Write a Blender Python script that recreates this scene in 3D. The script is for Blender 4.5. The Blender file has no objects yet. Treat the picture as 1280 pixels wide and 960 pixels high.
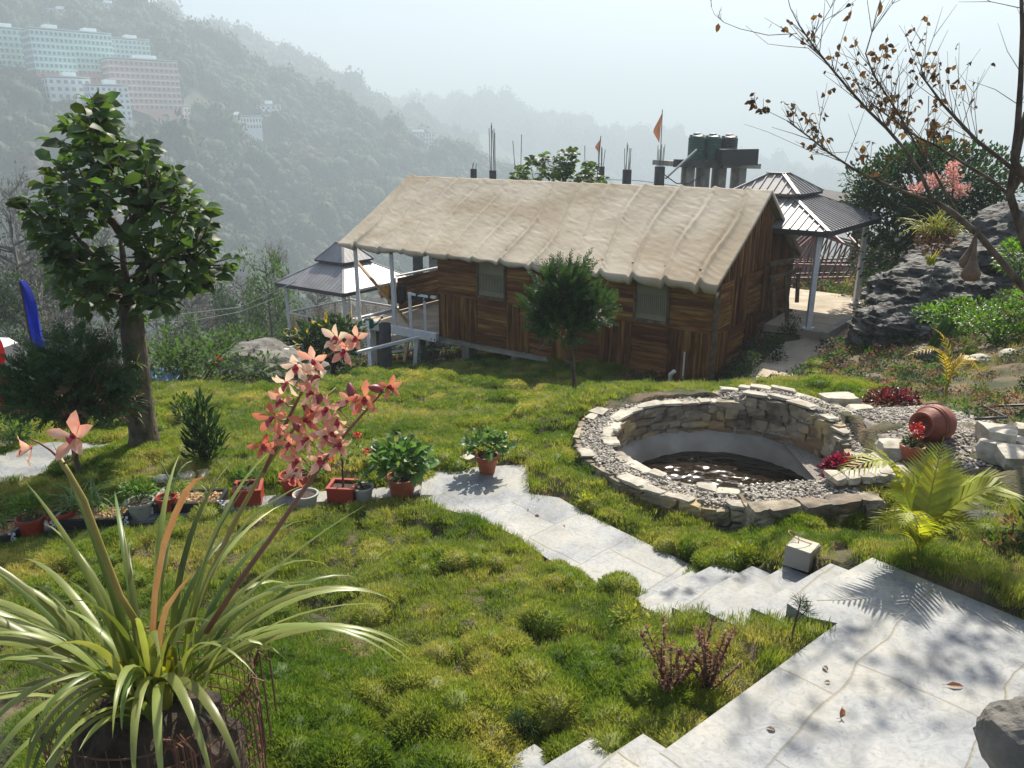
import bpy, math, random
import numpy as np
from mathutils import Vector, Matrix
R=math.radians
random.seed(7); rng=np.random.default_rng(7)
sc=bpy.context.scene
COL=sc.collection
# ---------------------------------------------------------------- camera
PITCH=R(18); CS,SN=math.cos(PITCH),math.sin(PITCH); FPX=960.0
cam=bpy.data.cameras.new('camera'); co=bpy.data.objects.new('camera',cam); COL.objects.link(co)
cam.sensor_width=36; cam.lens=36*FPX/1280; cam.clip_start=.05; cam.clip_end=20000
co.location=(0,0,0); co.rotation_euler=(R(90)-PITCH,0,0); sc.camera=co
# ---------------------------------------------------------------- world, sun, exposure
SUN_EL=R(47); SUN_H=(.36,.93)
SUN_AZ=math.atan2(SUN_H[0],SUN_H[1])      # clockwise from +Y
w=bpy.data.worlds.new("World"); sc.world=w; w.use_nodes=True
nt=w.node_tree; bg=nt.nodes['Background']
sky=nt.nodes.new('ShaderNodeTexSky'); sky.sky_type='NISHITA'; sky.sun_disc=False
sky.sun_elevation=SUN_EL; sky.sun_rotation=SUN_AZ; sky.altitude=1500
sky.air_density=.9; sky.dust_density=7.0; sky.ozone_density=1.0
nt.links.new(sky.outputs[0],bg.inputs[0]); bg.inputs[1].default_value=.092
sl=bpy.data.lights.new('sun','SUN'); so=bpy.data.objects.new('sun',sl); COL.objects.link(so)
sl.energy=5; sl.angle=R(.6); sl.color=(1,.93,.80)
hs=math.hypot(*SUN_H)
sdir=Vector((SUN_H[0]/hs*math.cos(SUN_EL),SUN_H[1]/hs*math.cos(SUN_EL),math.sin(SUN_EL)))
so.rotation_euler=sdir.to_track_quat('Z','Y').to_euler(); so.location=(0,0,60)
vs=sc.view_settings; sc.display_settings.display_device='sRGB'
vs.view_transform='Standard'; vs.look='None'; vs.exposure=1.0; vs.gamma=1; vs.use_curve_mapping=False
cy=sc.cycles; cy.max_bounces=6; cy.transparent_max_bounces=8; cy.volume_bounces=1
cy.diffuse_bounces=3; cy.glossy_bounces=2; cy.transmission_bounces=3
cy.use_denoising=True; cy.sample_clamp_indirect=6; cy.caustics_reflective=False; cy.caustics_refractive=False
# ---------------------------------------------------------------- pixel helpers (photo 1280x960, camera at the origin)
def ray(px,py):
    u=(px-640)/FPX; v=(480-py)/FPX
    return np.array([u,CS+v*SN,-SN+v*CS])
def PD(px,py,drop):
    d=ray(px,py); return Vector(d*(-drop/d[2]))
def PY(px,py,Y):
    d=ray(px,py); return Vector(d*(Y/d[1]))
# ---------------------------------------------------------------- numpy noise
def _h(ix,iy,iz,s):
    n=(ix.astype(np.int64)*73856093)^(iy.astype(np.int64)*19349663)^(iz.astype(np.int64)*83492791)^(s*2654435761)
    n=(n^(n>>13))*1274126177; n=n&0x7fffffff; n=(n^(n>>16))*668265263&0x7fffffff
    return (n%100003)/100003.0
def vnoise(x,y,z=0.0,s=0):
    x=np.asarray(x,float); y=np.asarray(y,float)+0*x; z=np.asarray(z,float)+0*x
    ix,iy,iz=np.floor(x),np.floor(y),np.floor(z); fx,fy,fz=x-ix,y-iy,z-iz
    fx,fy,fz=[f*f*(3-2*f) for f in (fx,fy,fz)]
    def c(a,b,d): return _h(ix+a,iy+b,iz+d,s)
    a=c(0,0,0)*(1-fx)+c(1,0,0)*fx; b=c(0,1,0)*(1-fx)+c(1,1,0)*fx
    d=c(0,0,1)*(1-fx)+c(1,0,1)*fx; e=c(0,1,1)*(1-fx)+c(1,1,1)*fx
    return (a*(1-fy)+b*fy)*(1-fz)+(d*(1-fy)+e*fy)*fz
def fbm(x,y,z=0.0,o=4,s=0):
    r=0; a=.5; t=0
    for k in range(o):
        r=r+a*vnoise(np.asarray(x)*2**k,np.asarray(y)*2**k,np.asarray(z)*2**k,s+k); t+=a; a*=.5
    return r/t*2-1
def bumps(x,y,cell,s=0):
    """rounded hummocks: 0..1"""
    x=np.asarray(x,float)/cell; y=np.asarray(y,float)/cell
    ix,iy=np.floor(x),np.floor(y); out=np.zeros_like(x)
    for a in (-1,0,1):
        for b in (-1,0,1):
            cx=ix+a; cyy=iy+b; z=np.zeros_like(cx)
            jx=cx+.15+.7*_h(cx,cyy,z,s); jy=cyy+.15+.7*_h(cx,cyy,z,s+1)
            r=.45+.45*_h(cx,cyy,z,s+2); am=.45+.55*_h(cx,cyy,z,s+3)
            d2=((x-jx)**2+(y-jy)**2)/r**2
            out=np.maximum(out,am*np.clip(1-d2,0,1)**.6)
    return out
# ---------------------------------------------------------------- mesh builder
ORG={}
class MB:
    def __init__(s): s.V=[]; s.L=[]; s.C=[]; s.n=0
    def add(s,v,f):
        v=np.asarray([tuple(p) for p in v],float) if not isinstance(v,np.ndarray) else v
        s.V.append(v); s.L.append(np.concatenate([np.asarray(q) for q in f])+s.n); s.C.append(np.array([len(q) for q in f])); s.n+=len(v); return s
    def inst(s,T,loc,M):
        v,f=T; v=np.asarray(v,float); loc=np.asarray(loc,float); n=len(loc)
        if n==0: return s
        W=np.einsum('nij,kj->nki',M,v)+loc[:,None,:]
        l=np.concatenate([np.asarray(q) for q in f]); c=np.array([len(q) for q in f])
        s.V.append(W.reshape(-1,3)); s.L.append((l[None,:]+(np.arange(n)*len(v))[:,None]).ravel()+s.n)
        s.C.append(np.tile(c,n)); s.n+=n*len(v); return s
    def box(s,c,sz,ax=None,tap=1,jit=0):
        c=np.array(c,float); h=np.array(sz,float)/2
        A=np.eye(3) if ax is None else np.array([tuple(a) for a in ax],float)
        vs=[]
        for z in (-1,1):
            for x,y in ((-1,-1),(1,-1),(1,1),(-1,1)):
                k=tap if z>0 else 1
                q=np.array([x*h[0]*k,y*h[1]*k,z*h[2]])
                if jit: q=q+np.random.default_rng(int(abs(c.sum()*7919+x*3+y*5+z*7)*1000)%99991).uniform(-jit,jit,3)
                vs.append(c+q@A)
        return s.add(np.array(vs),[(0,3,2,1),(4,5,6,7),(0,1,5,4),(1,2,6,5),(2,3,7,6),(3,0,4,7)])
    def bar(s,a,b,wd,ht=None,up=(0,0,1)):
        a=Vector(a); b=Vector(b); d=(b-a); L=d.length; d.normalize(); ht=ht or wd
        up=Vector(up)
        if abs(d.dot(up))>.98: up=Vector((0,1,0)) if abs(d.y)<.9 else Vector((1,0,0))
        x=d.cross(up).normalized(); z=x.cross(d)
        return s.box((a+b)/2,(wd,L,ht),(x,d,z))
    def tube(s,pts,rad,n=8,cap=True):
        P=[Vector(p) for p in pts]; m=len(P)
        if not hasattr(rad,'__len__'): rad=[rad]*m
        vs=[]; t0=(P[1]-P[0]).normalized(); up=Vector((0,0,1)) if abs(t0.z)<.9 else Vector((1,0,0))
        x=t0.cross(up).normalized()
        for i in range(m):
            t=(P[min(i+1,m-1)]-P[max(i-1,0)]).normalized()
            x=(x-t*x.dot(t)).normalized(); y=t.cross(x)
            for k in range(n):
                a=2*math.pi*k/n; vs.append(P[i]+(x*math.cos(a)+y*math.sin(a))*rad[i])
        f=[(i*n+k,i*n+(k+1)%n,(i+1)*n+(k+1)%n,(i+1)*n+k) for i in range(m-1) for k in range(n)]
        if cap: f+=[tuple(range(n))[::-1],tuple((m-1)*n+k for k in range(n))]
        return s.add(vs,f)
    def lathe(s,c,prof,n=24,ax=None,cap=False):
        A=np.eye(3) if ax is None else np.array([tuple(a) for a in ax],float); c=np.array(c,float)
        vs=[]
        for r,z in prof:
            for k in range(n):
                a=2*math.pi*k/n; vs.append(c+np.array([r*math.cos(a),r*math.sin(a),z])@A)
        m=len(prof); f=[(i*n+k,i*n+(k+1)%n,(i+1)*n+(k+1)%n,(i+1)*n+k) for i in range(m-1) for k in range(n)]
        if cap: f+=[tuple(range(n))[::-1],tuple((m-1)*n+k for k in range(n))]
        return s.add(np.array(vs),f)
    def prism(s,poly,z0,z1):
        """poly: list of (x,y); z0/z1 scalars or per-vertex lists (bottom, top)"""
        n=len(poly); z0=z0 if hasattr(z0,'__len__') else [z0]*n; z1=z1 if hasattr(z1,'__len__') else [z1]*n
        ar=sum(poly[i][0]*poly[(i+1)%n][1]-poly[(i+1)%n][0]*poly[i][1] for i in range(n))
        if ar<0: poly=poly[::-1]; z0=list(z0)[::-1]; z1=list(z1)[::-1]
        v=[(p[0],p[1],z) for p,z in zip(poly,z0)]+[(p[0],p[1],z) for p,z in zip(poly,z1)]
        f=[tuple(range(n))[::-1],tuple(range(n,2*n))]+[(i,(i+1)%n,n+(i+1)%n,n+i) for i in range(n)]
        return s.add(v,f)
    def grid(s,P):
        """P: array (a,b,3)"""
        a,b,_=P.shape; i=np.arange(a-1)[:,None]*b+np.arange(b-1)[None,:]
        q=np.stack([i,i+1,i+b+1,i+b],-1).reshape(-1,4)
        s.V.append(P.reshape(-1,3)); s.L.append(q.ravel()+s.n); s.C.append(np.full(len(q),4)); s.n+=a*b; return s
    def build(s,name,mat,parent=None,smooth=False,base=None):
        V=np.concatenate(s.V); L=np.concatenate(s.L).astype(np.int32); C=np.concatenate(s.C).astype(np.int32)
        if parent is not None: o0=np.array(ORG[parent.name])
        elif base is not None: o0=np.array(tuple(base),float)
        else: o0=np.array([V[:,0].mean(),V[:,1].mean(),V[:,2].min()])
        me=bpy.data.meshes.new(name); V=V-o0
        me.vertices.add(len(V)); me.vertices.foreach_set('co',V.astype(np.float32).ravel())
        me.loops.add(len(L)); me.loops.foreach_set('vertex_index',L)
        me.polygons.add(len(C)); me.polygons.foreach_set('loop_start',np.concatenate([[0],np.cumsum(C)[:-1]]).astype(np.int32))
        me.polygons.foreach_set('loop_total',C)
        me.polygons.foreach_set('use_smooth',np.full(len(C),bool(smooth)))
        me.update(calc_edges=True); me.validate()
        me.materials.append(mat)
        o=bpy.data.objects.new(name,me); COL.objects.link(o)
        if parent is not None: o.parent=parent
        else: o.location=o0
        ORG[o.name]=tuple(o0); return o
def tag(o,label=None,cat=None,group=None,kind=None):
    if label: o['label']=label
    if cat: o['category']=cat
    if group: o['group']=group
    if kind: o['kind']=kind
    return o
def thing(name,loc,label,cat,group=None):
    o=bpy.data.objects.new(name,None); o.empty_display_size=.2; COL.objects.link(o); o.location=loc
    ORG[o.name]=tuple(loc); return tag(o,label,cat,group)
def copy_tree(o,loc=None,rz=None,scl=None,parent=None,label=None):
    c=o.copy(); COL.objects.link(c)
    if parent is not None: c.parent=parent
    if loc is not None: c.location=loc
    if rz is not None: c.rotation_euler=(0,0,rz)
    if scl is not None: c.scale=(scl,)*3 if not hasattr(scl,'__len__') else scl
    if label: c['label']=label
    for ch in list(o.children): copy_tree(ch,parent=c)
    return c
# ---------------------------------------------------------------- templates
def leafT(w=.45,droop=.12,fold=.06):
    v=[(0,0,0),(0,.38,.04),(0,.78,.0),(0,1,-droop),(-w/2,.36,.04+fold),(-w*.36,.74,fold*.6),(w/2,.36,.04+fold),(w*.36,.74,fold*.6)]
    return np.array(v),[(0,1,4),(1,2,5,4),(2,3,5),(0,6,1),(1,6,7,2),(2,7,3)]
def cardT(w=.6): return np.array([(0,0,0),(w/2,.5,.06),(0,1,-.05),(-w/2,.5,.06)]),[(0,1,2,3)]
def triT(w=.12): return np.array([(-w/2,0,0),(w/2,0,0),(0,1,0)]),[(0,1,2)]
LEAF=leafT(); WLEAF=leafT(.6,.2,.08); NLEAF=leafT(.2,.15,.03); CARD=cardT(); TRI=triT(); NEED=cardT(.05)
def frames(d,n,s):
    """d: leaf direction (n,3), n: approx up (n,3), s: sizes (n,) -> matrices mapping local XYZ"""
    d=np.asarray(d,float); n=np.asarray(n,float)
    d=d/np.linalg.norm(d,axis=1,keepdims=True); x=np.cross(d,n); x/= (np.linalg.norm(x,axis=1,keepdims=True)+1e-9); z=np.cross(x,d)
    return np.stack([x,d,z],-1)*np.asarray(s)[:,None,None]
def rdir(n,zlo=-1,zhi=1,r=rng):
    z=r.uniform(zlo,zhi,n); a=r.uniform(0,2*np.pi,n); q=np.sqrt(1-z*z); return np.stack([q*np.cos(a),q*np.sin(a),z],-1)
def ico(sub=2):
    import bmesh
    bm=bmesh.new(); bmesh.ops.create_icosphere(bm,subdivisions=sub,radius=1)
    v=np.array([tuple(q.co) for q in bm.verts]); f=[tuple(x.index for x in q.verts) for q in bm.faces]; bm.free(); return v,f
ICO1,ICO2,ICO3,ICO4=ico(1),ico(2),ico(3),ico(4)
# ---------------------------------------------------------------- materials
def rgb(c): return (c[0],c[1],c[2],1)
def mat(name,c1,c2=None,scale=3,rough=.8,bump=0,bscale=20,island=0,trans=0,metal=0,spec=.5,c3=None,s3=.7,stretch=None,coat=0,det=5,ramp=(.35,.65),bdist=.02,tcol=None):
    m=bpy.data.materials.new(name); m.use_nodes=True; t=m.node_tree; N=t.nodes; K=t.links
    b=N['Principled BSDF']; b.inputs['Roughness'].default_value=rough; b.inputs['Metallic'].default_value=metal
    b.inputs['Specular IOR Level'].default_value=spec
    if coat: b.inputs['Coat Weight'].default_value=coat
    g=N.new('ShaderNodeNewGeometry'); vec=g.outputs['Position']
    if stretch:
        mp=N.new('ShaderNodeMapping'); mp.inputs['Scale'].default_value=stretch; K.new(vec,mp.inputs[0]); vec=mp.outputs[0]
    col=None
    if c2 is not None:
        no=N.new('ShaderNodeTexNoise'); no.inputs['Scale'].default_value=scale; no.inputs['Detail'].default_value=det; K.new(vec,no.inputs['Vector'])
        r=N.new('ShaderNodeValToRGB'); r.color_ramp.elements[0].position=ramp[0]; r.color_ramp.elements[1].position=ramp[1]
        r.color_ramp.elements[0].color=rgb(c1); r.color_ramp.elements[1].color=rgb(c2); K.new(no.outputs['Fac'],r.inputs[0]); col=r.outputs[0]
        if c3 is not None:
            n3=N.new('ShaderNodeTexNoise'); n3.inputs['Scale'].default_value=s3; n3.inputs['Detail'].default_value=4; K.new(vec,n3.inputs['Vector'])
            mr=N.new('ShaderNodeMapRange'); mr.inputs[1].default_value=.48; mr.inputs[2].default_value=.62; K.new(n3.outputs['Fac'],mr.inputs[0])
            mx=N.new('ShaderNodeMix'); mx.data_type='RGBA'; K.new(mr.outputs[0],mx.inputs[0]); K.new(col,mx.inputs[6]); mx.inputs[7].default_value=rgb(c3); col=mx.outputs[2]
    else:
        v=N.new('ShaderNodeRGB'); v.outputs[0].default_value=rgb(c1); col=v.outputs[0]
    if island:
        hs_=N.new('ShaderNodeHueSaturation'); mr=N.new('ShaderNodeMapRange'); mr.inputs[3].default_value=1-island; mr.inputs[4].default_value=1+island
        K.new(g.outputs['Random Per Island'],mr.inputs[0]); K.new(mr.outputs[0],hs_.inputs['Value'])
        m2=N.new('ShaderNodeMath'); m2.operation='MULTIPLY_ADD'; K.new(g.outputs['Random Per Island'],m2.inputs[0]); m2.inputs[1].default_value=.04*min(1,island*2); m2.inputs[2].default_value=.5-.02*min(1,island*2)
        K.new(m2.outputs[0],hs_.inputs['Hue']); K.new(col,hs_.inputs['Color']); col=hs_.outputs[0]
    K.new(col,b.inputs['Base Color'])
    if bump:
        no=N.new('ShaderNodeTexNoise'); no.inputs['Scale'].default_value=bscale; no.inputs['Detail'].default_value=8; K.new(vec,no.inputs['Vector'])
        bp=N.new('ShaderNodeBump'); bp.inputs['Strength'].default_value=bump; bp.inputs['Distance'].default_value=bdist; K.new(no.outputs['Fac'],bp.inputs['Height']); K.new(bp.outputs[0],b.inputs['Normal'])
    if trans:
        tr=N.new('ShaderNodeBsdfTranslucent'); mx=N.new('ShaderNodeMixShader'); mx.inputs[0].default_value=trans
        if tcol:
            mc=N.new('ShaderNodeMix'); mc.data_type='RGBA'; mc.blend_type='MULTIPLY'; mc.inputs[0].default_value=1; K.new(col,mc.inputs[6]); mc.inputs[7].default_value=rgb(tcol); K.new(mc.outputs[2],tr.inputs[0])
        else: K.new(col,tr.inputs[0])
        K.new(b.outputs[0],mx.inputs[1]); K.new(tr.outputs[0],mx.inputs[2]); K.new(mx.outputs[0],N['Material Output'].inputs[0])
    return m
M={}
M['canvas']=mat('canvas',(.405,.345,.26),(.485,.42,.325),1.2,.9,.35,60,bdist=.015,c3=(.36,.29,.20),s3=.5)
M['canvas_in']=mat('window_canvas',(.19,.17,.12),(.24,.22,.15),3,.9)
M['woodH']=mat('wood_horizontal',(.045,.017,.006),(.22,.092,.03),7,.75,.5,14,spec=.15,island=.45,stretch=(.5,.5,7),c3=(.26,.12,.045),s3=2,ramp=(.25,.75))
M['woodV']=mat('wood_vertical',(.04,.015,.005),(.19,.078,.025),7,.75,.5,14,spec=.15,island=.45,stretch=(5,5,.5),c3=(.22,.10,.036),s3=2,ramp=(.25,.75))
M['wood_old']=mat('weathered_timber',(.07,.045,.028),(.16,.11,.065),8,.85,.3,20)
M['wood_new']=mat('pale_timber',(.36,.24,.12),(.46,.32,.17),8,.7)
M['dark']=mat('dark_void',(.015,.012,.01),None,rough=.9)
M['white']=mat('white_paint',(.62,.63,.66),(.72,.72,.73),6,.45)
M['concrete']=mat('concrete',(.28,.26,.23),(.40,.37,.32),3,.9,.3,25,c3=(.22,.20,.17),s3=1)
M['pathc']=mat('sandy_concrete',(.40,.34,.26),(.55,.47,.36),2.5,.95,.4,40,c3=(.33,.28,.21),s3=.9)
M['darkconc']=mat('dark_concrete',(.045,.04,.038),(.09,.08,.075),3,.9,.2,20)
M['roofmetal']=mat('grey_metal_sheet',(.22,.215,.22),(.30,.29,.29),1.5,.5,metal=.2)
M['roofdark']=mat('dark_trim',(.05,.045,.045),None,rough=.6)
M['greytrim']=mat('grey_trim',(.25,.25,.26),None,rough=.5)
M['maroon']=mat('maroon_steel',(.13,.05,.05),(.20,.09,.08),3,.45)
M['maroonl']=mat('maroon_rail',(.30,.17,.16),None,rough=.5)
M['terra']=mat('terracotta',(.30,.075,.04),(.40,.12,.06),8,.55,.1,30)
M['redpot']=mat('red_plastic',(.30,.035,.02),(.36,.05,.03),6,.5)
M['jar']=mat('clay_jar',(.20,.055,.035),(.30,.09,.055),4,.6,.15,40)
M['greypot']=mat('grey_pot',(.28,.28,.25),(.40,.39,.35),6,.7)
M['blackp']=mat('black_plastic',(.012,.012,.014),(.03,.03,.035),6,.4)
M['chips']=mat('wood_chips',(.42,.26,.13),(.62,.44,.26),40,.9,.5,90,island=.3)
M['soil']=mat('soil',(.035,.024,.018),(.08,.055,.04),30,.95,.6,50)
M['stone']=mat('dry_stone',(.13,.105,.075),(.33,.28,.21),6,.9,.5,30,island=.35,c3=(.36,.26,.14),s3=1.7)
M['stonetop']=mat('coping_stone',(.30,.27,.21),(.50,.46,.38),8,.85,.35,40,island=.15)
M['gravel']=mat('gravel',(.22,.19,.16),(.48,.44,.38),40,.9,.3,60,island=.45)
M['rock']=mat('dark_rock',(.012,.012,.012),(.065,.062,.058),2.5,.75,1,9,c3=(.12,.115,.105),s3=4,stretch=(1,1,2.2),bdist=.08)
M['rockg']=mat('grey_rock',(.075,.07,.062),(.21,.195,.17),4,.85,.7,16,c3=(.14,.125,.105),s3=2,bdist=.04)
M['bark']=mat('bark',(.04,.03,.022),(.15,.115,.08),9,.9,.7,30,stretch=(1,1,.5))
M['barkd']=mat('dark_bark',(.05,.035,.025),(.12,.085,.06),9,.9,.5,30)
M['barkg']=mat('grey_bark',(.10,.09,.08),(.20,.18,.16),5,.9)
def leafm(n,c,tr=.4,island=.35,rough=.45,tc=None,spec=.5): return mat(n,c,tuple(min(1,k*1.6) for k in c),1.5,rough,island=island,trans=tr,tcol=tc,spec=spec)
M['l_big']=leafm('glossy_leaf',(.045,.075,.022),.42,.5,.5,(1.5,1.6,.7))
M['l_dark']=leafm('dark_foliage',(.022,.044,.016),.3,.4,.62,(1.6,1.8,.8),.35)
M['l_mid']=leafm('green_foliage',(.045,.085,.022),.4,.4,.65,(1.8,1.9,.7),.3)
M['l_bright']=leafm('bright_foliage',(.065,.13,.02),.45,.35,.4,(2,2,.6))
M['l_yel']=leafm('yellow_green_leaf',(.22,.24,.03),.45,.3,.5,(1.6,1.5,.5))
M['l_yellow']=leafm('yellow_leaf',(.50,.34,.03),.45,.25,.5)
M['l_brown']=leafm('brown_leaf',(.14,.08,.06),.4,.4,.6,(1.8,1.4,.8))
M['l_rust']=leafm('rusty_leaf',(.22,.10,.05),.3,.3,.7)
M['l_autumn']=leafm('autumn_leaf',(.075,.045,.018),.4,.6,.55,(1.6,1.3,.7))
M['l_croton']=leafm('croton_leaf',(.05,.01,.015),.3,.6,.35,(2.2,1,1))
M['l_crotonr']=leafm('red_croton_leaf',(.22,.012,.04),.35,.4,.4)
M['l_pothos']=leafm('pothos_leaf',(.09,.16,.05),.4,.3,.4,(1.6,1.7,.8))
M['l_grey']=leafm('grey_foliage',(.085,.085,.06),.3,.4,.7)
M['l_orchid']=mat('orchid_leaf',(.17,.21,.05),(.30,.34,.11),4,.36,island=.35,trans=.4,tcol=(1.4,1.3,.6))
M['l_strap']=mat('dark_strap_leaf',(.08,.14,.04),(.17,.25,.09),4,.4,island=.3,trans=.4,tcol=(1.6,1.7,.8))
M['conif']=leafm('conifer_foliage',(.036,.07,.024),.25,.4,.6,(1.5,1.6,.9))
M['conifb']=leafm('browned_conifer',(.16,.075,.04),.2,.3,.7)
M['red']=leafm('red_petal',(.55,.02,.015),.3,.2)
M['pink']=leafm('pink_blossom',(.52,.26,.22),.35,.25)
# ---------------------------------------------------------------- terrain height
CP=[]  # control points x,y,z
def c_px(l):
    for px,py,d in l: CP.append(tuple(PD(px,py,d)))
c_px([(740,925,3.2),(640,955,3.25),(400,960,3.2),(100,960,3.32),(835,890,3.0),(1020,792,2.78),(1000,778,2.80),(975,768,2.88),(940,768,3.0),(895,768,3.14),(855,770,3.30),
 (800,748,3.42),(720,725,3.44),(600,650,3.47),(530,630,3.5),(400,640,3.54),(200,655,3.6),(20,675,3.68),(400,780,3.42),(650,800,3.28),(200,800,3.5),(900,860,3.0),
 (550,590,3.62),(300,600,3.68),(100,625,3.75),(655,600,3.46),(700,640,3.46),(640,585,3.52),
 (180,565,4.04),(100,580,4.06),(0,600,4.12),(20,545,4.75),(240,500,4.6),(330,480,5.25),(220,470,5.1),(450,520,4.55),(400,480,5.8),
 (600,520,4.65),(560,555,3.95),(700,545,3.5),(720,495,3.38),(840,486,3.42),(760,600,3.62),(820,650,3.55),(900,672,3.55),(1000,676,3.50),
 (900,692,3.46),(1000,692,3.18),(1070,690,2.88),(1150,700,2.82),(1250,755,2.7),(1200,620,3.08),(1230,650,3.0),(1100,620,3.3),
 (1200,560,3.02),(1150,520,3.2),(1100,500,3.4),(1000,480,3.6),(1280,600,2.75),(1280,520,2.95),(1230,470,3.35),(1280,440,3.2),(1180,440,3.75),(1100,450,4.3),(1050,450,4.55),
 (1000,470,4.9),(940,480,5.25),(660,460,5.85),(550,468,6.4),(790,480,5.5),(860,480,5.35),(1090,420,4.6)])
CP+=[(4.2,6.9,-3.12),(4.7,6.3,-3.08),(4.0,7.6,-3.15),(4.9,7.6,-3.02),(.15,2.95,-3.2),(-.2,2.6,-3.25),(.4,2.4,-3.25),(.6,11.4,-4.2),(2.6,12.2,-4.55),(-.5,9.4,-4.0),(.75,9.7,-3.36),(.35,8.9,-3.5),(2.0,5.85,-3.58),(3.1,5.95,-3.54),(7.1,18.5,-4.72),(9.8,21.8,-4.8),(4.5,20.5,-5.5),(0,23,-6.9),(-3,25,-7.4),(-6,20,-6.4),(-10,16,-5.9),(-9,10,-4.7),(-12,6,-4.9),
 (-20,38,-14),(-8,38,-12),(2,38,-10),(20,38,-7),(-22,22,-9.5),(-22,5,-7),(11,16,-3.0),(14,12,-1.6),(9,8,-2.3),(22,20,-2),(22,5,-.3),(6,0,-2.2),(-6,0,-3.7),(0,-3,-3),(-20,-3,-5.5),(22,-3,-1),(4,1.5,-2.75),(12,26,-4.8),(-15,30,-10)]
CP=np.array(CP)
def _tps(r2): return .5*r2*np.log(r2+1e-9)
_n=len(CP); _A=np.zeros((_n+3,_n+3)); _d2=((CP[:,None,:2]-CP[None,:,:2])**2).sum(-1)
_A[:_n,:_n]=_tps(_d2)+np.eye(_n)*.06; _A[:_n,_n]=1; _A[:_n,_n+1:]=CP[:,:2]; _A[_n,:_n]=1; _A[_n+1:,:_n]=CP[:,:2].T
_W=np.linalg.solve(_A,np.concatenate([CP[:,2],[0,0,0]]))
def Zbase(x,y):
    x=np.asarray(x,float); y=np.asarray(y,float); sh=x.shape; xf=x.ravel(); yf=y.ravel(); out=np.zeros(len(xf))
    for i in range(0,len(xf),20000):
        a=xf[i:i+20000]; b=yf[i:i+20000]
        out[i:i+20000]=_tps((a[:,None]-CP[None,:,0])**2+(b[:,None]-CP[None,:,1])**2)@_W[:_n]+_W[_n]+a*_W[_n+1]+b*_W[_n+2]
    return out.reshape(sh)
def inpoly(x,y,poly):
    x=np.asarray(x); y=np.asarray(y); ins=np.zeros(x.shape,bool); n=len(poly)
    for i in range(n):
        x0,y0=poly[i][:2]; x1,y1=poly[(i+1)%n][:2]
        c=((y0>y)!=(y1>y)); xx=(x1-x0)*(y-y0)/(y1-y0+1e-12)+x0
        ins^=c&(x<xx)
    return ins
def pdist(x,y,poly,closed=True):
    d=np.full(np.shape(x),1e9); n=len(poly)
    for i in range(n if closed else n-1):
        a=np.array(poly[i][:2]); b=np.array(poly[(i+1)%n][:2]); e=b-a; L=max((e**2).sum(),1e-9)
        t=np.clip(((x-a[0])*e[0]+(y-a[1])*e[1])/L,0,1)
        d=np.minimum(d,np.hypot(x-a[0]-t*e[0],y-a[1]-t*e[1]))
    return d
# paving polygons (photo corners projected on their levels)
def pp(l,drop): return [tuple(PD(a,b,drop))[:2] for a,b in l]
LAND=2.7
w_=np.array([-.80,-.60]); s_=np.array([-.70,.71])
pA=np.array(PD(1090,697,LAND)[:2]); pD=np.array(PD(1290,779,LAND)[:2]); pB=np.array(PD(1047,779,LAND)[:2]); pC=np.array(PD(835,934,LAND)[:2])
landing=[tuple(pA),tuple(PD(984,754,LAND))[:2],tuple(PD(1010,771,LAND))[:2],tuple(pB),tuple(pC),tuple(pC+w_*1.8),tuple(pC+w_*1.8-s_*3.2),(5.0,.2),tuple(pD+(pD-pA)*.9)]
steps1=[];  lv=LAND
notch=[(1050,706),(1013,716),(966,716),(919,716),(880,716)]
peaks=[(1038,704),(982,707.5),(940,707.5),(896,704),(868,712)]
near=[(1024,776),(992,769),(938,761),(884,755),(838,750)]
for k in range(5):
    d=LAND+.125*(k+1); pk=np.array(PD(*peaks[k],d)[:2])
    L=.88+.02*(k%2); steps1.append((d,[tuple(pk),tuple(pk+w_*L),tuple(pk+w_*L-s_*.42),tuple(pk-s_*.42)]))
steps2=[]
for k,(a,b) in enumerate([(804,917),(740,921),(668,930)]):
    d=LAND+.13*(k+1); pk=np.array(PD(a,b,d)[:2]); steps2.append((d,[tuple(pk),tuple(pk+w_*1.5),tuple(pk+w_*1.5-s_*.7),tuple(pk-s_*.7)]))
PATHD=3.42
path1=pp([(874,711),(796,673),(740,646),(699,622),(662,617),(660,580),(545,587),(528,600),(524,628),(600,648),(640,668),(690,702),(722,725),(803,746),(846,757)],PATHD)
kerb=[PD(535,612,3.47),PD(470,620,3.5),PD(380,625,3.53),PD(290,634,3.56),PD(200,645,3.6),PD(100,655,3.66),PD(0,668,3.72),PD(-140,690,3.82)]
path2=pp([(166,549),(60,553),(-60,580),(-200,640),(-60,655),(0,628),(40,612),(100,595),(140,580),(163,567)],4.02)
path2b=pp([(165,549),(120,552),(100,540),(60,500),(95,500),(130,535)],4.25)
cpath=pp([(925,480),(1003,480),(1075,428),(1078,400),(1058,405),(1000,424),(975,430)],4.9)
POND=np.array([2.42,8.02])
ce1=np.array([-.817,.577]); ce2=np.array([.579,.815]); H0=np.array([4.42,16.5])
hut=[tuple(H0+ce1*t+ce2*s) for t,s in ((0,0),(8,0),(8,5.3),(0,5.3))]
gz=[tuple(np.array([7.0,18.1])+np.array([.64,.77])*a+np.array([-.77,.64])*b) for a,b in ((0,-.3),(5.2,-.3),(5.2,4.4),(0,4.4))]
CP2=[tuple(PD(a,b,d))[:2] for a,b,d in ((926,480,5.1),(985,482,5.08),(1030,450,4.95),(1078,425,4.75),(1092,395,4.62),(1062,388,4.70),(1040,400,4.76),(1003,424,4.86),(977,428,4.95))]
EXC=[landing,CP2,path1,path2]+[s[1] for s in steps1+steps2]
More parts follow.
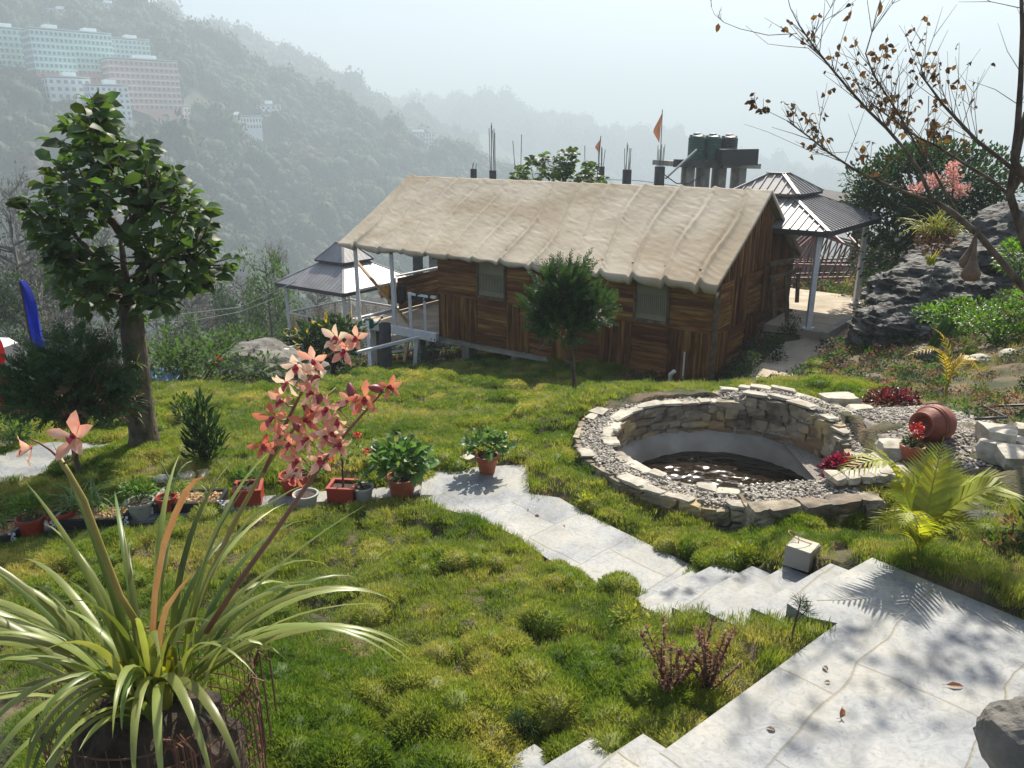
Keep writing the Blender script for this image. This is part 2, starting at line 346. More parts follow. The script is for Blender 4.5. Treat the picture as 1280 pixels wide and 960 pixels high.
def lawn_mask(x,y):
    """1 on tussocky lawn, 0 on bare/rough ground"""
    u=x/np.maximum(y,.1)
    m=np.ones(np.shape(x))
    rough=np.clip((x-(2.7+.30*(y-8)*0)-1.9-.12*np.maximum(8-y,0))*1.2,0,1)*np.clip((y-6.2)*1.5,0,1)
    rough=np.maximum(rough,np.clip((y-10.6)*1.5,0,1)*np.clip((x-2.2)*1.0,0,1))
    rough=np.maximum(rough,np.clip((y-14.5-.25*(x+2))*.7,0,1)*np.clip((-x-3.6)*1.,0,1))
    rough=np.maximum(rough,np.clip((y-22)*.5,0,1)); rough=np.maximum(rough,np.clip((-x-9)*.8,0,1))
    return m-rough
def Z(x,y,fine=True):
    x=np.asarray(x,float); y=np.asarray(y,float); z=Zbase(x,y)
    r=np.hypot(x-POND[0],y-POND[1])
    z=np.where(r<1.45,np.minimum(z,-4.7),z)
    if fine:
        lm=lawn_mask(x,y); near=np.clip((14-y)/10,.35,1)
        dk=pdist(x,y,[tuple(k)[:2] for k in kerb],False)
        B=bumps(x,y,.33,3)*.17+bumps(x+7,y+3,.17,9)*.05
        B=B+bumps(x*.8+5,y,.52,13)*.15*np.clip((y-8.5)/3,0,1)
        B*=(.45+.75*np.clip(fbm(x*.5,y*.5,0,2,5)+.5,0,1))
        fl=np.clip((dk-.25)*3,0,1)*np.clip((pdist(x,y,path1)-.0)*4+.25,0,1)
        z=z+lm*B*fl+(1-lm)*fbm(x*1.4,y*1.4,0,4,11)*.10
        z=z+fbm(x*.35,y*.35,3,2,2)*.06
    for pl,d in [(landing,LAND),(path1,PATHD),(path2,4.02)]+[(s[1],s[0]) for s in steps1+steps2]:
        z=np.where(inpoly(x,y,pl)|(pdist(x,y,pl)<.05),np.minimum(z,-d-.05),z)
    z=np.where(inpoly(x,y,CP2)|(pdist(x,y,CP2)<.06),np.minimum(z,-5.2),z)
    z=np.where(inpoly(x,y,gz),np.minimum(z,-4.8),z)
    return z
def gz_at(px,py,fine=True,lo=1.5,hi=60):
    """world point where the pixel's ray meets the ground"""
    d=ray(px,py); t=np.geomspace(lo,hi,900)/d[1]; P=d[None,:]*t[:,None]
    z=Z(P[:,0],P[:,1],fine); k=np.argmax(P[:,2]<z); return Vector(P[k] if P[k,2]<z[k] else P[-1])
def onz(x,y): return float(Z(np.array([x]),np.array([y]),True)[0])
# ---- far relief (polar): valley and ridges
def crest(pts,Rr):
    az=[];zz=[]
    for px,py in pts:
        d=ray(px,py); az.append(math.atan2(d[0],d[1])); zz.append(Rr*d[2]/math.hypot(d[0],d[1]))
    return np.array(az),np.array(zz)
c1=crest([(-700,-20),(-300,-20),(0,-25),(100,-12),(170,4),(230,44),(300,80),(350,104),(420,134),(480,158),(560,184),(640,212),(760,262),(1000,330),(2500,380)],560)
c2=crest([(-700,0),(100,10),(200,22),(250,36),(300,54),(370,74),(430,98),(470,122),(520,152),(580,182),(700,240),(1000,260),(2500,260)],900)
c3=crest([(-700,60),(300,90),(420,118),(480,133),(540,132),(590,126),(620,130),(700,152),(760,166),(850,186),(1000,222),(1150,236),(1300,220),(2500,200)],1400)
FS=1.35
def Zfar(az,r,noise=True): return FS*Zfar0(az,r/FS,noise)
def Zfar0(az,r,noise=True):
    def ridge(c,Rr,sl):
        zc=np.interp(az,c[0],c[1]); return zc-sl*np.abs(r-Rr)*np.where(r>Rr,1.2,1)
    x=r*np.sin(az); y=r*np.cos(az)
    e=1e-9
    floor=-22-(r-70)*.22; floor=np.maximum(floor,-75)+0*az
    z=np.maximum(floor,ridge(c1,560,.40)); z=np.maximum(z,ridge(c2,900,.25)); z=np.maximum(z,ridge(c3,1400,.22))
    if noise:
        g=fbm(x/90,y/90,0,4,21); gul=np.abs(fbm(x/60,y/60,1,3,31))
        z=z+np.clip((r-150)/200,0,1)*(g*9-gul*14)*np.clip(r/700,.3,1.8)
    return z
# build the fine ground
gx=np.arange(-23,24.01,.09); gy=np.arange(-3,40.01,.09)
# finer spacing close to the camera
gx=np.concatenate([np.arange(-23,-6,.14),np.arange(-6,6,.05),np.arange(6,24,.14)]); gy=np.concatenate([np.arange(-3,2,.12),np.arange(2,12.5,.05),np.arange(12.5,40,.14)])
X,Y=np.meshgrid(gx,gy,indexing='ij'); ZZ=Z(X,Y)
rr=np.hypot(X,Y)
edge=np.clip((np.maximum(np.abs(X)-20,Y-36))/3,0,1); ZZ=ZZ-edge*4
# ground material: soil with dry grass tint, rough ground cover on the slope
def groundmat():
    m=bpy.data.materials.new('ground'); m.use_nodes=True; t=m.node_tree; N=t.nodes; K=t.links; b=N['Principled BSDF']; b.inputs['Roughness'].default_value=.95
    g=N.new('ShaderNodeNewGeometry'); n1=N.new('ShaderNodeTexNoise'); n1.inputs['Scale'].default_value=2.2; n1.inputs['Detail'].default_value=9; K.new(g.outputs['Position'],n1.inputs['Vector'])
    r=N.new('ShaderNodeValToRGB'); e=r.color_ramp.elements; e[0].position=.33; e[0].color=(.035,.045,.014,1); e[1].position=.70; e[1].color=(.19,.135,.085,1)
    k=e.new(.5); k.color=(.085,.075,.035,1); K.new(n1.outputs['Fac'],r.inputs[0]); K.new(r.outputs[0],b.inputs['Base Color'])
    n2=N.new('ShaderNodeTexNoise'); n2.inputs['Scale'].default_value=45; n2.inputs['Detail'].default_value=6; K.new(g.outputs['Position'],n2.inputs['Vector'])
    bp=N.new('ShaderNodeBump'); bp.inputs['Strength'].default_value=.8; bp.inputs['Distance'].default_value=.03; K.new(n2.outputs['Fac'],bp.inputs['Height']); K.new(bp.outputs[0],b.inputs['Normal']); return m
P=np.stack([X,Y,ZZ],-1); g=MB().grid(P[::1].transpose(1,0,2)).build('ground',groundmat(),smooth=True); tag(g,'garden ground of soil and thin turf','ground',kind='structure')
# far relief mesh
az=np.radians(np.arange(-80,80.01,.35)); rad=np.concatenate([np.linspace(12,60,14),np.geomspace(66,4200,180)])
A,RR=np.meshgrid(az,rad,indexing='ij'); zf=Zfar(A,RR); xs=RR*np.sin(A); ys=RR*np.cos(A)
xb=np.clip(xs,-23,24); yb=np.clip(ys,-3,40)
zb=Zbase(xb,yb)-.35*np.hypot(xs-xb,ys-yb)-1.2
wgt=np.clip((RR-38)/40,0,1); zf=zb*(1-wgt)+zf*wgt
zf=np.where(RR<36,np.minimum(zf,zb)-1.5,zf)
P=np.stack([xs,ys,zf],-1)
M['forest_floor']=mat('forest_floor',(.03,.04,.018),(.06,.06,.03),.05,.95)
h=MB().grid(P.transpose(1,0,2)).build('hillside',M['forest_floor'],smooth=True); tag(h,'wooded valley sides and hazy ridges beyond the garden','hills',kind='structure')
def zfar_at(a,r):
    x=r*np.sin(a); y=r*np.cos(a); xb=np.clip(x,-23,24); yb=np.clip(y,-3,40); zb=Zbase(xb,yb)-.35*np.hypot(x-xb,y-yb)-1.2
    w=np.clip((r-38)/40,0,1); return zb*(1-w)+Zfar(a,r)*w
# ---------------------------------------------------------------- scattering (stuff only)
def scatter(name,pts,rots,scl,protos,label,cat,var=None):
    me=bpy.data.meshes.new(name); me.vertices.add(len(pts)); me.vertices.foreach_set('co',np.asarray(pts,np.float32).ravel())
    for nm,ty,dat in (('rot','FLOAT_VECTOR',rots),('scl','FLOAT_VECTOR',scl)):
        a=me.attributes.new(nm,ty,'POINT'); a.data.foreach_set('vector',np.asarray(dat,np.float32).ravel())
    a=me.attributes.new('idx','INT','POINT'); a.data.foreach_set('value',(rng.integers(0,len(protos),len(pts)) if var is None else var).astype(np.int32))
    ob=bpy.data.objects.new(name,me); COL.objects.link(ob)
    pc=bpy.data.collections.new(name+'_source')
    for p in protos: pc.objects.link(p); COL.objects.unlink(p)
    ng=bpy.data.node_groups.new(name,'GeometryNodeTree'); ng.interface.new_socket('Geometry',in_out='INPUT',socket_type='NodeSocketGeometry'); ng.interface.new_socket('Geometry',in_out='OUTPUT',socket_type='NodeSocketGeometry')
    N=ng.nodes; K=ng.links; i=N.new('NodeGroupInput'); o=N.new('NodeGroupOutput'); ip=N.new('GeometryNodeInstanceOnPoints'); ci=N.new('GeometryNodeCollectionInfo'); ci.inputs['Collection'].default_value=pc
    ci.inputs['Separate Children'].default_value=True; ci.inputs['Reset Children'].default_value=True
    def at(n,t):
        q=N.new('GeometryNodeInputNamedAttribute'); q.data_type=t; q.inputs['Name'].default_value=n; return q.outputs['Attribute']
    K.new(i.outputs[0],ip.inputs['Points']); K.new(ci.outputs[0],ip.inputs['Instance']); ip.inputs['Pick Instance'].default_value=True
    K.new(at('idx','INT'),ip.inputs['Instance Index']); K.new(at('rot','FLOAT_VECTOR'),ip.inputs['Rotation']); K.new(at('scl','FLOAT_VECTOR'),ip.inputs['Scale'])
    K.new(ip.outputs[0],o.inputs[0]); md=ob.modifiers.new('scatter','NODES'); md.node_group=ng
    tag(ob,label,cat,kind='stuff'); return ob
# ---------------------------------------------------------------- grass
def grassmat(name,ca,cb,cc):
    m=bpy.data.materials.new(name); m.use_nodes=True; t=m.node_tree; N=t.nodes; K=t.links; b=N['Principled BSDF']; b.inputs['Roughness'].default_value=.6
    g=N.new('ShaderNodeNewGeometry'); n1=N.new('ShaderNodeTexNoise'); n1.inputs['Scale'].default_value=1.1; n1.inputs['Detail'].default_value=5; K.new(g.outputs['Position'],n1.inputs['Vector'])
    oi=N.new('ShaderNodeObjectInfo'); ad=N.new('ShaderNodeMath'); ad.operation='MULTIPLY_ADD'; ad.inputs[1].default_value=.22; K.new(oi.outputs['Random'],ad.inputs[0]); K.new(n1.outputs['Fac'],ad.inputs[2])
    a2=N.new('ShaderNodeMath'); a2.operation='MULTIPLY_ADD'; a2.inputs[1].default_value=.14; K.new(g.outputs['Random Per Island'],a2.inputs[0]); K.new(ad.outputs[0],a2.inputs[2])
    r=N.new('ShaderNodeValToRGB'); e=r.color_ramp.elements; e[0].position=.50; e[0].color=rgb(ca); e[1].position=.92; e[1].color=rgb(cc); k=e.new(.70); k.color=rgb(cb)
    K.new(a2.outputs[0],r.inputs[0]); K.new(r.outputs[0],b.inputs['Base Color'])
    tr=N.new('ShaderNodeBsdfTranslucent'); mc=N.new('ShaderNodeMix'); mc.data_type='RGBA'; mc.blend_type='MULTIPLY'; mc.inputs[0].default_value=1; K.new(r.outputs[0],mc.inputs[6]); mc.inputs[7].default_value=(1.5,1.5,.8,1)
    K.new(mc.outputs[2],tr.inputs[0]); mx=N.new('ShaderNodeMixShader'); mx.inputs[0].default_value=.5; K.new(b.outputs[0],mx.inputs[1]); K.new(tr.outputs[0],mx.inputs[2]); K.new(mx.outputs[0],N['Material Output'].inputs[0]); return m
M['grass']=grassmat('lawn_grass',(.08,.15,.018),(.20,.255,.04),(.38,.34,.12))
M['straw']=grassmat('straw_grass',(.12,.11,.045),(.26,.20,.10),(.34,.27,.15))
def tuft(name,n,rad,h,wd,mt,spread=.6,seed=0):
    r=np.random.default_rng(seed); a=r.uniform(0,2*np.pi,n); q=np.sqrt(r.uniform(0,1,n))*rad
    x,y=q*np.cos(a),q*np.sin(a); hh=h*r.uniform(.5,1.15,n); az_=a+r.normal(0,.9,n); ln=r.uniform(.1,1,n)*spread*hh
    dx,dy=np.cos(az_)*ln,np.sin(az_)*ln; sx,sy=-np.sin(az_)*wd/2,np.cos(az_)*wd/2; z=np.zeros(n)
    V=np.stack([np.stack([x-sx,y-sy,z-.01],-1),np.stack([x+sx,y+sy,z-.01],-1),np.stack([x+dx*.4+sx*.8,y+dy*.4+sy*.8,hh*.6],-1),np.stack([x+dx*.4-sx*.8,y+dy*.4-sy*.8,hh*.6],-1),np.stack([x+dx,y+dy,hh*.92],-1)],1).reshape(-1,3)
    o=MB(); i=np.arange(n)*5; o.V.append(V); q4=np.stack([i,i+1,i+2,i+3],-1); q3=np.stack([i+3,i+2,i+4],-1)
    o.L.append(np.concatenate([q4,q3],1).ravel()); o.C.append(np.tile([4,3],n)); o.n=len(V)
    return o.build(name,mt,base=(0,0,0))
def mound(name,n,rad,h,seed,mt):
    r=np.random.default_rng(seed); d=rdir(n,.02,1,r); p=d*np.array([rad,rad,h])*r.uniform(.85,1.03,n)[:,None]; o=MB(); dd=d*np.array([1,1,.9])+rdir(n,-1,1,r)*.45; dd[:,2]=np.maximum(dd[:,2],-.1)+.25
    o.inst((np.array([(-.08,0,0),(.08,0,0),(.065,.6,.03),(-.065,.6,.03),(0,1,-.12)]),[(0,1,2,3),(3,2,4)]),p,frames(dd,rdir(n,-1,1,r),r.uniform(.018,.040,n)))
    v,f=ICO2; m=v[:,2]>-.3; o.add(v*np.array([rad*.88,rad*.88,h*.85]),f); return o.build(name,mt,base=(0,0,0))
GT=[tuft('grass_tuft',80,.10,.032,.0042,M['grass'],1.3,k) for k in range(4)]+[tuft('grass_tuft',90,.085,.060,.004,M['grass'],1.0,k+9) for k in range(2)]+[tuft('straw_tuft',60,.10,.05,.004,M['straw'],.9,30)]+[mound('mound_tuft',850,.13,.10,k,M['grass']) for k in (50,51,52)]
_b=gz_at(1001,699); BLK=[(_b.x-.2,_b.y-.35),(_b.x+.25,_b.y-.35),(_b.x+.25,_b.y+.2),(_b.x-.2,_b.y+.2)]
BED=[(3.4,6.35),(5.4,6.35),(5.4,9.1),(3.4,9.1)]
def cand(x0,x1,y0,y1,dens):
    n=int((x1-x0)*(y1-y0)*dens); return rng.uniform(x0,x1,n),rng.uniform(y0,y1,n)
pts=[];ss=[];vv=[];rr_=[]
for (x0,x1,y0,y1,dn,sc0) in ((-5.5,4,2.2,6.5,420,.85),(-7,6,6.5,10.5,230,1.1),(-10,9,10.5,15,130,1.35),(-13,8,15,26,70,1.7)):
    x,y=cand(x0,x1,y0,y1,dn)
    u=x/y; k=(np.abs(u)<.80)
    x,y=x[k],y[k]
    lm=lawn_mask(x,y); ok=rng.uniform(0,1,len(x))<np.clip(lm*1.0+.10,0,1)
    for pl in EXC+[BED]: ok&=~inpoly(x,y,pl)
    ok&=~((np.hypot(x-POND[0],y-POND[1])<1.72))
    ok&=pdist(x,y,[tuple(q)[:2] for q in kerb],False)>.16
    ok&=~inpoly(x,y,[tuple(H0+ce1*t+ce2*s) for t,s in ((0,.25),(6,.25),(7.8,2.0),(8,5.3),(0,5.3))])
    ok&=~inpoly(x,y,gz)
    x,y=x[ok],y[ok]
    # thin out in the dips between tussocks
    B=bumps(x,y,.33,3); ok=rng.uniform(0,1,len(x))<np.clip((B-.12)*2.6,0.02,1); x,y,B=x[ok],y[ok],B[ok]
    lm=lawn_mask(x,y); z=Z(x,y); d0=np.full(len(x),9.)
    for pl in (landing,path1): d0=np.minimum(d0,pdist(x,y,pl))
    dry=fbm(x*.9,y*.9,0,3,77)
    v=rng.integers(0,4,len(x)); v=np.where((B>.5)&(rng.uniform(0,1,len(x))<.35),rng.integers(4,6,len(x)),v); 
    straw=(rng.uniform(0,1,len(x))<np.clip((dry-.18)*2.2,0,.8)); straw|=(rng.uniform(0,1,len(x))<.72*np.clip((4.2-y)*1.2,0,1)*np.clip((1.6-np.abs(x+.4))*1.5,0,1)); v=np.where(straw,6,v)
    s=sc0*rng.uniform(.75,1.25,len(x))
    pts.append(np.stack([x,y,z],-1)); sz=np.where((d0<.18)&(v!=6),1.35,1)*np.where(lm<.4,.7,1); ss.append(np.stack([s,s,s*sz*(.75+.25/sc0)],-1)); vv.append(v)
    rr_.append(np.stack([rng.normal(0,.15,len(x)),rng.normal(0,.15,len(x)),rng.uniform(0,6.28,len(x))],-1))
# rounded hummocks
for (x0,x1,y0,y1,dn,s0) in ((-5.5,4,2.3,6.5,8,.9),(-7,6,6.5,11,8,1.0),(-10,9,11,19,6,1.15),(-13,8,19,26,3,1.3)):
    x,y=cand(x0,x1,y0,y1,dn); k=(np.abs(x/y)<.8)&(lawn_mask(x,y)>.6)&(fbm(x*.45,y*.45,2,2,6)>-.28); 
    k&=~((y<4.2)&(x>-2.0)&(x<1.3)&(rng.uniform(0,1,len(x))<np.clip((4.4-y)*1.4,0,.93)))
    for pl in EXC+[hut,gz,BED,BLK]: k&=~inpoly(x,y,pl)&(pdist(x,y,pl)>.10)
    for q in steps2: k&=pdist(x,y,q[1])>.3
    k&=(np.hypot(x-POND[0],y-POND[1])>1.86)&(pdist(x,y,[tuple(q)[:2] for q in kerb],False)>.26)
    x,y=x[k],y[k]; z=Z(x,y); s=s0*rng.uniform(.35,1.05,len(x)); pts.append(np.stack([x,y,z-.015],-1)); ss.append(np.stack([s*rng.uniform(.8,1.3,len(x)),s,s*rng.uniform(.7,1.25,len(x))],-1)); vv.append(rng.integers(7,10,len(x))); rr_.append(np.stack([rng.normal(0,.1,len(x)),rng.normal(0,.1,len(x)),rng.uniform(0,6.28,len(x))],-1))
scatter('grass',np.concatenate(pts),np.concatenate(rr_),np.concatenate(ss),GT,'tussocky green lawn grass with straw patches','grass',np.concatenate(vv))
# leaf litter
LT=[]
for k,(m_,sz) in enumerate((('l_rust',.05),('l_brown',.04),('l_yellow',.04))):
    q=MB(); q.inst(leafT(.5,.25,.15),[np.zeros(3)],frames(np.array([[1,.2,.1]]),np.array([[.1,.2,1.]]),[sz])); LT.append(q.build('litter_leaf',M[m_],base=(0,0,0)))
x,y=cand(-9,7,2.4,17,2.2); k=(np.abs(x/y)<.8)&(np.hypot(x-POND[0],y-POND[1])>1.8); x,y=x[k],y[k]; z=Z(x,y)+.035
for pl,d in [(path1,PATHD),(landing,LAND)]: i=inpoly(x,y,pl); z=np.where(i,-d+.004,z); 
k=~inpoly(x,y,landing)|(rng.uniform(0,1,len(x))<.3); x,y,z=x[k],y[k],z[k]
scatter('leaf_litter',np.stack([x,y,z],-1),np.stack([rng.normal(0,.25,len(x)),rng.normal(0,.25,len(x)),rng.uniform(0,6.28,len(x))],-1),np.repeat(rng.uniform(.5,1.3,len(x))[:,None],3,1),LT,'small dead leaves scattered on lawn and paving','leaf litter')
# low weeds on the rough slopes
def clump(name,n,rad,h,mt,T,ls,seed=0,core=False):
    r=np.random.default_rng(seed); p=rdir(n,-.1,1,r)*np.array([rad,rad,h])*r.uniform(.35,1,n)[:,None]**.6
    d=rdir(n,-.3,1,r); o=MB().inst(T,p,frames(d,rdir(n,.2,1,r),ls*r.uniform(.6,1.3,n))); return o.build(name,mt,base=(0,0,0))
WT=[clump('weed_clump',60,.16,.12,M['l_mid'],CARD,.05,1),clump('weed_clump',50,.16,.10,M['l_grey'],CARD,.05,2),clump('weed_clump',40,.2,.16,M['l_rust'],CARD,.05,3),tuft('dry_tuft',40,.12,.13,.006,M['straw'],1.2,4),clump('weed_clump',70,.2,.2,M['l_dark'],CARD,.05,5)]
x,y=cand(-22,22,6,38,44); k=(np.abs(x/y)<.85); x,y=x[k],y[k]
ok=rng.uniform(0,1,len(x))<np.clip((1-lawn_mask(x,y))*.8,0,1)*np.clip(fbm(x*.6,y*.6,0,3,55)*1.5+.55,.1,1)
for pl in EXC+[gz,hut]: ok&=~inpoly(x,y,pl)
ok&=np.hypot(x-POND[0],y-POND[1])>1.9; ok&=~((x>3.4)&(x<5.0)&(y>6.4)&(y<8.6)); 
x,y=x[ok],y[ok]; z=Z(x,y); s=rng.uniform(.6,1.5,len(x))*np.clip(y/14,.7,1.8)
scatter('ground_cover',np.stack([x,y,z],-1),np.stack([0*x,0*x,rng.uniform(0,6.28,len(x))],-1),np.stack([s,s,s],-1),WT,'patchy weeds and dry tufts on the bare slopes','ground cover')
# ---------------------------------------------------------------- forest on the far slopes
def crown(name,n,mt,ls,seed,asp=1.0):
    r=np.random.default_rng(seed); nb=9; c=rdir(nb,-.3,1,r)*.55*np.array([1,1,asp]); c[0]=0; rad=r.uniform(.4,.62,nb)
    b=r.integers(0,nb,n); d=rdir(n,-.5,1,r); p=c[b]+d*rad[b][:,None]*r.uniform(.8,1.08,n)[:,None]
    o=MB().inst(CARD,p,frames(d+rdir(n,-1,1,r)*.8,rdir(n,-1,1,r),ls*r.uniform(.6,1.3,n)))
    v,f=ICO2
    for q in range(nb): o.add(v*rad[q]*.86+c[q],f)
    return o.build(name,mt,base=(0,0,0))
M['f1']=mat('forest_leaf',(.022,.045,.016),(.05,.08,.03),.03,.8,island=.5,c3=(.055,.07,.035),s3=.02,trans=.2)
M['f2']=mat('forest_leaf_pale',(.06,.085,.035),(.10,.11,.06),.03,.8,island=.4,trans=.3)
M['f3']=mat('forest_leaf_brown',(.09,.075,.045),(.13,.10,.06),.03,.8,island=.4,trans=.3)
CR=[crown('forest_crown',260,M['f1'],.22,k,1+.3*(k%2)) for k in range(3)]+[crown('forest_crown',260,M['f2'],.2,11),crown('forest_crown',200,M['f3'],.2,12)]
a=[];r=[];s=[]
for (a0,a1,r0,r1,n,s0) in ((-44,16,200,640,11000,5.5),(-44,12,700,960,3800,8),(-16,34,1150,1430,3400,11)):
    aa=np.radians(rng.uniform(a0,a1,n)); q=np.sqrt(rng.uniform(r0**2,r1**2,n)); a.append(aa); r.append(q*FS); s.append(FS*s0*rng.uniform(.5,1.3,n)*(.7+.9*rng.uniform(0,1,n)**3))
a=np.concatenate(a); r=np.concatenate(r); s=np.concatenate(s); x=r*np.sin(a); y=r*np.cos(a); z=zfar_at(a,r)
# skip crowns that would stand in the far buildings (filled in below)
BLD=[]  # (azimuth lo, hi, r lo, r hi)
def bpx(px0,px1,r0,r1): BLD.append((math.atan2(ray(px0,90)[0],ray(px0,90)[1]),math.atan2(ray(px1,90)[0],ray(px1,90)[1]),r0,r1))
def rhit(px,py,dflt):
    d=ray(px,py); a=math.atan2(d[0],d[1]); k=math.hypot(d[0],d[1]); r=np.arange(150,1300,1.0); z=zfar_at(np.full(len(r),a),r); h=np.argmax(d[2]/k*r<z+.5)
    return float(r[h]*math.cos(a)) if h>0 else dflt
for q0,q1,qb,dd in ((-24,32,105,30),(32,88,118,30),(86,138,110,30),(138,186,90,26),(136,224,138,34),(60,112,134,24),(112,160,152,22),(205,238,149,16),(230,330,162,34),(318,352,156,18),(495,546,182,22),(62,92,34,20),(120,150,20,20)):
    Rq=rhit((q0+q1)/2,qb,450)/math.cos(math.atan2((q0+q1)/2-640,960)); bpx(q0-2,q1+2,Rq-FS*(30 if dd in (30,26,34) and q1<226 else 12),Rq+dd*FS)
ok=np.ones(len(a),bool)
for b in BLD: ok&=~((a>b[0])&(a<b[1])&(r>b[2])&(r<b[3]))
ok&=vnoise(x/25,y/25,0,3)>.12
x,y,z,s=x[ok],y[ok],z[ok],s[ok]
scatter('forest',np.stack([x,y,z+s*.35],-1),np.stack([0*x,0*x,rng.uniform(0,6.28,len(x))],-1),np.stack([s,s,s*rng.uniform(.85,1.5,len(x))],-1),CR,'hazy forest covering the valley side and ridges','forest',rng.choice(5,len(x),p=[.3,.25,.25,.13,.07]))
# brush on the near slope falling to the valley
n=4200; a=np.radians(rng.uniform(-46,12,n)); r=np.sqrt(rng.uniform(30**2,200**2,n)); x=r*np.sin(a); y=r*np.cos(a)
z=np.where(r<40,Zbase(np.clip(x,-23,24),np.clip(y,-3,40)),zfar_at(a,r)); ok=(r>40)|(y>34)|(x<-19); x,y,z,r=x[ok],y[ok],z[ok],r[ok]
s=rng.uniform(.9,2.2,len(x))*np.clip(r/60,.9,2.2)
M['b1']=mat('brush_leaf',(.04,.05,.025),(.075,.075,.04),.3,.8,island=.5,trans=.35)
M['b2']=mat('brush_twig',(.10,.085,.065),(.15,.13,.10),.3,.9,island=.4,trans=.2)
BR=[crown('brush_crown',420,M['b1'],.13,41),crown('brush_crown',420,M['b2'],.12,42),crown('brush_crown',420,M['f1'],.13,43)]
scatter('undergrowth',np.stack([x,y,z],-1),np.stack([0*x,0*x,rng.uniform(0,6.28,len(x))],-1),np.stack([s,s,s*.8],-1),BR,'grey green undergrowth on the slope below the garden','undergrowth')
# right side slope beyond the boulder
n=500; x=rng.uniform(9,60,n); y=rng.uniform(26,70,n); r=np.hypot(x,y); a=np.arctan2(x,y); z=np.where((x<23)&(y<39),Zbase(np.clip(x,-23,24),np.clip(y,-3,40)),zfar_at(a,r))
ok=(x>14)|(y>34); x,y,z=x[ok],y[ok],z[ok]; s=rng.uniform(.8,2,len(x))
scatter('brush',np.stack([x,y,z],-1),np.stack([0*x,0*x,rng.uniform(0,6.28,len(x))],-1),np.stack([s,s,s*.9],-1),[crown('slope_crown',420,M['f1'],.13,44),crown('slope_crown',420,M['b1'],.12,45)],'dark brush on the slope behind the boulder','brush')
# ---------------------------------------------------------------- haze
hz=MB().box((100,1700,30),(5600,4400,420))
hm=bpy.data.materials.new('haze'); hm.use_nodes=True; t=hm.node_tree; t.nodes.clear(); pv=t.nodes.new('ShaderNodeVolumePrincipled'); ou=t.nodes.new('ShaderNodeOutputMaterial'); t.links.new(pv.outputs[0],ou.inputs['Volume'])
HAZE_D=.00112; pv.inputs['Density'].default_value=HAZE_D; pv.inputs['Color'].default_value=(.665,.765,.835,1); pv.inputs['Anisotropy'].default_value=.1
ho=hz.build('haze',hm); tag(ho,'pale haze filling the valley','haze',kind='stuff')
sc.cycles.volume_step_rate=1
# ---------------------------------------------------------------- far buildings
def bm_(n,c,c2=None): M[n]=mat(n,c,c2 or tuple(k*1.15 for k in c),.1,.8)
bm_('far_green',(.36,.60,.55)); bm_('far_white',(.75,.80,.80)); bm_('far_brick',(.55,.25,.17)); bm_('far_pink',(.62,.36,.30)); bm_('far_glass',(.14,.18,.19)); bm_('far_roof',(.45,.55,.55)); bm_('far_grey',(.35,.38,.40))
def tower(px0,px1,ptop,pbot,Rr,depth,floors,cols,mt,label,base=None,basefrac=.3,name='hillside_tower',roofcap=True,yaw=0,bands='far_white',grp=None,rot=.35,wm='far_glass'):
    """block seen between pixel columns px0..px1, rows ptop..pbot, at distance Rr"""
    Rr=rhit((px0+px1)/2,pbot,Rr)
    a=PY((px0+px1)/2,ptop,Rr); b=PY((px0+px1)/2,pbot,Rr); W_=(px1-px0)/960*Rr*1.02; H=a.z-b.z
    dn=Vector((a.x,a.y,0)).normalized(); rt=Vector((dn.y,-dn.x,0)); q=Matrix.Rotation(rot-.08,3,'Z'); f=-(q@dn); sx=q@rt
    Wf=W_*.86; Wd=depth*1.05; c=Vector((a.x,a.y,0)); o=thing(name,(c.x,c.y,b.z-6),label,'building',grp)
    up=Vector((0,0,1))
    def P(u,v,z): return c+sx*(u-Wf/2)-f*v+up*z
    zb=b.z; zm=zb+(H*basefrac if base else 0)
    MB().box(P(Wf/2,Wd/2,(zm+a.z)/2),(Wf,Wd,a.z-zm),(sx,-f,up)).build('wall',M[mt],o)
    if base: MB().box(P(Wf/2,Wd/2,(zb-8+zm)/2-.01),(Wf*1.001,Wd*1.001,zm-zb+8),(sx,-f,up)).build('lower_wall',M[base],o)
    else: MB().box(P(Wf/2,Wd/2,zb-4),(Wf,Wd,8),(sx,-f,up)).build('foundation',M[mt],o)
    fh=H/floors; wm_=[]; bd=MB()
    for k in range(floors):
        z=zb+fh*(k+.5)
        for j in range(cols):
            u=Wf*(j+.5)/cols; wm_.append((P(u,-.02,z),(Wf/cols*.5,.3,fh*.48)))
        cd=max(2,int(cols*Wd/Wf*.8))
        for j in range(cd):
            v=Wd*(j+.5)/cd; wm_.append((P(-.02,v,z),(.3,Wd/cd*.5,fh*.48)))
        if zb+fh*(k+1)>zm-.1 and bands: bd.box(P(Wf/2,Wd/2,zb+fh*(k+1)-.2),(Wf+.35,Wd+.35,.45),(sx,-f,up))
    for q_,(pc,ps) in enumerate(wm_[:100]): MB().box(pc,ps,(sx,-f,up)).build('window',M[wm],o)
    if len(wm_)>100:
        ex=MB()
        for pc,ps in wm_[100:]: ex.box(pc,ps,(sx,-f,up))
        tag(ex.build('window_rows',M[wm],o),kind='stuff')
    if bands: bd.build('floor_bands',M[bands],o)
    if roofcap:
        MB().box(P(Wf/2,Wd/2,a.z+.9),(Wf+.7,Wd+.7,.6),(sx,-f,up)).build('roof',M['far_roof'],o)
        MB().box(P(Wf*.6,Wd/2,a.z+2.4),(Wf*.3,Wd*.4,2.6),(sx,-f,up)).build('rooftop_room',M['far_white'],o)
    return o
G='pale green towers on the far hillside'
tower(-24,32,36,105,470,18,9,9,'far_green','pale green tower cut by the left frame edge, leftmost on the hillside','far_brick',.33)
tower(38,88,38,118,465,18,10,9,'far_green','tall pale green tower with brick base, second from left on the hillside','far_brick',.36)
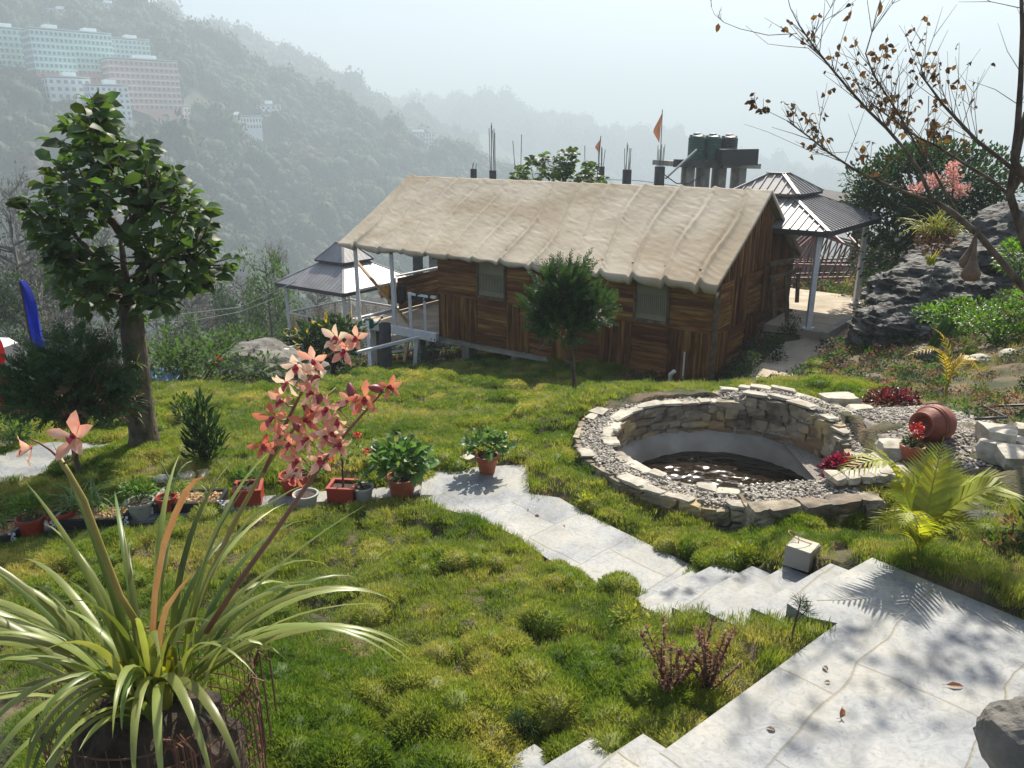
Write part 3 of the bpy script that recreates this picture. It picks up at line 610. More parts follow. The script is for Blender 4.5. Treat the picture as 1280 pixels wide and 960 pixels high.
tower(86,138,42,110,460,20,9,10,'far_green','broad pale green tower with brick base, in the middle of the hillside towers','far_brick',.30)
tower(138,186,50,80,455,16,5,9,'far_green','short pale green block behind the pink brick block')
tower(136,222,76,138,430,22,8,14,'far_pink','long pink brick block with rows of windows on the hillside',grp=None)
tower(186,224,74,84,450,14,2,6,'far_white','small white block behind the top of the pink brick block',bands=None)
tower(60,112,98,134,410,16,4,6,'far_white','white terraced block below the pale green towers')
tower(112,160,108,152,400,12,6,7,'far_white','white block with vertical fins partly behind the tree top')
tower(205,238,134,149,400,12,2,8,'far_white','small white house beside the foot of the pink block')
tower(230,330,146,162,430,26,2,24,'far_white','long low white roofed hall on the hillside')
tower(318,352,132,156,440,14,4,5,'far_white','lone white building among trees right of the low hall')
tower(495,546,167,182,560,16,3,12,'far_white','white three storey block on the distant spur')
tower(120,150,6,20,620,14,4,6,'far_white','small pale building high on the skyline slope')
tower(62,92,14,34,600,14,4,6,'far_green','pale rooftop block rising behind the green towers')
# ---------------------------------------------------------------- paving
def pavemat():
    m=bpy.data.materials.new('pale_flagstone'); m.use_nodes=True; t=m.node_tree; N=t.nodes; K=t.links; b=N['Principled BSDF']; b.inputs['Roughness'].default_value=.62
    g=N.new('ShaderNodeNewGeometry')
    def noise(sc_,det,dist=0): 
        n=N.new('ShaderNodeTexNoise'); n.inputs['Scale'].default_value=sc_; n.inputs['Detail'].default_value=det; n.inputs['Distortion'].default_value=dist; K.new(g.outputs['Position'],n.inputs['Vector']); return n.outputs['Fac']
    def ramp(f,st):
        r=N.new('ShaderNodeValToRGB'); e=r.color_ramp.elements; e[0].position,e[0].color=st[0][0],rgb(st[0][1]); e[1].position,e[1].color=st[-1][0],rgb(st[-1][1])
        for p,c in st[1:-1]: q=e.new(p); q.color=rgb(c)
        K.new(f,r.inputs[0]); return r.outputs[0]
    base=ramp(noise(1.6,8,1.6),[(.3,(.165,.185,.215)),(.5,(.28,.30,.32)),(.7,(.38,.385,.38))])
    fine=ramp(noise(9,9,2.5),[(.36,(.62,.62,.62)),(.56,(1,1,1)),(.64,(.82,.82,.82))])
    mx=N.new('ShaderNodeMix'); mx.data_type='RGBA'; mx.blend_type='MULTIPLY'; mx.inputs[0].default_value=.7; K.new(base,mx.inputs[6]); K.new(fine,mx.inputs[7])
    # mortar joints: rotated irregular slabs
    mp=N.new('ShaderNodeMapping'); mp.inputs['Rotation'].default_value=(0,0,R(-44)); K.new(g.outputs['Position'],mp.inputs[0])
    wn=N.new('ShaderNodeTexNoise'); wn.inputs['Scale'].default_value=2.5; K.new(mp.outputs[0],wn.inputs['Vector'])
    wv=N.new('ShaderNodeVectorMath'); wv.operation='MULTIPLY_ADD'; K.new(wn.outputs['Color'],wv.inputs[0]); wv.inputs[1].default_value=(.11,.11,0); K.new(mp.outputs[0],wv.inputs[2])
    br=N.new('ShaderNodeTexBrick'); br.inputs['Scale'].default_value=1; br.inputs['Brick Width'].default_value=.95; br.inputs['Row Height'].default_value=.62; br.inputs['Mortar Size'].default_value=.009; br.inputs['Mortar Smooth'].default_value=.9; br.offset=.37
    K.new(wv.outputs[0],br.inputs['Vector'])
    st=ramp(noise(2.3,5,.8),[(.42,(0,0,0)),(.66,(1,1,1))])
    yl=N.new('ShaderNodeMix'); yl.data_type='RGBA'; yl.inputs[7].default_value=(.47,.42,.29,1); K.new(mx.outputs[2],yl.inputs[6])
    a=N.new('ShaderNodeMath'); a.operation='MULTIPLY'; K.new(st,a.inputs[0]); a.inputs[1].default_value=.32
    c=N.new('ShaderNodeMath'); c.operation='MULTIPLY_ADD'; K.new(br.outputs['Fac'],c.inputs[0]); c.inputs[1].default_value=.25; K.new(a.outputs[0],c.inputs[2]); c.use_clamp=True; K.new(c.outputs[0],yl.inputs[0])
    br.inputs['Color1'].default_value=(.80,.80,.80,1); br.inputs['Color2'].default_value=(1,.98,.95,1); br.inputs['Mortar'].default_value=(.62,.58,.50,1); br.inputs['Bias'].default_value=-.1
    m4=N.new('ShaderNodeMix'); m4.data_type='RGBA'; m4.blend_type='MULTIPLY'; m4.inputs[0].default_value=1; K.new(yl.outputs[2],m4.inputs[6]); K.new(br.outputs['Color'],m4.inputs[7])
    dt=ramp(noise(38,4),[(.60,(1,1,1)),(.72,(.55,.50,.45))]); m5=N.new('ShaderNodeMix'); m5.data_type='RGBA'; m5.blend_type='MULTIPLY'; m5.inputs[0].default_value=.6; K.new(m4.outputs[2],m5.inputs[6]); K.new(dt,m5.inputs[7])
    K.new(m5.outputs[2],b.inputs['Base Color'])
    bp=N.new('ShaderNodeBump'); bp.inputs['Strength'].default_value=.45; bp.inputs['Distance'].default_value=.012; 
    hh=N.new('ShaderNodeMath'); hh.operation='SUBTRACT'; K.new(noise(12,9,1.5),hh.inputs[0]); mm=N.new('ShaderNodeMath'); mm.operation='MULTIPLY'; mm.inputs[1].default_value=.45; K.new(br.outputs['Fac'],mm.inputs[0]); K.new(mm.outputs[0],hh.inputs[1]); K.new(hh.outputs[0],bp.inputs['Height']); K.new(bp.outputs[0],b.inputs['Normal']); return m
M['pave']=pavemat()
tag(MB().prism(landing,-LAND-.55,-LAND).build('stone_landing',M['pave']),'broad landing of pale flagstones','paving',kind='structure')
mb=MB()
for d,pl in steps1: mb.prism(pl,-d-.5,-d)
tag(mb.build('stone_steps',M['pave']),'pale stone steps from landing down to garden path','steps',kind='structure')
mb=MB()
for d,pl in steps2: mb.prism(pl,-d-.5,-d)
tag(mb.build('lower_stone_steps',M['pave']),'pale stone steps leaving the landing at lower left','steps',kind='structure')
tag(MB().prism(path1,-PATHD-.3,-PATHD).build('stone_path',M['pave']),'pale flagstone path beside the pond','path',kind='structure')
mb=MB(); mb.prism(path2,-4.3,-4.02)
tag(mb.build('lower_path',M['pave']),'pale path on the lower left','path',kind='structure')
mb=MB()
for a,b in zip(kerb[:-1],kerb[1:]): mb.bar(a+Vector((0,0,-.05)),b+Vector((0,0,-.05)),.24,.16)
tag(mb.build('pot_ledge',M['pave']),'low stone ledge that carries the pots','kerb',kind='structure')
# terrace block under the camera side pot
tag(MB().box((-1.1,.5,-2.9),(1.3,3.05,1.74)).build('terrace_block',M['rockg']),'stone terrace edge','terrace',kind='structure')
# sandy concrete path behind the hut and gazebo floor
zc=lambda x,y: float(np.interp(y,[14.5,16,17.6,19,22],[-5.05,-4.98,-4.86,-4.75,-4.72]))
cp2=[tuple(PD(a,b,d))[:2]+(-d,) for a,b,d in ((926,480,5.1),(985,482,5.08),(1030,450,4.95),(1078,425,4.75),(1092,395,4.62),(1062,388,4.70),(1040,400,4.76),(1003,424,4.86),(977,428,4.95))]
tag(MB().prism([c[:2] for c in cp2],[c[2]-.3 for c in cp2],[c[2] for c in cp2]).build('concrete_path',M['pathc']),'sandy concrete path passing the hut','path',kind='structure')
ge1=np.array([.64,.77]); ge2=np.array([-.77,.64]); GN=np.array([7.5,18.5])
def gq(a,b): return tuple(GN+ge1*a+ge2*b)
tag(MB().prism([gq(.05,-.12),gq(5.3,-.12),gq(5.3,4.6),gq(.05,4.6)],-5.2,[-4.66]*4).build('gazebo_floor',M['pathc']),'concrete floor of the open gazebo','floor',kind='structure')
tag(MB().prism([gq(.0,-.32),gq(5.3,-.32),gq(5.3,-.13),gq(.0,-.13)],-5.2,[-4.63]*4).build('floor_kerb',M['concrete']),'concrete kerb along the gazebo floor','kerb',kind='structure')
# ---------------------------------------------------------------- hut
HZ0=-5.42; HZT=-2.95; RG=-1.27
def H(t,s,z): q=H0+ce1*t+ce2*s; return Vector((q[0],q[1],z))
E1=Vector((*ce1,0)); E2=Vector((*ce2,0)); UP=Vector((0,0,1))
hut_o=thing('timber_hut',H(4,2.6,HZ0),'rustic timber hut with patchwork plank walls under a canvas roof','hut')
def slats(mb,org,du,dn,u0,u1,z0,z1,o,r,top=None):
    """panel of slats, org+du*u, outward dn; o='H'/'V'"""
    if o=='H':
        z=z0
        while z<z1-.02:
            w=min(r.uniform(.10,.17),z1-z); th=r.uniform(.03,.06); a=u0+r.uniform(-.012,.012); b=u1+r.uniform(-.012,.012)
            c=org+du*((a+b)/2)+dn*(th/2)+UP*(z+w/2); tl=r.uniform(-.012,.012)
            d2=(du+UP*tl/(max(.3,b-a))).normalized(); mb.box(c,(b-a,th,w-.008),(d2,dn,d2.cross(dn)),jit=.006); z+=w
    else:
        u=u0
        while u<u1-.02:
            w=min(r.uniform(.07,.13),u1-u); th=r.uniform(.03,.06); zt=z1 if top is None else min(z1,top(u+w/2))
            if zt>z0+.02:
                c=org+du*(u+w/2)+dn*(th/2)+UP*((z0+zt)/2); ti=r.uniform(-.01,.01); zz=(UP+du*ti).normalized()
                mb.box(c,(w-.008,th,zt-z0+r.uniform(-.02,.02)),(du,dn,zz),jit=.006)
            u+=w
rr=np.random.default_rng(5)
fw=thing('x',H(0,0,HZ0),None,None); bpy.data.objects.remove(fw)
# backing walls
bk=MB()
bk.box(H(3.95,.05,(HZ0+HZT+.15)/2),(7.9,.06,HZT-HZ0+.15),(E1,E2,UP)).build('front_wall',M['wood_old'],hut_o)
front=hut_o.children[0]
def poly_wall(mb,t,th=.06):
    v=[H(t,0,HZ0),H(t,5.3,HZ0),H(t,5.3,HZT),H(t,2.65,RG-.12),H(t,0,HZT)]; a=[p for p in v]; b=[p+E1*th for p in v]; n=5
    mb.add([tuple(p) for p in a+b],[tuple(range(5)),tuple(range(5,10))[::-1]]+[(i,i+5,(i+1)%5+5,(i+1)%5) for i in range(5)])
m_=MB(); poly_wall(m_,.02); gable=m_.build('gable_wall',M['wood_old'],hut_o)
m_=MB(); poly_wall(m_,7.84); m_.build('porch_wall',M['wood_old'],hut_o)
MB().box(H(3.95,5.26,(HZ0+HZT)/2),(7.9,.06,HZT-HZ0),(E1,E2,UP)).build('rear_wall',M['wood_old'],hut_o)
# front patchwork: t measured from the near corner; window gaps left open
mh,mv=MB(),MB(); dn=-E2; O=H(0,.02,0)
def tpx(px):   # front wall coordinate t of a photo column
    u=px-640; best=min(np.arange(-.5,8.6,.01),key=lambda t:abs((H0+ce1*t)[0]/(H0+ce1*t)[1]-(u/960)/.962)); return float(best)
cols=[(0,tpx(834),'V','H','H'),(tpx(834),tpx(789),'H','W',None),(tpx(789),tpx(746),'V','H','H'),(tpx(746),tpx(716),'H','V',None),(tpx(716),tpx(690),'V','H',None),(tpx(690),tpx(662),'H','V',None),(tpx(662),tpx(634),'V','H',None),(tpx(634),tpx(598),'H','W',None),(tpx(598),7.9,'V','H',None)]
zmid=HZ0+1.22
wins=[]
for a,b,lo,hi,_ in cols:
    for o,z0,z1 in ((lo,HZ0,zmid),(hi,zmid,HZT+.1)):
        if o=='W': wins.append((a,b)); slats(mh,O,E1,dn,a,b,z1-.22,z1,'H',rr); slats(mh,O,E1,dn,a,b,z0,z0+.1,'H',rr); continue
        slats(mh if o=='H' else mv,O,E1,dn,a,b,z0,z1,o,rr)
mh.build('horizontal_slats',M['woodH'],front); mv.build('vertical_slats',M['woodV'],front)
for i,(a,b) in enumerate(wins):
    fr=MB(); z0,z1=zmid+.1,HZT-.12; a+=.04; b-=.04
    for p,q in (((a,z0),(b,z0)),((a,z1),(b,z1)),((a,z0),(a,z1)),((b,z0),(b,z1))): fr.bar(H(p[0],-.05,p[1]),H(q[0],-.05,q[1]),.05,.07)
    f=fr.build('window',M['wood_old'],hut_o); tag(f,'canvas covered window beside the near corner' if i==0 else 'tall canvas covered window near the porch')
    MB().box(H((a+b)/2,-.03,(z0+z1)/2),(b-a-.05,.012,z1-z0-.05),(E1,E2,UP)).build('canvas_screen',M['canvas_in'],f)
    mb=MB()
    for k in range(int((b-a)/.05)): mb.box(H(a+.03+k*.05,-.05,(z0+z1)/2-.12),(.006,.006,(z1-z0)*.45),(E1,E2,UP))
    mb.build('mesh_wire',M['roofdark'],f)
# gable patchwork (outward = -E1)
mh,mv=MB(),MB(); O=H(-.0,0,0); rise=(RG-.12-HZT)/2.65
top=lambda s: HZT+rise*(s if s<2.65 else 5.3-s)-.02
rows=[HZ0-.12,HZ0+1.15,HZ0+2.3,HZ0+5]; sc_=[0,.95,2.05,3.0,4.2,5.3]
for j in range(3):
    for i in range(5):
        a,b=sc_[i],sc_[i+1]; o='V' if (i+j)%2==0 or j==2 else 'H'
        z0=rows[j]+(.12 if i>2 and j==0 else 0)-.35*0; z1=rows[j+1]
        if o=='V': slats(mv,O,E2,-E1,a,b,z0,z1,'V',rr,top=top)
        else: slats(mh,O,E2,-E1,a,b,z0,min(z1,min(top(a),top(b))+.3 if j==1 else z1),'H',rr)
mh.build('horizontal_slats',M['woodH'],gable); mv.build('vertical_slats',M['woodV'],gable)
for s in (0,5.3): MB().bar(H(-.05,s,HZ0-.25),H(-.05,s,HZT),.12,.12).build('corner_post',M['wood_old'],hut_o)
# floor beam, posts under the hut
MB().bar(H(-.1,.12,HZ0-.1),H(11.1,.12,HZ0-.1),.14,.18).build('floor_beam',M['concrete'],hut_o)
MB().bar(H(-.1,5.2,HZ0-.1),H(11.1,5.2,HZ0-.1),.14,.18).build('floor_beam',M['concrete'],hut_o)
MB().box(H(5.5,2.65,HZ0-.06),(11.1,5.2,.1),(E1,E2,UP)).build('floor_deck',M['wood_old'],hut_o)
for t in (1.8,3.6,5.4,7.1,8.9,10.7):
    for s in (.25,2.7,5.0):
        p=H(t,s,0); zg=float(Zbase(np.array([p.x]),np.array([p.y]))[0]); 
        MB().box(H(t,s,(zg-.3+HZ0-.15)/2),(.24,.24,HZ0-.15-zg+.3),(E1,E2,UP)).build('support_post',M['concrete'],hut_o)
# canvas roof
def canvas():
    nt_,ns=460,160; T=np.linspace(-.2,11.35,nt_); res=[]
    for side in (0,1):
        S=np.linspace(0,1,ns); TT,SS=np.meshgrid(T,S,indexing='ij')
        run=3.08; s=2.65-SS*run if side==0 else 2.65+SS*run
        z=RG+.02-SS*1.78 + .02*(SS-1)*0
        ph=(TT+.35*SS*(1 if side==0 else -1)+.12*np.sin(SS*5+TT))/ .88
        fr=ph-np.floor(ph); k=np.floor(ph)
        am=(.35+.9*_h(k.astype(int),k.astype(int)*0,k.astype(int)*0,4))
        fold=np.exp(-np.abs(fr-.5)/.075)*.115*am-.06*am*np.exp(-((fr-.62)/.07)**2)
        dd=np.exp(-((fr-.56)/.22)**2)
        wr=(np.abs(fbm(TT*1.6+SS*3,SS*26+TT*5,side,3,8))*-.010+.004)*dd+.006*fbm(TT*3.5,SS*40+TT*4,side,2,58)+(np.abs(fbm(TT*2.5+9,SS*10,side,3,28))*-.012)+fbm(TT*9,SS*16,side,3,18)*.004
        sag=-.05*np.sin(np.pi*SS)
        z=z+fold*(.5+.5*SS)+wr+sag
        z=np.where(SS<.05,z-.0,z)
        # lower hem: scalloped drop
        P=np.stack([H0[0]+ce1[0]*TT+ce2[0]*s,H0[1]+ce1[1]*TT+ce2[1]*s,z],-1)
        hem=[]; sc2=.07+.05*np.abs(np.sin(T*np.pi/1.05+1+1.2*fbm(T*.5,T*0,0,2,13)))+.05*fbm(T*.7,T*0,0,3,3)
        out=-1 if side==0 else 1
        for h_,off in ((.35,.03),(.8,.01),(1.0,-.05),(.85,-.14)):
            q=P[:,-1,:].copy(); q[:,2]-=sc2*h_*1.3; q[:,0]+=ce2[0]*out*off; q[:,1]+=ce2[1]*out*off; hem.append(q)
        P=np.concatenate([P,np.stack(hem,1)],1)
        # gable-side turned edge
        e=P[:1].copy(); e[...,2]-=.10; e[...,0]+=ce1[0]*.02; e[...,1]+=ce1[1]*.02; P=np.concatenate([e,P],0)
        res.append(P)
    mb=MB(); mb.grid(res[0]); mb.grid(res[1].transpose(1,0,2)); return mb
rf=canvas().build('canvas_roof',M['canvas'],hut_o,smooth=True)
sm=rf.modifiers.new('thick','SOLIDIFY'); sm.thickness=.012; sm.offset=-1
# roof poles and porch
MB().bar(H(-.1,2.65,RG-.08),H(11.2,2.65,RG-.08),.09,.09).build('ridge_pole',M['wood_old'],hut_o)
for s in (-.15,5.4): MB().bar(H(-.1,s,HZT-.07),H(11.2,s,HZT-.07),.07,.07).build('eave_rail',M['white'],hut_o)
for t in (11.0,9.55,8.2):
    MB().bar(H(t,-.1 if t>9 else 5.25,HZ0),H(t,-.1 if t>9 else 5.25,HZT-.05),.10,.10).build('porch_post',M['white'],hut_o) if t!=8.2 else None
MB().bar(H(11.0,5.25,HZ0),H(11.0,5.25,HZT),.10,.10).build('porch_post',M['white'],hut_o)
for t in (7.9,9.5,11.1):
    for side in (0,1):
        a=H(t,-.2 if side==0 else 5.5,HZT-.24); MB().bar(a,H(t,2.65,RG-.20),.06,.08).build('rafter',M['wood_old'],hut_o)
MB().bar(H(7.9,-.12,HZ0-.02),H(11.25,-.12,HZ0-.02),.12,.24).build('porch_beam',M['white'],hut_o)
MB().bar(H(11.2,-.1,HZ0-.02),H(11.2,5.3,HZ0-.02),.12,.24).build('porch_beam',M['white'],hut_o)
MB().box(H(9.5,2.6,HZ0+.015),(3.2,5.2,.05),(E1,E2,UP)).build('porch_floor',M['pathc'],hut_o)
# porch front gate posts
mb=MB(); mb.bar(H(8.9,-.1,HZ0+.08),H(8.9,-.1,HZ0+1.15),.09); mb.bar(H(8.35,-.1,HZ0+.08),H(8.35,-.1,HZ0+1.05),.07); mb.bar(H(8.95,-.1,HZ0+1.12),H(7.92,-.1,HZ0+1.12),.07)
mb.build('porch_rail',M['white'],hut_o)
# porch back and side railing planks
mb=MB()
for k in range(6): mb.box(H(11.02,3.45,HZ0+.15+k*.17),(.04,3.6,.16),(E1,E2,UP),jit=.006)
mb.build('porch_parapet',M['woodH'],hut_o)
MB().bar(H(11.02,1.6,HZ0+1.16),H(11.02,5.3,HZ0+1.16),.10,.05).build('parapet_rail',M['white'],hut_o)
mb=MB(); mb.bar(H(11.1,.0,HZ0+.95),H(11.1,1.6,HZ0+.95),.06); mb.bar(H(11.1,1.6,HZ0+.1),H(11.1,1.6,HZ0+1.1),.07); mb.build('side_rail',M['white'],hut_o)
MB().tube([H(.55,-.12,HZ0-.1),H(.55,-.12,HZ0+.75)],.02).build('drain_pipe',M['white'],hut_o)
# masonry footing near the corner
MB().box(H(2.0,.35,HZ0-.35),(4.2,.5,.5),(E1,E2,UP),jit=.03).build('footing',M['concrete'],hut_o)
# loose things at the hut
pa,pb=PY(446,327,23.1),PY(513,407,22.1)
o=MB().bar(pa,pb,.10,.045).build('timber_brace',M['wood_new']); tag(o,'long slanting wooden plank leaning across the porch beside the white post','plank','planks leaning at the porch')
o=MB().bar(PY(514,405,21.9),PY(502,470,21.6),.12,.05).build('timber_prop',M['wood_new']); tag(o,'short upright wooden plank propping the porch beam from the lawn','plank','planks leaning at the porch')
def cloth(name,c,wd,dr,mt,label,ax=E1,seed=0):
    n=16; u=np.linspace(-.5,.5,n); v=np.linspace(-1,1,18); U,Vv=np.meshgrid(u,v,indexing='ij')
    a=np.abs(Vv); off=np.where(a<.12,Vv*.25,np.sign(Vv)*.035); z=-np.maximum(a-.1,0)*dr*(.75+.4*vnoise(U*5,np.sign(Vv)*3,0,seed)); wv=fbm(U*9,Vv*2,seed,3,seed)*.06
    cc=np.array(c); A=np.array(ax); B=np.array(ax.cross(UP)); P=cc+U[...,None]*wd*A+(off+wv*(a>.1))[...,None]*B+z[...,None]*np.array([0,0,1]); o=MB().grid(P).build(name,mt,smooth=True)
    s=o.modifiers.new('t','SOLIDIFY'); s.thickness=.01; tag(o,label,'clothing'); return o
M['black']=mat('black_cloth',(.012,.012,.014),(.03,.03,.03),8,.95); M['yellowc']=mat('mustard_cloth',(.32,.16,.02),(.42,.22,.03),8,.95)
cloth('jacket',PY(495,356,24.3),.75,.65,M['black'],'dark jacket draped over the porch railing behind the slanting plank',E1,3)
cloth('shawl',PY(480,355,24.2),.45,.5,M['yellowc'],'mustard cloth draped over the porch railing beside the dark jacket',E1,5)
cloth('towel',H(8.45,-.1,HZ0+1.17),.7,.22,M['black'],'small black cloth lying over the white porch gate',E1,9)
# watering can
c=PY(461,409,22.0); c.z-=.02; o=thing('watering_can',c,'green plastic watering can standing on the white porch beam','watering can')
M['wcan']=mat('green_plastic',(.0,.12,.06),(.0,.15,.08),5,.35)
MB().lathe(c,[(.01,0),(.15,0),(.16,.05),(.155,.22),(.12,.27),(.05,.29),(.0,.29)],20).build('body',M['wcan'],o,smooth=True)
MB().tube([c+Vector((.13,0,.06)),c+Vector((.25,0,.13)),c+Vector((.36,0,.27))],[.035,.025,.018],10).build('spout',M['wcan'],o,smooth=True)
MB().lathe(c+Vector((.37,0,.28)),[(.0,0),(.02,0),(.045,.05),(.045,.06),(0,.06)],12,((.7,0,-.7),(0,1,0),(.7,0,.7))).build('rose',M['redpot'],o,smooth=True)
MB().tube([c+Vector((-.14,0,.07)),c+Vector((-.22,0,.15)),c+Vector((-.18,0,.30)),c+Vector((-.02,0,.36)),c+Vector((.08,0,.28))],.014,8).build('handle',M['wcan'],o,smooth=True)
# white pipe frame in front of the porch
o=thing('handrail',PY(522,466,20.3),'white tubular handrail frame on the lawn in front of the porch','handrail')
MB().bar(PY(522,422,20.3),PY(432,444,18.6),.09,.07).build('top_rail',M['white'],o); MB().bar(PY(521,421,20.3),PY(518,464,20.3),.10,.10).build('post',M['white'],o)
MB().bar(PY(459,402,21.0),PY(464,478,19.6),.09,.09).build('post',M['white'],o); MB().bar(PY(460,408,20.4),PY(436,415,20),.07,.06).build('side_rail',M['white'],o)
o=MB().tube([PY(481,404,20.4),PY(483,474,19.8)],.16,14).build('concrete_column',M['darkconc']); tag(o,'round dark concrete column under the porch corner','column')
o=thing('fence_frame',PY(360,492,17.2),'white post and rail standing behind the cream orchid flowers','rail')
MB().bar(PY(358,436,17.2),PY(360,494,17.2),.10,.10).build('post',M['white'],o); MB().bar(PY(349,437,17.2),PY(380,431,18.2),.1,.05).build('top_rail',M['white'],o); MB().bar(PY(340,486,17.0),PY(362,482,17.3),.08,.05).build('low_rail',M['white'],o)
# rack of small pots under the porch
o=thing('pot_rack',PY(520,460,22.5),'low black rack of small red pots under the porch','plant rack')
for dy,nm in ((455,'shelf'),(437,'shelf')): MB().bar(PY(488,dy+4,22.5),PY(556,dy-6,23.3),.25,.03).build(nm,M['blackp'],o)
for k in range(7):
    p=PY(492+k*9,452-k*1.3,22.5+.1*k); MB().lathe(p,[(.0,0),(.07,0),(.09,.15),(.075,.15),(.0,.13)],10).build('small_pot',M['redpot'],o)
# ---------------------------------------------------------------- gazebos
def gazebo(name,c,half,z_e,z_m,z_c,z_t,label,z_floor,ax1,ax2,ph=.3,rail=False):
    o=thing(name,(c[0],c[1],z_floor),label,'gazebo','gazebos'); c=Vector((c[0],c[1],0)); a=Vector((*ax1,0)); b=Vector((*ax2,0)); dirs=[(-b,a),(a,b),(b,-a),(-a,-b)]
    def tier(h0,h1,z0,z1,nm):
        pan=MB(); rib=MB()
        for nrm,tan in dirs:
            E0=c+nrm*h0-tan*h0+UP*z0; E1_=c+nrm*h0+tan*h0+UP*z0; T0=c+nrm*h1-tan*h1+UP*z1; T1=c+nrm*h1+tan*h1+UP*z1
            pan.add([E0,E1_,T1,T0],[(0,1,2,3)]); 
            k=-h0+.1
            while k<h0:
                top=1 if abs(k)<=h1 else (h0-abs(k))/(h0-h1)
                p=E0+tan*(k+h0); q=p+((-nrm)*(h0-h1)+UP*(z1-z0))*top
                if (q-p).length>.08: rib.bar(p+UP*.015,q+UP*.015,.035,.03)
                k+=.21
            rib.bar(E0+UP*.02,T0+UP*.02,.10,.03)
        r=pan.build(nm,M['roofmetal'],o); s=r.modifiers.new('t','SOLIDIFY'); s.thickness=.02; s.offset=-1
        rib.build('seams',M['roofmetal'],r); return r
    tier(half,half*.33,z_e,z_m,'roof'); tier(half*.42,.22,z_c,z_t,'upper_roof')
    mb=MB()
    for nrm,tan in dirs: mb.bar(c+nrm*(half-.02)-tan*half+UP*(z_e-.07),c+nrm*(half-.02)+tan*half+UP*(z_e-.07),.03,.13)
    mb.build('fascia',M['roofdark'],o); hh=half*.42
    mb=MB()
    for nrm,tan in dirs: mb.bar(c+nrm*(hh-.02)-tan*hh+UP*(z_c-.03),c+nrm*(hh-.02)+tan*hh+UP*(z_c-.03),.03,.07); mb.bar(c+nrm*half*.33-tan*half*.33+UP*((z_m+z_c)/2),c+nrm*half*.33+tan*half*.33+UP*((z_m+z_c)/2),.04,z_c-z_m+.06)
    mb.bar(c-a*.24+UP*(z_t+.02),c+a*.24+UP*(z_t+.02),.5,.05); mb.build('vent_trim',M['roofdark'],o)
    pts=[]
    for i,(x,y) in enumerate(((-1,-1),(1,-1),(1,1),(-1,1))):
        p=c+a*x*(half-ph)+b*y*(half-ph); pts.append(p); MB().bar(p+UP*z_floor,p+UP*(z_e-.02),.12,.12).build('post',M['white'],o)
        MB().box(p+UP*(z_floor+.02),(.24,.24,.05),(a,b,UP)).build('base_plate',M['white'],o)
        MB().bar(p+UP*(z_e+.02),c+UP*(z_t-.25),.06,.08).build('hip_rafter',M['roofdark'],o)
    if rail:
        for i in range(4):
            p,q=pts[i],pts[(i+1)%4]; d=(q-p); L=d.length; d.normalize(); mb=MB(); zf=z_floor
            for h in (.12,1.0): mb.bar(p+UP*(zf+h),q+UP*(zf+h),.05,.05)
            npn=4; 
            for k in range(npn+1): mb.bar(p+d*L*k/npn+UP*zf,p+d*L*k/npn+UP*(zf+1),.05,.05)
            mb.build('railing',M['white'],o)
            mb=MB()
            for k in range(npn):
                c0=p+d*L*(k+.5)/npn+UP*(zf+.56); w0=L/npn/2-.05
                for f in ((1,.40),(.78,.30),(.56,.20),(.34,.11)):
                    w,h=w0*f[0],f[1]
                    mb.bar(c0-d*w+UP*h,c0+d*w+UP*h,.02); mb.bar(c0-d*w-UP*h,c0+d*w-UP*h,.02); mb.bar(c0-d*w+UP*h,c0-d*w-UP*h,.02); mb.bar(c0+d*w*.98-UP*h,c0+d*w*.98+UP*h,.02)
            mb.build('rail_pattern',M['wood_new'] if i%2 else M['wood_new'],o)
        MB().box(c+UP*(zf-.12),(half*2-.4,half*2-.4,.22),(a,b,UP)).build('floor_slab',M['concrete'],o)
        for p in pts: MB().bar(p+UP*(zf-7),p+UP*(zf-.1),.2,.2).build('stilt',M['concrete'],o)
    return o
gazebo('gazebo',tuple(GN+ge1*2.15+ge2*2.15),2.2,-2.2,-1.55,-1.47,-1.02,'open gazebo with ribbed metal hip roof right of the hut',-4.66,ge1,ge2)
g1c=PY(432,350,31.5); gazebo('gazebo',(g1c.x,g1c.y),2.0,-5.75,-4.95,-4.85,-4.2,'gazebo with grey ribbed roof and patterned railing left of the hut',-8.0+.0,ce1*1.0,ce2*1.0,.3,True)
# ---------------------------------------------------------------- rocks and stones
def blockT(seed,sub=ICO2,p=7,nz=.16):
    v,f=sub; q=(np.abs(v)**p).sum(1)**(1/p); w=v/q[:,None]*.5
    n=fbm(v[:,0]*1.3+seed*7,v[:,1]*1.3,v[:,2]*1.3,3,seed)
    w=w*(1+n[:,None]*nz*2); return w,f
BT=[blockT(k) for k in range(10)]
def brick_t(seed):
    import bmesh
    bm=bmesh.new(); bmesh.ops.create_cube(bm,size=1); bmesh.ops.subdivide_edges(bm,edges=bm.edges[:],cuts=2,use_grid_fill=True)
    v=np.array([tuple(q.co) for q in bm.verts]); f=[tuple(x.index for x in q.verts) for q in bm.faces]; bm.free(); r=np.random.default_rng(seed)
    e=(np.abs(v)>.49).sum(1); v=v*(1-.035*(e==2)-.09*(e==3))[:,None]; sk=r.uniform(-.16,.16,3); v[:,0]+=v[:,2]*sk[0]+v[:,1]*sk[1]; v[:,2]*=1+v[:,0]*sk[2]*1.5
    v[:,1]*=1+v[:,0]*r.uniform(-.5,.5); return v+r.normal(0,.028,v.shape),f
BT=[brick_t(k) for k in range(10)]
def put_stones(mb,C,F,S,r):
    """C centres, F frames (n,3,3 columns axes), S sizes (n,3)"""
    C=np.array(C);F=np.array(F);S=np.array(S); k=r.integers(0,10,len(C))
    for j in range(10):
        m=k==j
        if m.any(): mb.inst(BT[j],C[m],F[m]*S[m][:,None,:])
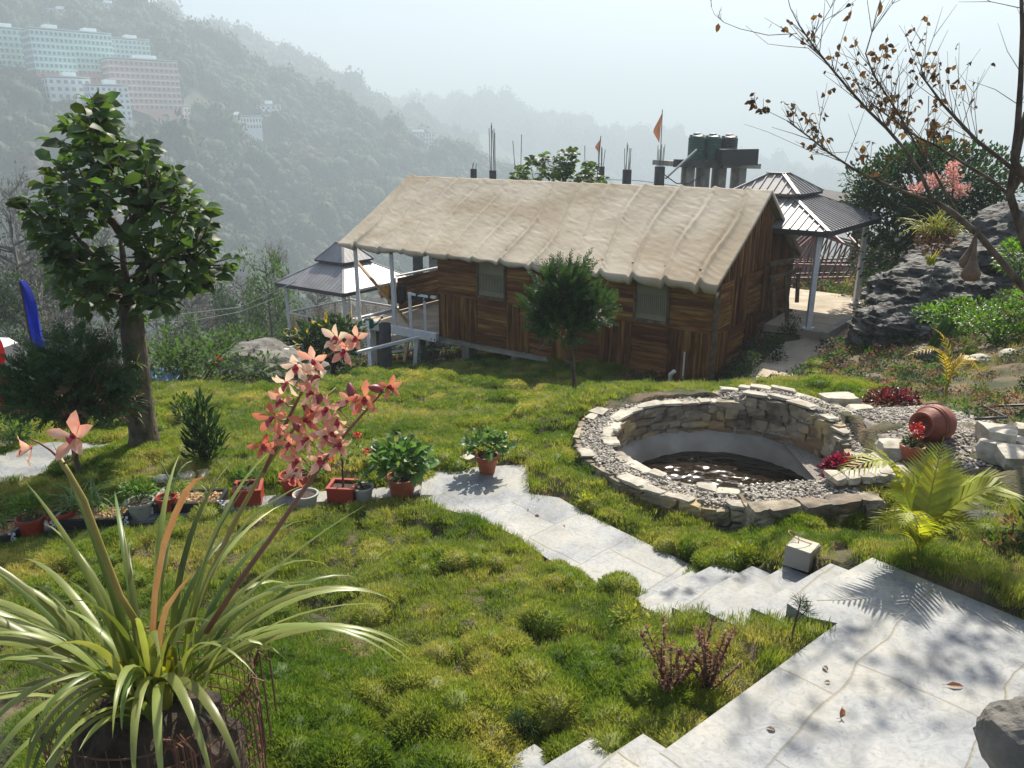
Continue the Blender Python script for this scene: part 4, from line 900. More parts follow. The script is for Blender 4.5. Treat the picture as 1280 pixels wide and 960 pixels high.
def rock(name,c,rad,rz,seed,mt,label,sub=ICO4,amp=.3,cat='rock',group=None,freq=1.0):
    v,f=sub; n=fbm(v[:,0]*1.4*freq+seed*3,v[:,1]*1.4*freq,v[:,2]*1.4*freq,5,seed); rd=1-np.abs(fbm(v[:,0]*2.2*freq,v[:,1]*2.2*freq+seed,v[:,2]*3.2*freq,4,seed+3))*1.6-np.abs(fbm((v[:,0]+v[:,2])*3*freq,v[:,1]*4*freq,(v[:,2]*2-v[:,0])*5*freq,4,seed+8))*.9
    w=v*(1+amp*n+amp*.5*(rd-.8))[:,None]; w[:,2]+=.02*np.round(w[:,2]*7)
    w=w*np.array(rad); ca,sa=math.cos(rz),math.sin(rz); w=np.stack([w[:,0]*ca-w[:,1]*sa,w[:,0]*sa+w[:,1]*ca,w[:,2]],-1)+np.array(tuple(c))
    o=MB(); o.add(w,f); o=o.build(name,mt,smooth=False); return tag(o,label,cat,group)
# ---------------------------------------------------------------- pond
r5=np.random.default_rng(15)
PT=-3.27
pond=thing('stone_pond',(POND[0],POND[1],-3.7),'round dry stone pond with gravel topped wall and concrete basin','pond')
def PA(a,rad,z): return np.array([POND[0]+rad*math.cos(a),POND[1]+rad*math.sin(a),z])
def ptop(a): # wall is higher at the back right
    d=math.cos(a-R(40)); return PT+.16*max(0,min(1,(d-.75)*5))
Cs=[[],[],[]]
def course(rad,zlo,zhi,out,store,rows=4):
    a=0
    for k in range(rows):
        a=r5.uniform(0,.3); end=a+2*math.pi
        while a<end:
            L=r5.choice([r5.uniform(.08,.18),r5.uniform(.2,.38)]); da=L/rad
            z0,z1=zlo(a+da/2),zhi(a+da/2); h=(z1-z0)/rows
            if h>.03:
                d=r5.uniform(.14,.22); am=a+da/2; rr_=rad-out*d*.45+r5.uniform(-.02,.02)
                ax=np.stack([[-math.sin(am),math.cos(am),0],[math.cos(am),math.sin(am),0],[0,0,1]],-1)
                Cs[store].append((PA(am,rr_,z0+h*(k+.5)+r5.uniform(-.02,.02)),np.stack([ax[:,0]+np.array([0,0,r5.normal(0,.05)]),ax[:,1],ax[:,2]],-1),(L*1.03,d,h*r5.uniform(.7,1.25))))
            a+=da
zout=lambda a: float(Zbase(np.array([POND[0]+1.75*math.cos(a)]),np.array([POND[1]+1.75*math.sin(a)]))[0])-.12
course(1.70,zout,lambda a:ptop(a)-.03,1,0,4)
course(1.26,lambda a:-3.70,lambda a:ptop(a)-.03,-1,1,4)
m_=MB(); put_stones(m_,*[list(q) for q in zip(*Cs[0])],r5); m_.build('outer_wall',M['stone'],pond)
m_=MB(); put_stones(m_,*[list(q) for q in zip(*Cs[1])],r5); m_.build('inner_wall',M['stone'],pond)
# coping stones along both rims
m_=MB(); C=[];F=[];S=[]
for rad in (1.64,1.33):
    a=0
    while a<2*math.pi:
        L=r5.uniform(.12,.38); am=a+L/rad/2
        ax=np.stack([[-math.sin(am),math.cos(am),0],[math.cos(am),math.sin(am),0],[0,0,1]],-1)
        if r5.uniform()<(.85 if rad<1.5 or abs(math.sin(am/2-.8))>.5 else .8) and r5.uniform()<.8:
            C.append(PA(am,rad+r5.uniform(-.02,.02),ptop(am)+r5.uniform(-.015,.02))); F.append(ax); S.append((L,r5.uniform(.10,.19),r5.uniform(.025,.042)))
        a+=L/rad
put_stones(m_,C,F,S,r5); m_.build('coping_stones',M['stonetop'],pond)
core=MB(); n=96
P=np.zeros((n+1,5,3))
for i in range(n+1):
    a=2*math.pi*i/n
    for j,(rad,dz) in enumerate(((1.66,-.5),(1.66,-.045),(1.48,-.02),(1.30,-.045),(1.30,-.5))): P[i,j]=PA(a,rad,ptop(a)+dz)
core.grid(P); core.build('wall_core',M['gravel'],pond)
def gravel(mb,n,fn,s0,s1,r):
    """fn(n)-> (n,3) positions"""
    p=fn(n); d=rdir(n,-.4,.4,r); s=r.uniform(s0,s1,n); Fm=frames(d,np.tile([0,0,1.0],(n,1))+rdir(n,-1,1,r)*.5,s)*np.array([1,.7,.35])[None,None,:]
    T=(ICO1[0]*.5*(1+.2*rng.normal(size=(len(ICO1[0]),1))),ICO1[1]); mb.inst(T,p,Fm)
def ringp(n):
    a=r5.uniform(0,2*np.pi,n); q=r5.uniform(1.34,1.64,n); return np.stack([POND[0]+q*np.cos(a),POND[1]+q*np.sin(a),np.array([ptop(t) for t in a])-.012+r5.uniform(0,.02,n)],-1)
m_=MB(); gravel(m_,5200,ringp,.025,.06,r5); m_.build('gravel_top',M['gravel'],pond)
# concrete collar and basin
m_=MB(); prof=[(1.30,-3.64),(1.20,-3.67),(1.13,-3.73),(1.06,-3.87),(.95,-4.2),(.0,-4.4)]
m_.lathe((POND[0]+.0,POND[1]+.0,0),prof,72); m_.build('basin',M['concrete'],pond,smooth=True)
def watermat():
    m=bpy.data.materials.new('pond_water'); m.use_nodes=True; t=m.node_tree; N=t.nodes; K=t.links; b=N['Principled BSDF']
    b.inputs['Base Color'].default_value=(.02,.014,.008,1); b.inputs['Roughness'].default_value=.04; b.inputs['Specular IOR Level'].default_value=.6
    g=N.new('ShaderNodeNewGeometry'); n=N.new('ShaderNodeTexNoise'); n.inputs['Scale'].default_value=9; n.inputs['Detail'].default_value=3; n.inputs['Distortion'].default_value=.6
    mp=N.new('ShaderNodeMapping'); mp.inputs['Scale'].default_value=(1,1.6,1); K.new(g.outputs['Position'],mp.inputs[0]); K.new(mp.outputs[0],n.inputs['Vector'])
    bp=N.new('ShaderNodeBump'); bp.inputs['Strength'].default_value=.3; bp.inputs['Distance'].default_value=.03; K.new(n.outputs['Fac'],bp.inputs['Height']); K.new(bp.outputs[0],b.inputs['Normal']); return m
M['water']=watermat(); n=64; WZ=-3.86
P=np.zeros((130,193,3)); q_=np.linspace(0,1.075,130)[:,None]; a_=np.linspace(0,2*np.pi,193)[None,:]; P[...,0]=POND[0]+q_*np.cos(a_); P[...,1]=POND[1]+q_*np.sin(a_)
P[...,2]=WZ+.013*fbm(P[...,0]*5.5,P[...,1]*8,0,2,5)+.006*fbm(P[...,0]*14,P[...,1]*18,0,2,9)
o=MB().grid(P.transpose(1,0,2)).build('water',M['water'],smooth=True); tag(o,'dark rippling water in the round pond','water',kind='structure')
# front planter extension of stone
f0,f1=PD(948,642,3.20),PD(1106,628,3.17); fd=(f1-f0); FL=fd.length; fd.normalize(); fb=Vector((-fd.y,fd.x,0))
ext=thing('stone_planter',tuple((f0+f1)/2+Vector((0,0,-.4))),'squared dry stone planter joined to the front right of the pond wall','planter')
m_=MB(); C=[];F=[];S=[]; cpz=[]
def face(p,d,L,zt,zb_,rows,depth=.18,inw=None):
    ax=np.stack([tuple(d),tuple(inw),(0,0,1)],-1)
    for k in range(rows):
        u=r5.uniform(-.05,0); h=(zt-zb_)/rows
        while u<L:
            l=r5.uniform(.14,.34); C.append(np.array(p)+np.array(d)*(u+l/2)+np.array(inw)*(depth*.5+r5.uniform(-.015,.015))+np.array([0,0,zb_-p.z+h*(k+.5)])); F.append(ax); S.append((l*1.02,depth,h*1.03)); u+=l
face(f0,fd,FL,-3.17,-3.64,4,inw=fb); face(f0-fd*.02,fb,.34,-3.22,-3.64,4,inw=fd); face(f1-fd*.18,fb,.6,-3.17,-3.64,4,inw=fd)
put_stones(m_,C,F,S,r5); m_.build('wall',M['stone'],ext)
MB().box((f0+f1)/2+fb*.30+Vector((0,0,-.24)),(FL-.15,.52,.44),(fd,fb,UP)).build('fill',M['gravel'],ext)
m_=MB(); gravel(m_,1500,lambda n:np.array(f0)+np.outer(r5.uniform(.05,FL-.05,n),np.array(fd))+np.outer(r5.uniform(.05,.55,n),np.array(fb))+np.outer(r5.uniform(-.02,.02,n),[0,0,1]),.03,.06,r5); m_.build('gravel_top',M['gravel'],ext)
# second run further right, higher edge under the flower pot
g0,g1=PD(1040,612,3.17),PD(1190,600,3.12); gd=(g1-g0); GL=gd.length; gd.normalize(); gb=Vector((-gd.y,gd.x,0))
ed=thing('stone_edging',tuple((g0+g1)/2+Vector((0,0,-.4))),'low stone edging holding the gravel bed under the clay jar','edging')
m_=MB(); C=[];F=[];S=[]; face(g0,gd,GL,-3.12,-3.5,3,inw=gb); put_stones(m_,C,F,S,r5); m_.build('wall',M['stone'],ed)
m_=MB(); C=[];F=[];S=[]
for k in range(9): C.append(np.array(g0)+np.array(gd)*(GL*(k+.5)/9)+np.array([0,.08,.08])); F.append(np.stack([tuple(gd),tuple(gb),(0,0,1)],-1)); S.append((GL/9*.95,.22,.07))
put_stones(m_,C,F,S,r5); m_.build('coping_stones',M['stonetop'],ed)
# gravel bed around the jar
gxx,gyy=np.meshgrid(np.linspace(3.35,5.6,50),np.linspace(6.3,9.3,60),indexing='ij')
def bedz(x,y):
    z=Zbase(x,y); f=np.clip(np.minimum.reduce([(x-3.35)/.3,(5.6-x)/.7,(y-6.3)/.4,(9.3-y)/.8]),0,1); f=f*f*(3-2*f)
    z=z-.12+f*(.22+fbm(x*2,y*2,0,3,44)*.05); r=np.hypot(x-POND[0],y-POND[1]); return np.where(r<1.55,np.minimum(z,-3.62),z)
bed=MB().grid(np.stack([gxx,gyy,bedz(gxx,gyy)],-1).transpose(1,0,2)).build('gravel_bed',M['gravel'],smooth=True); tag(bed,'bed of grey stone chips around the clay jar','gravel',kind='structure')
def bedp(n):
    x=r5.uniform(3.45,5.5,n); y=r5.uniform(6.4,9.2,n); k=np.hypot(x-POND[0],y-POND[1])<1.66; x=np.where(k,x+1.0,x); return np.stack([x,y,bedz(x,y)+.01],-1)
m_=MB(); gravel(m_,6500,bedp,.025,.07,r5); tag(m_.build('stone_chips',M['gravel']),'loose grey stone chips on the bed around the jar','stone chips',kind='stuff')
def rowstones(name,pxs,label,sz,group=None,mt='stonetop'):
    out=[]
    for k,(px,py,lab) in enumerate(pxs):
        p=gz_at(px,py); s=sz*r5.uniform(.7,1.25); v,f=BT[k%10]; mm=MB(); mm.inst((v,f),[np.array(p)+np.array([0,0,s*.25])],frames(rdir(1,-.2,.2,r5),np.array([[0,0,1.]]),[1])*np.array([s*1.3,s,s*.7])); o=mm.build(name,M[mt]); tag(o,lab or label,'stone',group); out.append(o)
    return out
rowstones('stone',[(1268,560,'pale block stone at the top of the pile by the right edge'),(1250,575,'grey stone at the lower left of the pile by the right edge'),(1272,582,'large grey stone at the bottom of the pile by the right edge'),(1282,545,None),(1245,555,'small square stone on the left of the pile by the right edge')],'pale stone at the right frame edge in the stone pile',.24,'stones piled by the right edge')
for a,(px,py,s,lab) in enumerate(((1050,500,.34,'large pale coping block where the pond wall steps up'),(1075,512,.22,'smaller pale block right of the large coping block'))):
    p=PD(px,py,3.12); mm=MB(); mm.inst(BT[a+3],[np.array(p)],(np.eye(3)*np.array([s*1.2,s*.8,s*.38]))[None]); tag(mm.build('coping_block',M['stonetop']),lab,'stone')
# channel stones leading from the jar
rowstones('channel_stone',[(1098,585,'flat pale slab below the clay jar where water runs'),(1112,600,'flat stone in front of the potted red flower'),(1118,572,'wet flat stone under the jar spout')],'flat stone',.26)
# concrete collar: jar
def lathe_thing(): pass
def bed_at(px,py):
    d=ray(px,py); t=np.geomspace(4,12,1500)/d[1]; P=d[None,:]*t[:,None]; z=bedz(P[:,0],P[:,1]); k=int(np.argmax(P[:,2]<z)); return Vector(P[k])
jc=bed_at(1163,549)
jo=thing('clay_jar',tuple(jc),'large red clay jar lying on its side and pouring water into the pond','jar')
JS=.82
ax=Vector((-.84,-.48,.10)).normalized(); sx=ax.cross(UP).normalized(); sy=sx.cross(ax)
c=jc+Vector((.15,.05,.17))
prof=[(r_*JS,z_*JS*.92) for r_,z_ in [(0,0),(.10,0),(.14,.02),(.21,.12),(.235,.22),(.225,.32),(.18,.42),(.135,.475),(.125,.50),(.15,.53),(.165,.545),(.155,.555),(.13,.54),(.11,.50),(.10,.46),(.05,.40),(0,.38)]]
MB().lathe(c,prof,40,(sx,sy,ax)).build('body',M['jar'],jo,smooth=True)
mb=MB(); 
for z_,r_ in ((.30*.79,.231*JS),(.335*.79,.222*JS)): mb.lathe(c,[(r_-.004,z_-.006),(r_+.005,z_),(r_-.004,z_+.006)],40,(sx,sy,ax))
mb.build('rim_bands',M['jar'],jo,smooth=True)
tip=c+ax*.42-sy*.06
M['splash']=mat('running_water',(.80,.84,.87),None,rough=.08,trans=.3); 
mb=MB()
for k in range(15):
    q=tip+Vector((r5.normal(0,.015),r5.normal(0,.02),r5.normal(0,.012))); pts=[q]; v=Vector((-.75+r5.normal(0,.12),-.25+r5.normal(0,.1),0))
    for i in range(6): t_=.055*(i+1); pts.append(q+v*t_+Vector((0,0,-4.9*t_*t_*1.0)))
    mb.tube(pts,[.007,.008,.007,.006,.005,.004,.003],5)
for k in range(70):
    q=tip+Vector((-.2,-.08,-.3))+Vector((r5.normal(0,.07),r5.normal(0,.07),r5.normal(0,.05))); mb.inst((ICO1[0],ICO1[1]),[np.array(q)],(np.eye(3)*r5.uniform(.004,.012))[None])
tag(mb.build('water_jet',M['splash'],smooth=True),'thin jet of water falling from the clay jar mouth','water')
hp=[jc+Vector((.42,.0,.22)),jc+Vector((.8,.1,.20)),PD(1230,508,2.93),PD(1290,506,2.85),PD(1400,510,2.7)]
tag(MB().tube([Vector(a) for a in hp],.016,8).build('hose',M['blackp'],smooth=True),'black hose running from behind the clay jar to the right','hose')
# ---------------------------------------------------------------- boulders
ICO5=ico(5)
def rk(px,py,Y,rx,ry,rz_,rot,seed,mt,label,amp=.3,**k):
    if mt=='rock': k['sub']=ICO5; rx*=1.12; ry*=1.12; rz_*=1.12
    return rock('boulder',PY(px,py,Y),(rx,ry,rz_),rot,seed,M[mt],label,amp=amp,**k)
rk(1128,418,16.0,.92,.9,.60,.3,1,'rock','dark craggy boulder bulging at the end of the concrete path',.32)
rk(1160,372,17.0,1.15,1.2,.62,-.2,2,'rock','broad dark boulder sloping up behind the green shrubs',.35)
rk(1215,345,18.0,1.5,1.3,.70,.1,7,'rock','black layered boulder below the dark tree',.38)
rk(1285,320,18.6,1.5,1.3,1.0,.4,9,'rock','dark boulder at the right frame edge behind the bare tree',.35)
rk(1212,660,5.55,.30,.36,.20,.5,11,'rockg','grey rounded rock beside the small palm',.2,sub=ICO4)
rk(1290,935,2.35,.17,.2,.17,.2,13,'rockg','dark rock corner at the lower right of the landing',.2)
rk(325,465,17.0,1.35,1.3,.62,.2,21,'rockg','grey rocky outcrop left of the white post',.42)
rk(275,484,16.4,.9,.8,.35,.1,24,'rockg','small low outcrop left of the grey rocky outcrop',.4)
rk(1160,440,13.0,.30,.2,.14,.2,26,'rockg','small grey rock at the foot of the cactus',.3)
for k,(px,py,l) in enumerate(((1225,452,'pale flat stone on the bare slope near the right edge'),(1262,445,'pale jagged stone at the right edge of the bare slope'),(1095,476,'small grey stone behind the croton bush'))):
    p=gz_at(px,py); rock('stone',p,(.22,.15,.10),k,31+k,M['stonetop' if k<2 else 'rockg'],l,sub=ICO3,amp=.3,cat='stone')
for k,(px,py,l) in enumerate(((205,600,'small pale stone on the turf left of the chip planter'),(255,595,'pale stone beside the dark upright shrub'),(232,594,'grey stone at the base of the dark upright shrub'))):
    p=gz_at(px,py); rock('stone',p,(.13,.1,.06),k,51+k,M['stonetop'],l,sub=ICO3,amp=.25,cat='stone')
# concrete light blocks
def lblock(px,py,s,label,wire=True,h=None):
    p=gz_at(px,py)-Vector((0,0,.03)); h=h or s; o=thing('concrete_block',tuple(p),label,'concrete block'); d=Vector((math.cos(-.7),math.sin(-.7),0)); e=Vector((-d.y,d.x,0))
    MB().box(p+Vector((0,0,h/2)),(s,s,h),(d,e,UP),jit=.006).build('block',M['concrete'],o); MB().box(p+Vector((0,0,h+.004)),(s*.97,s*.97,.006),(d,e,UP)).build('cap',M['stonetop'],o)
    if wire:
        q=p+Vector((-.02,.03,h)); pts=[q+Vector((.06*math.cos(t*1.3)+.02*t-.06,.05*math.sin(t*1.3),.03+.05*math.sin(t*.8))) for t in np.linspace(0,6,20)]; MB().tube([q]+pts,.0035,5).build('wire',M['wood_new'],o)
    return o
lblock(1001,700,.18,'grey concrete block with a loose wire on the grass by the steps',h=.15)
lblock(585,583,.13,'small pale concrete block beside the pot on the path',False,.14)
lblock(1000,772,.10,'small concrete block beside the steps near the pine seedling',False,.08)
# pipe stub near the hut corner
tag(MB().tube([PY(838,478,16.0),PY(838,468,16.0),PY(843,464,15.9)],.045,10).build('pipe_stub',M['white'],smooth=True),'short bent white pipe at the foot of the hut wall','pipe')
# ---------------------------------------------------------------- plant helpers
def cloud(c,rad,n,r,shell=.5,zlo=-1):
    d=rdir(n,zlo,1,r); return np.array(tuple(c))+d*np.array(rad)*(r.uniform(0,1,n)**shell)[:,None],d
def leaves(mb,p,d,T,s0,s1,r,up=.3,out=1.0,rand=.6):
    n=len(p); dd=d*out+rdir(n,-1,1,r)*rand+np.array([0,0,up]); nn=rdir(n,.1,1,r)+np.array([0,0,.6]); return mb.inst(T,p,frames(dd,nn,r.uniform(s0,s1,n)))
def bush(name,base,lobes,n,T,s0,s1,mt,label,cat='shrub',seed=0,stem='barkd',nst=6,sr=.015,up=.3,group=None,extra=None,shell=.45):
    """lobes: list of (offset, radii)"""
    r=np.random.default_rng(seed); base=Vector(base); o=thing(name,tuple(base),label,cat,group); mb=MB(); st=MB()
    for of,rad in lobes:
        c=base+Vector(of); vol=rad[0]*rad[1]*rad[2]; tot=sum(q[1][0]*q[1][1]*q[1][2] for q in lobes)
        p,d=cloud(c,rad,int(n*vol/tot),r,shell); leaves(mb,p,d,T,s0,s1,r,up)
        for k in range(max(1,nst//len(lobes))):
            e=c+Vector(tuple(rdir(1,-.2,.9,r)[0]*np.array(rad)*.7)); m=(base+e)/2+Vector((r.normal(0,.05)*rad[0],r.normal(0,.05)*rad[0],.1*rad[2])); st.tube([base+Vector((r.normal(0,.03),r.normal(0,.03),-.05)),m,e],[sr,sr*.7,sr*.3],5)
    st.build('stems',M[stem],o); mb.build('foliage',M[mt],o)
    if extra:
        mt2,n2,T2,a,b=extra; mb=MB()
        for of,rad in lobes:
            p,d=cloud(base+Vector(of),[q*1.05 for q in rad],n2//len(lobes),r,.12,-.2); leaves(mb,p,d,T2,a,b,r,up)
        mb.build('flowers' if 'red' in mt2 or 'pink' in mt2 or 'croton' in mt2 else 'tips',M[mt2],o)
    return o
def sprayT(n=12,L=1.0,w=.10,l=.28,seed=0):
    r=np.random.default_rng(seed); v=[];f=[]; 
    for k in range(n):
        t=.08+.9*k/n; s=1 if k%2 else -1; ln=l*(1-.6*t)*r.uniform(.8,1.2); a=R(38+r.uniform(-8,8)); b=len(v)
        x0,y0=0,t*L; dx,dy=s*math.sin(a)*ln,math.cos(a)*ln; z=r.uniform(-.05,.05)
        v+=[(x0,y0,0),(x0+dx*.5-dy*w,y0+dy*.5+dx*w,z),(x0+dx,y0+dy,z*1.5),(x0+dx*.5+dy*w,y0+dy*.5-dx*w,z)]; f.append((b,b+1,b+2,b+3))
    b=len(v); v+=[(-.03,0,0),(.03,0,0),(0,L*1.05,0)]; f.append((b,b+1,b+2)); return np.array(v,float),f
SP=[sprayT(16,1,.17,.34,seed=k) for k in range(3)]
def conifer(name,base,crowns,n,s0,s1,label,seed,trunk,tr,brown=0,up=.5):
    r=np.random.default_rng(seed); o=thing(name,tuple(base),label,'conifer'); MB().tube(trunk,tr,8).build('trunk',M['barkd'],o,smooth=True); g=MB(); b=MB(); br=MB()
    tot=sum(q[1][0]*q[1][1]*q[1][2] for q in crowns)
    for c,rad in crowns:
        m=int(n*rad[0]*rad[1]*rad[2]/tot); p,d=cloud(c,rad,m,r,.42); dd=d+np.array([0,0,up])+rdir(m,-1,1,r)*.35; F_=frames(dd,rdir(m,.0,1,r),r.uniform(s0,s1,m)); k=r.integers(0,3,m); isb=(r.uniform(0,1,m)<brown)&(d[:,2]<.4)
        for j in range(3): g.inst(SP[j],p[(k==j)&~isb],F_[(k==j)&~isb]); 
        if isb.any(): b.inst(SP[0],p[isb],F_[isb])
        for q in range(18):
            e=p[r.integers(0,m)]; a=np.array(tuple(trunk[-1]))*.6+np.array(tuple(trunk[-2]))*.4; br.tube([a,(a+e)/2+np.array([0,0,-.02]),e],[.02,.013,.005],5)
    br.build('branches',M['barkd'],o); g.build('foliage',M['conif'],o)
    if b.n: b.build('browned_foliage',M['conifb'],o)
    return o
def strap(mb,base,az,el,L,w,bend,n=9,twist=0,r=rng,taper=.25):
    """arching strap leaf: integrates a direction that drops"""
    p=Vector(base); pts=[];e=el
    st=L/n
    for i in range(n+1):
        d=Vector((math.cos(az)*math.cos(e),math.sin(az)*math.cos(e),math.sin(e))); pts.append((p.copy(),d)); p=p+d*st; e-=bend/n*(.5+1.1*i/n); e=max(e,-1.45)
    V=[];F=[]
    side=Vector((-math.sin(az),math.cos(az),0))
    for i,(q,d) in enumerate(pts):
        t=i/n; ww=w*min(1,(taper+t*4))*max(.03,(1-t**3.2)); s=(side*math.cos(twist*t)+d.cross(side)*math.sin(twist*t)); nn=s.cross(d)
        V+=[q-s*ww/2+nn*ww*.18,q,q+s*ww/2+nn*ww*.18]
    for i in range(n):
        a=i*3; F+=[(a,a+1,a+4,a+3),(a+1,a+2,a+5,a+4)]
    mb.add(V,F)
def frond(mb,st,pts,ll,n,r,w=.11,droop=.25,up=(0,0,1),both=True,rad=.008):
    P=[Vector(p) for p in pts]; # Catmull sampling
    q=[]
    for i in range(len(P)-1):
        a=P[max(i-1,0)];b=P[i];c=P[i+1];d=P[min(i+2,len(P)-1)]
        for k in range(10):
            t=k/10; q.append(.5*((2*b)+(c-a)*t+(2*a-5*b+4*c-d)*t*t+(3*b-3*c+d-a)*t**3))
    q.append(P[-1]); st.tube(q,[rad*(1-.75*i/len(q)) for i in range(len(q))],6)
    m=len(q); T=(np.array([(-w*.35,0,0),(w*.35,0,0),(w*.5,.45,.02),(-w*.5,.45,.02),(0,1,-droop)]),[(0,1,2,3),(3,2,4)])
    L=[];D=[];N_=[];S=[]
    for k in range(n):
        t=.22+.78*k/n; i=int(t*(m-2)); f=t*(m-2)-i; pos=q[i].lerp(q[i+1],f); tan=(q[min(i+2,m-1)]-q[max(i-1,0)]).normalized(); side=tan.cross(Vector(up)).normalized(); nn=side.cross(tan)
        ln=ll*math.sin(math.pi*min(1,(.18+.86*(t-.22)/.78)))**.7*r.uniform(.88,1.1)
        for s in ((1,-1) if both else (1,)):
            d=(side*s+tan*(.55+.6*t)+nn*(.22+r.normal(0,.07))+Vector((0,0,-.12))).normalized(); L.append(pos);D.append(d);N_.append(nn+side*s*-.2);S.append(ln)
    mb.inst(T,np.array([tuple(x) for x in L]),frames(np.array([tuple(x) for x in D]),np.array([tuple(x) for x in N_]),np.array(S)))
def pot_round(o,c,rt,rb,h,mt,soil='soil',rim=.012,name='pot'):
    c=Vector(c); MB().lathe(c,[(0,.002),(rb,0),(rt,h*.86),(rt+rim,h*.86),(rt+rim,h),(rt-.006,h),(rt-.012,h*.85),(rb*.9,.03),(0,.03)],28).build(name,M[mt],o,smooth=False)
    r=rt-.01; v=ICO2[0].copy(); mb=MB(); n=28; 
    mb.lathe(c,[(r,h*.84),(r*.6,h*.87),(0,h*.89)],n).build('soil',M[soil],o,smooth=True)
def pot_box(o,c,lx,ly,h,mt,ang,soil='soil'):
    c=Vector(c); a=Vector((math.cos(ang),math.sin(ang),0)); b=Vector((-a.y,a.x,0)); mb=MB(); t=.014
    for s in (-1,1): mb.box(c+a*s*(lx/2)+UP*h/2,(t,ly+t,h),(a,b,UP)); mb.box(c+b*s*(ly/2)+UP*h/2,(lx-t,t,h),(a,b,UP)); mb.box(c+a*s*(lx/2)+UP*(h-.008),(t*2.3,ly+t*2.6,.022),(a,b,UP)); mb.box(c+b*s*(ly/2)+UP*(h-.008),(lx-t*2.4,t*2.3,.022),(a,b,UP))
    mb.build('box',M[mt],o); MB().box(c+UP*h*.42,(lx-t,ly-t,h*.78),(a,b,UP)).build('soil',M[soil],o); return a,b
# ---------------------------------------------------------------- pots along the ledge
def kz(px,py):
    d=ray(px,py); # ledge top
    t=np.linspace(3,14,2000); y=t; x=d[0]/d[1]*t; z=d[2]/d[1]*t
    ax_=np.array([k[0] for k in kerb[::-1]]); az_=np.array([k[2] for k in kerb[::-1]]); zz=np.interp(x,ax_,az_)+.03; k=np.argmax(z<zz); return Vector((x[k],y[k],zz[k]))
GP='pots along the stone ledge'
r6=np.random.default_rng(66)
def orchid_tuft(o,c,n,L,seed,mt='l_strap',w=.02,spread=1.0,name='leaves'):
    r=np.random.default_rng(seed); mb=MB()
    for k in range(n): strap(mb,Vector(c)+Vector((r.normal(0,.03*spread),r.normal(0,.02*spread),0)),r.uniform(0,6.28),r.uniform(.8,1.5),L*r.uniform(.6,1.1),w*r.uniform(.7,1.2),r.uniform(1.0,2.6),7,r.uniform(-1,1))
    mb.build(name,M[mt],o)
def leafy(o,c,rad,n,T,s0,s1,mt,seed,name='foliage',up=.3,stem=True):
    r=np.random.default_rng(seed); p,d=cloud(Vector(c),rad,n,r,.5,-.4); mb=MB(); leaves(mb,p,d,T,s0,s1,r,up); mb.build(name,M[mt],o)
    if stem:
        st=MB()
        for k in range(7):
            e=p[r.integers(0,n)]; b=np.array(tuple(c))-np.array([0,0,rad[2]]); st.tube([b,(b+e)/2+r.normal(0,.01,3),e],[.006,.004,.002],5)
        st.build('stems',M['l_mid'],o)
# big leafy pot
c=kz(503,617); o=thing('potted_plant',tuple(c),'terracotta pot with large drooping bright green leaves at the path end','potted plant',GP)
pot_round(o,c,.15,.11,.19,'terra'); leafy(o,c+UP*.33,(.30,.26,.22),210,WLEAF,.10,.17,'l_pothos',3)
c=PD(609,590,PATHD); o=thing('potted_plant',tuple(c),'terracotta pot with pale variegated leaves standing on the flagstone path','potted plant')
pot_round(o,c,.115,.08,.20,'terra',rim=.016); leafy(o,c+UP*.30,(.23,.2,.12),170,WLEAF,.07,.12,'l_pothos',5,up=.1)
c=kz(455,624); o=thing('potted_plant',tuple(c),'small grey pot beside the red square pot','potted plant',GP); pot_round(o,c,.095,.075,.14,'greypot'); leafy(o,c+UP*.2,(.09,.08,.08),40,LEAF,.04,.07,'l_mid',8)
c=kz(430,623); o=thing('potted_plant',tuple(c),'red square pot with one bare stem and red blooms','potted plant',GP); pot_box(o,c,.25,.22,.16,'redpot',-.1)
MB().tube([c+UP*.13,c+Vector((.01,0,.4)),c+Vector((-.01,0,.66))],[.012,.009,.005],6).build('stem',M['barkd'],o)
mb=MB(); p,d=cloud(c+Vector((.10,.0,.52)),(.14,.12,.16),46,r6,.4); leaves(mb,p,d,WLEAF,.04,.07,r6); mb.build('leaves',M['l_bright'],o)
mb=MB(); 
for q in ((.26,0,.50),(.17,.0,.68),(-.1,0,.45)): p,d=cloud(c+Vector(q),(.035,.035,.03),40,r6,.4); leaves(mb,p,d,WLEAF,.02,.035,r6)
mb.build('blooms',M['red'],o)
c=kz(385,631); o=thing('potted_plant',tuple(c),'round pale grey pot of bare soil in front of a red pot','potted plant',GP); pot_round(o,c+Vector((0,-.05,0)),.115,.09,.15,'greypot')
c=kz(368,618); o=thing('potted_plant',tuple(c),'round red pot of bare soil behind the pale grey pot','potted plant',GP); pot_round(o,c+Vector((0,.06,0)),.145,.11,.2,'redpot'); leafy(o,c+Vector((.2,.1,.2)),(.1,.08,.08),50,LEAF,.05,.08,'l_bright',12,stem=False)
c=kz(312,626); o=thing('potted_plant',tuple(c),'square orange red pot with low green leaves left of the round pots','potted plant',GP); pot_box(o,c,.25,.25,.17,'redpot',.2); leafy(o,c+UP*.24,(.13,.12,.08),70,LEAF,.05,.08,'l_mid',14)
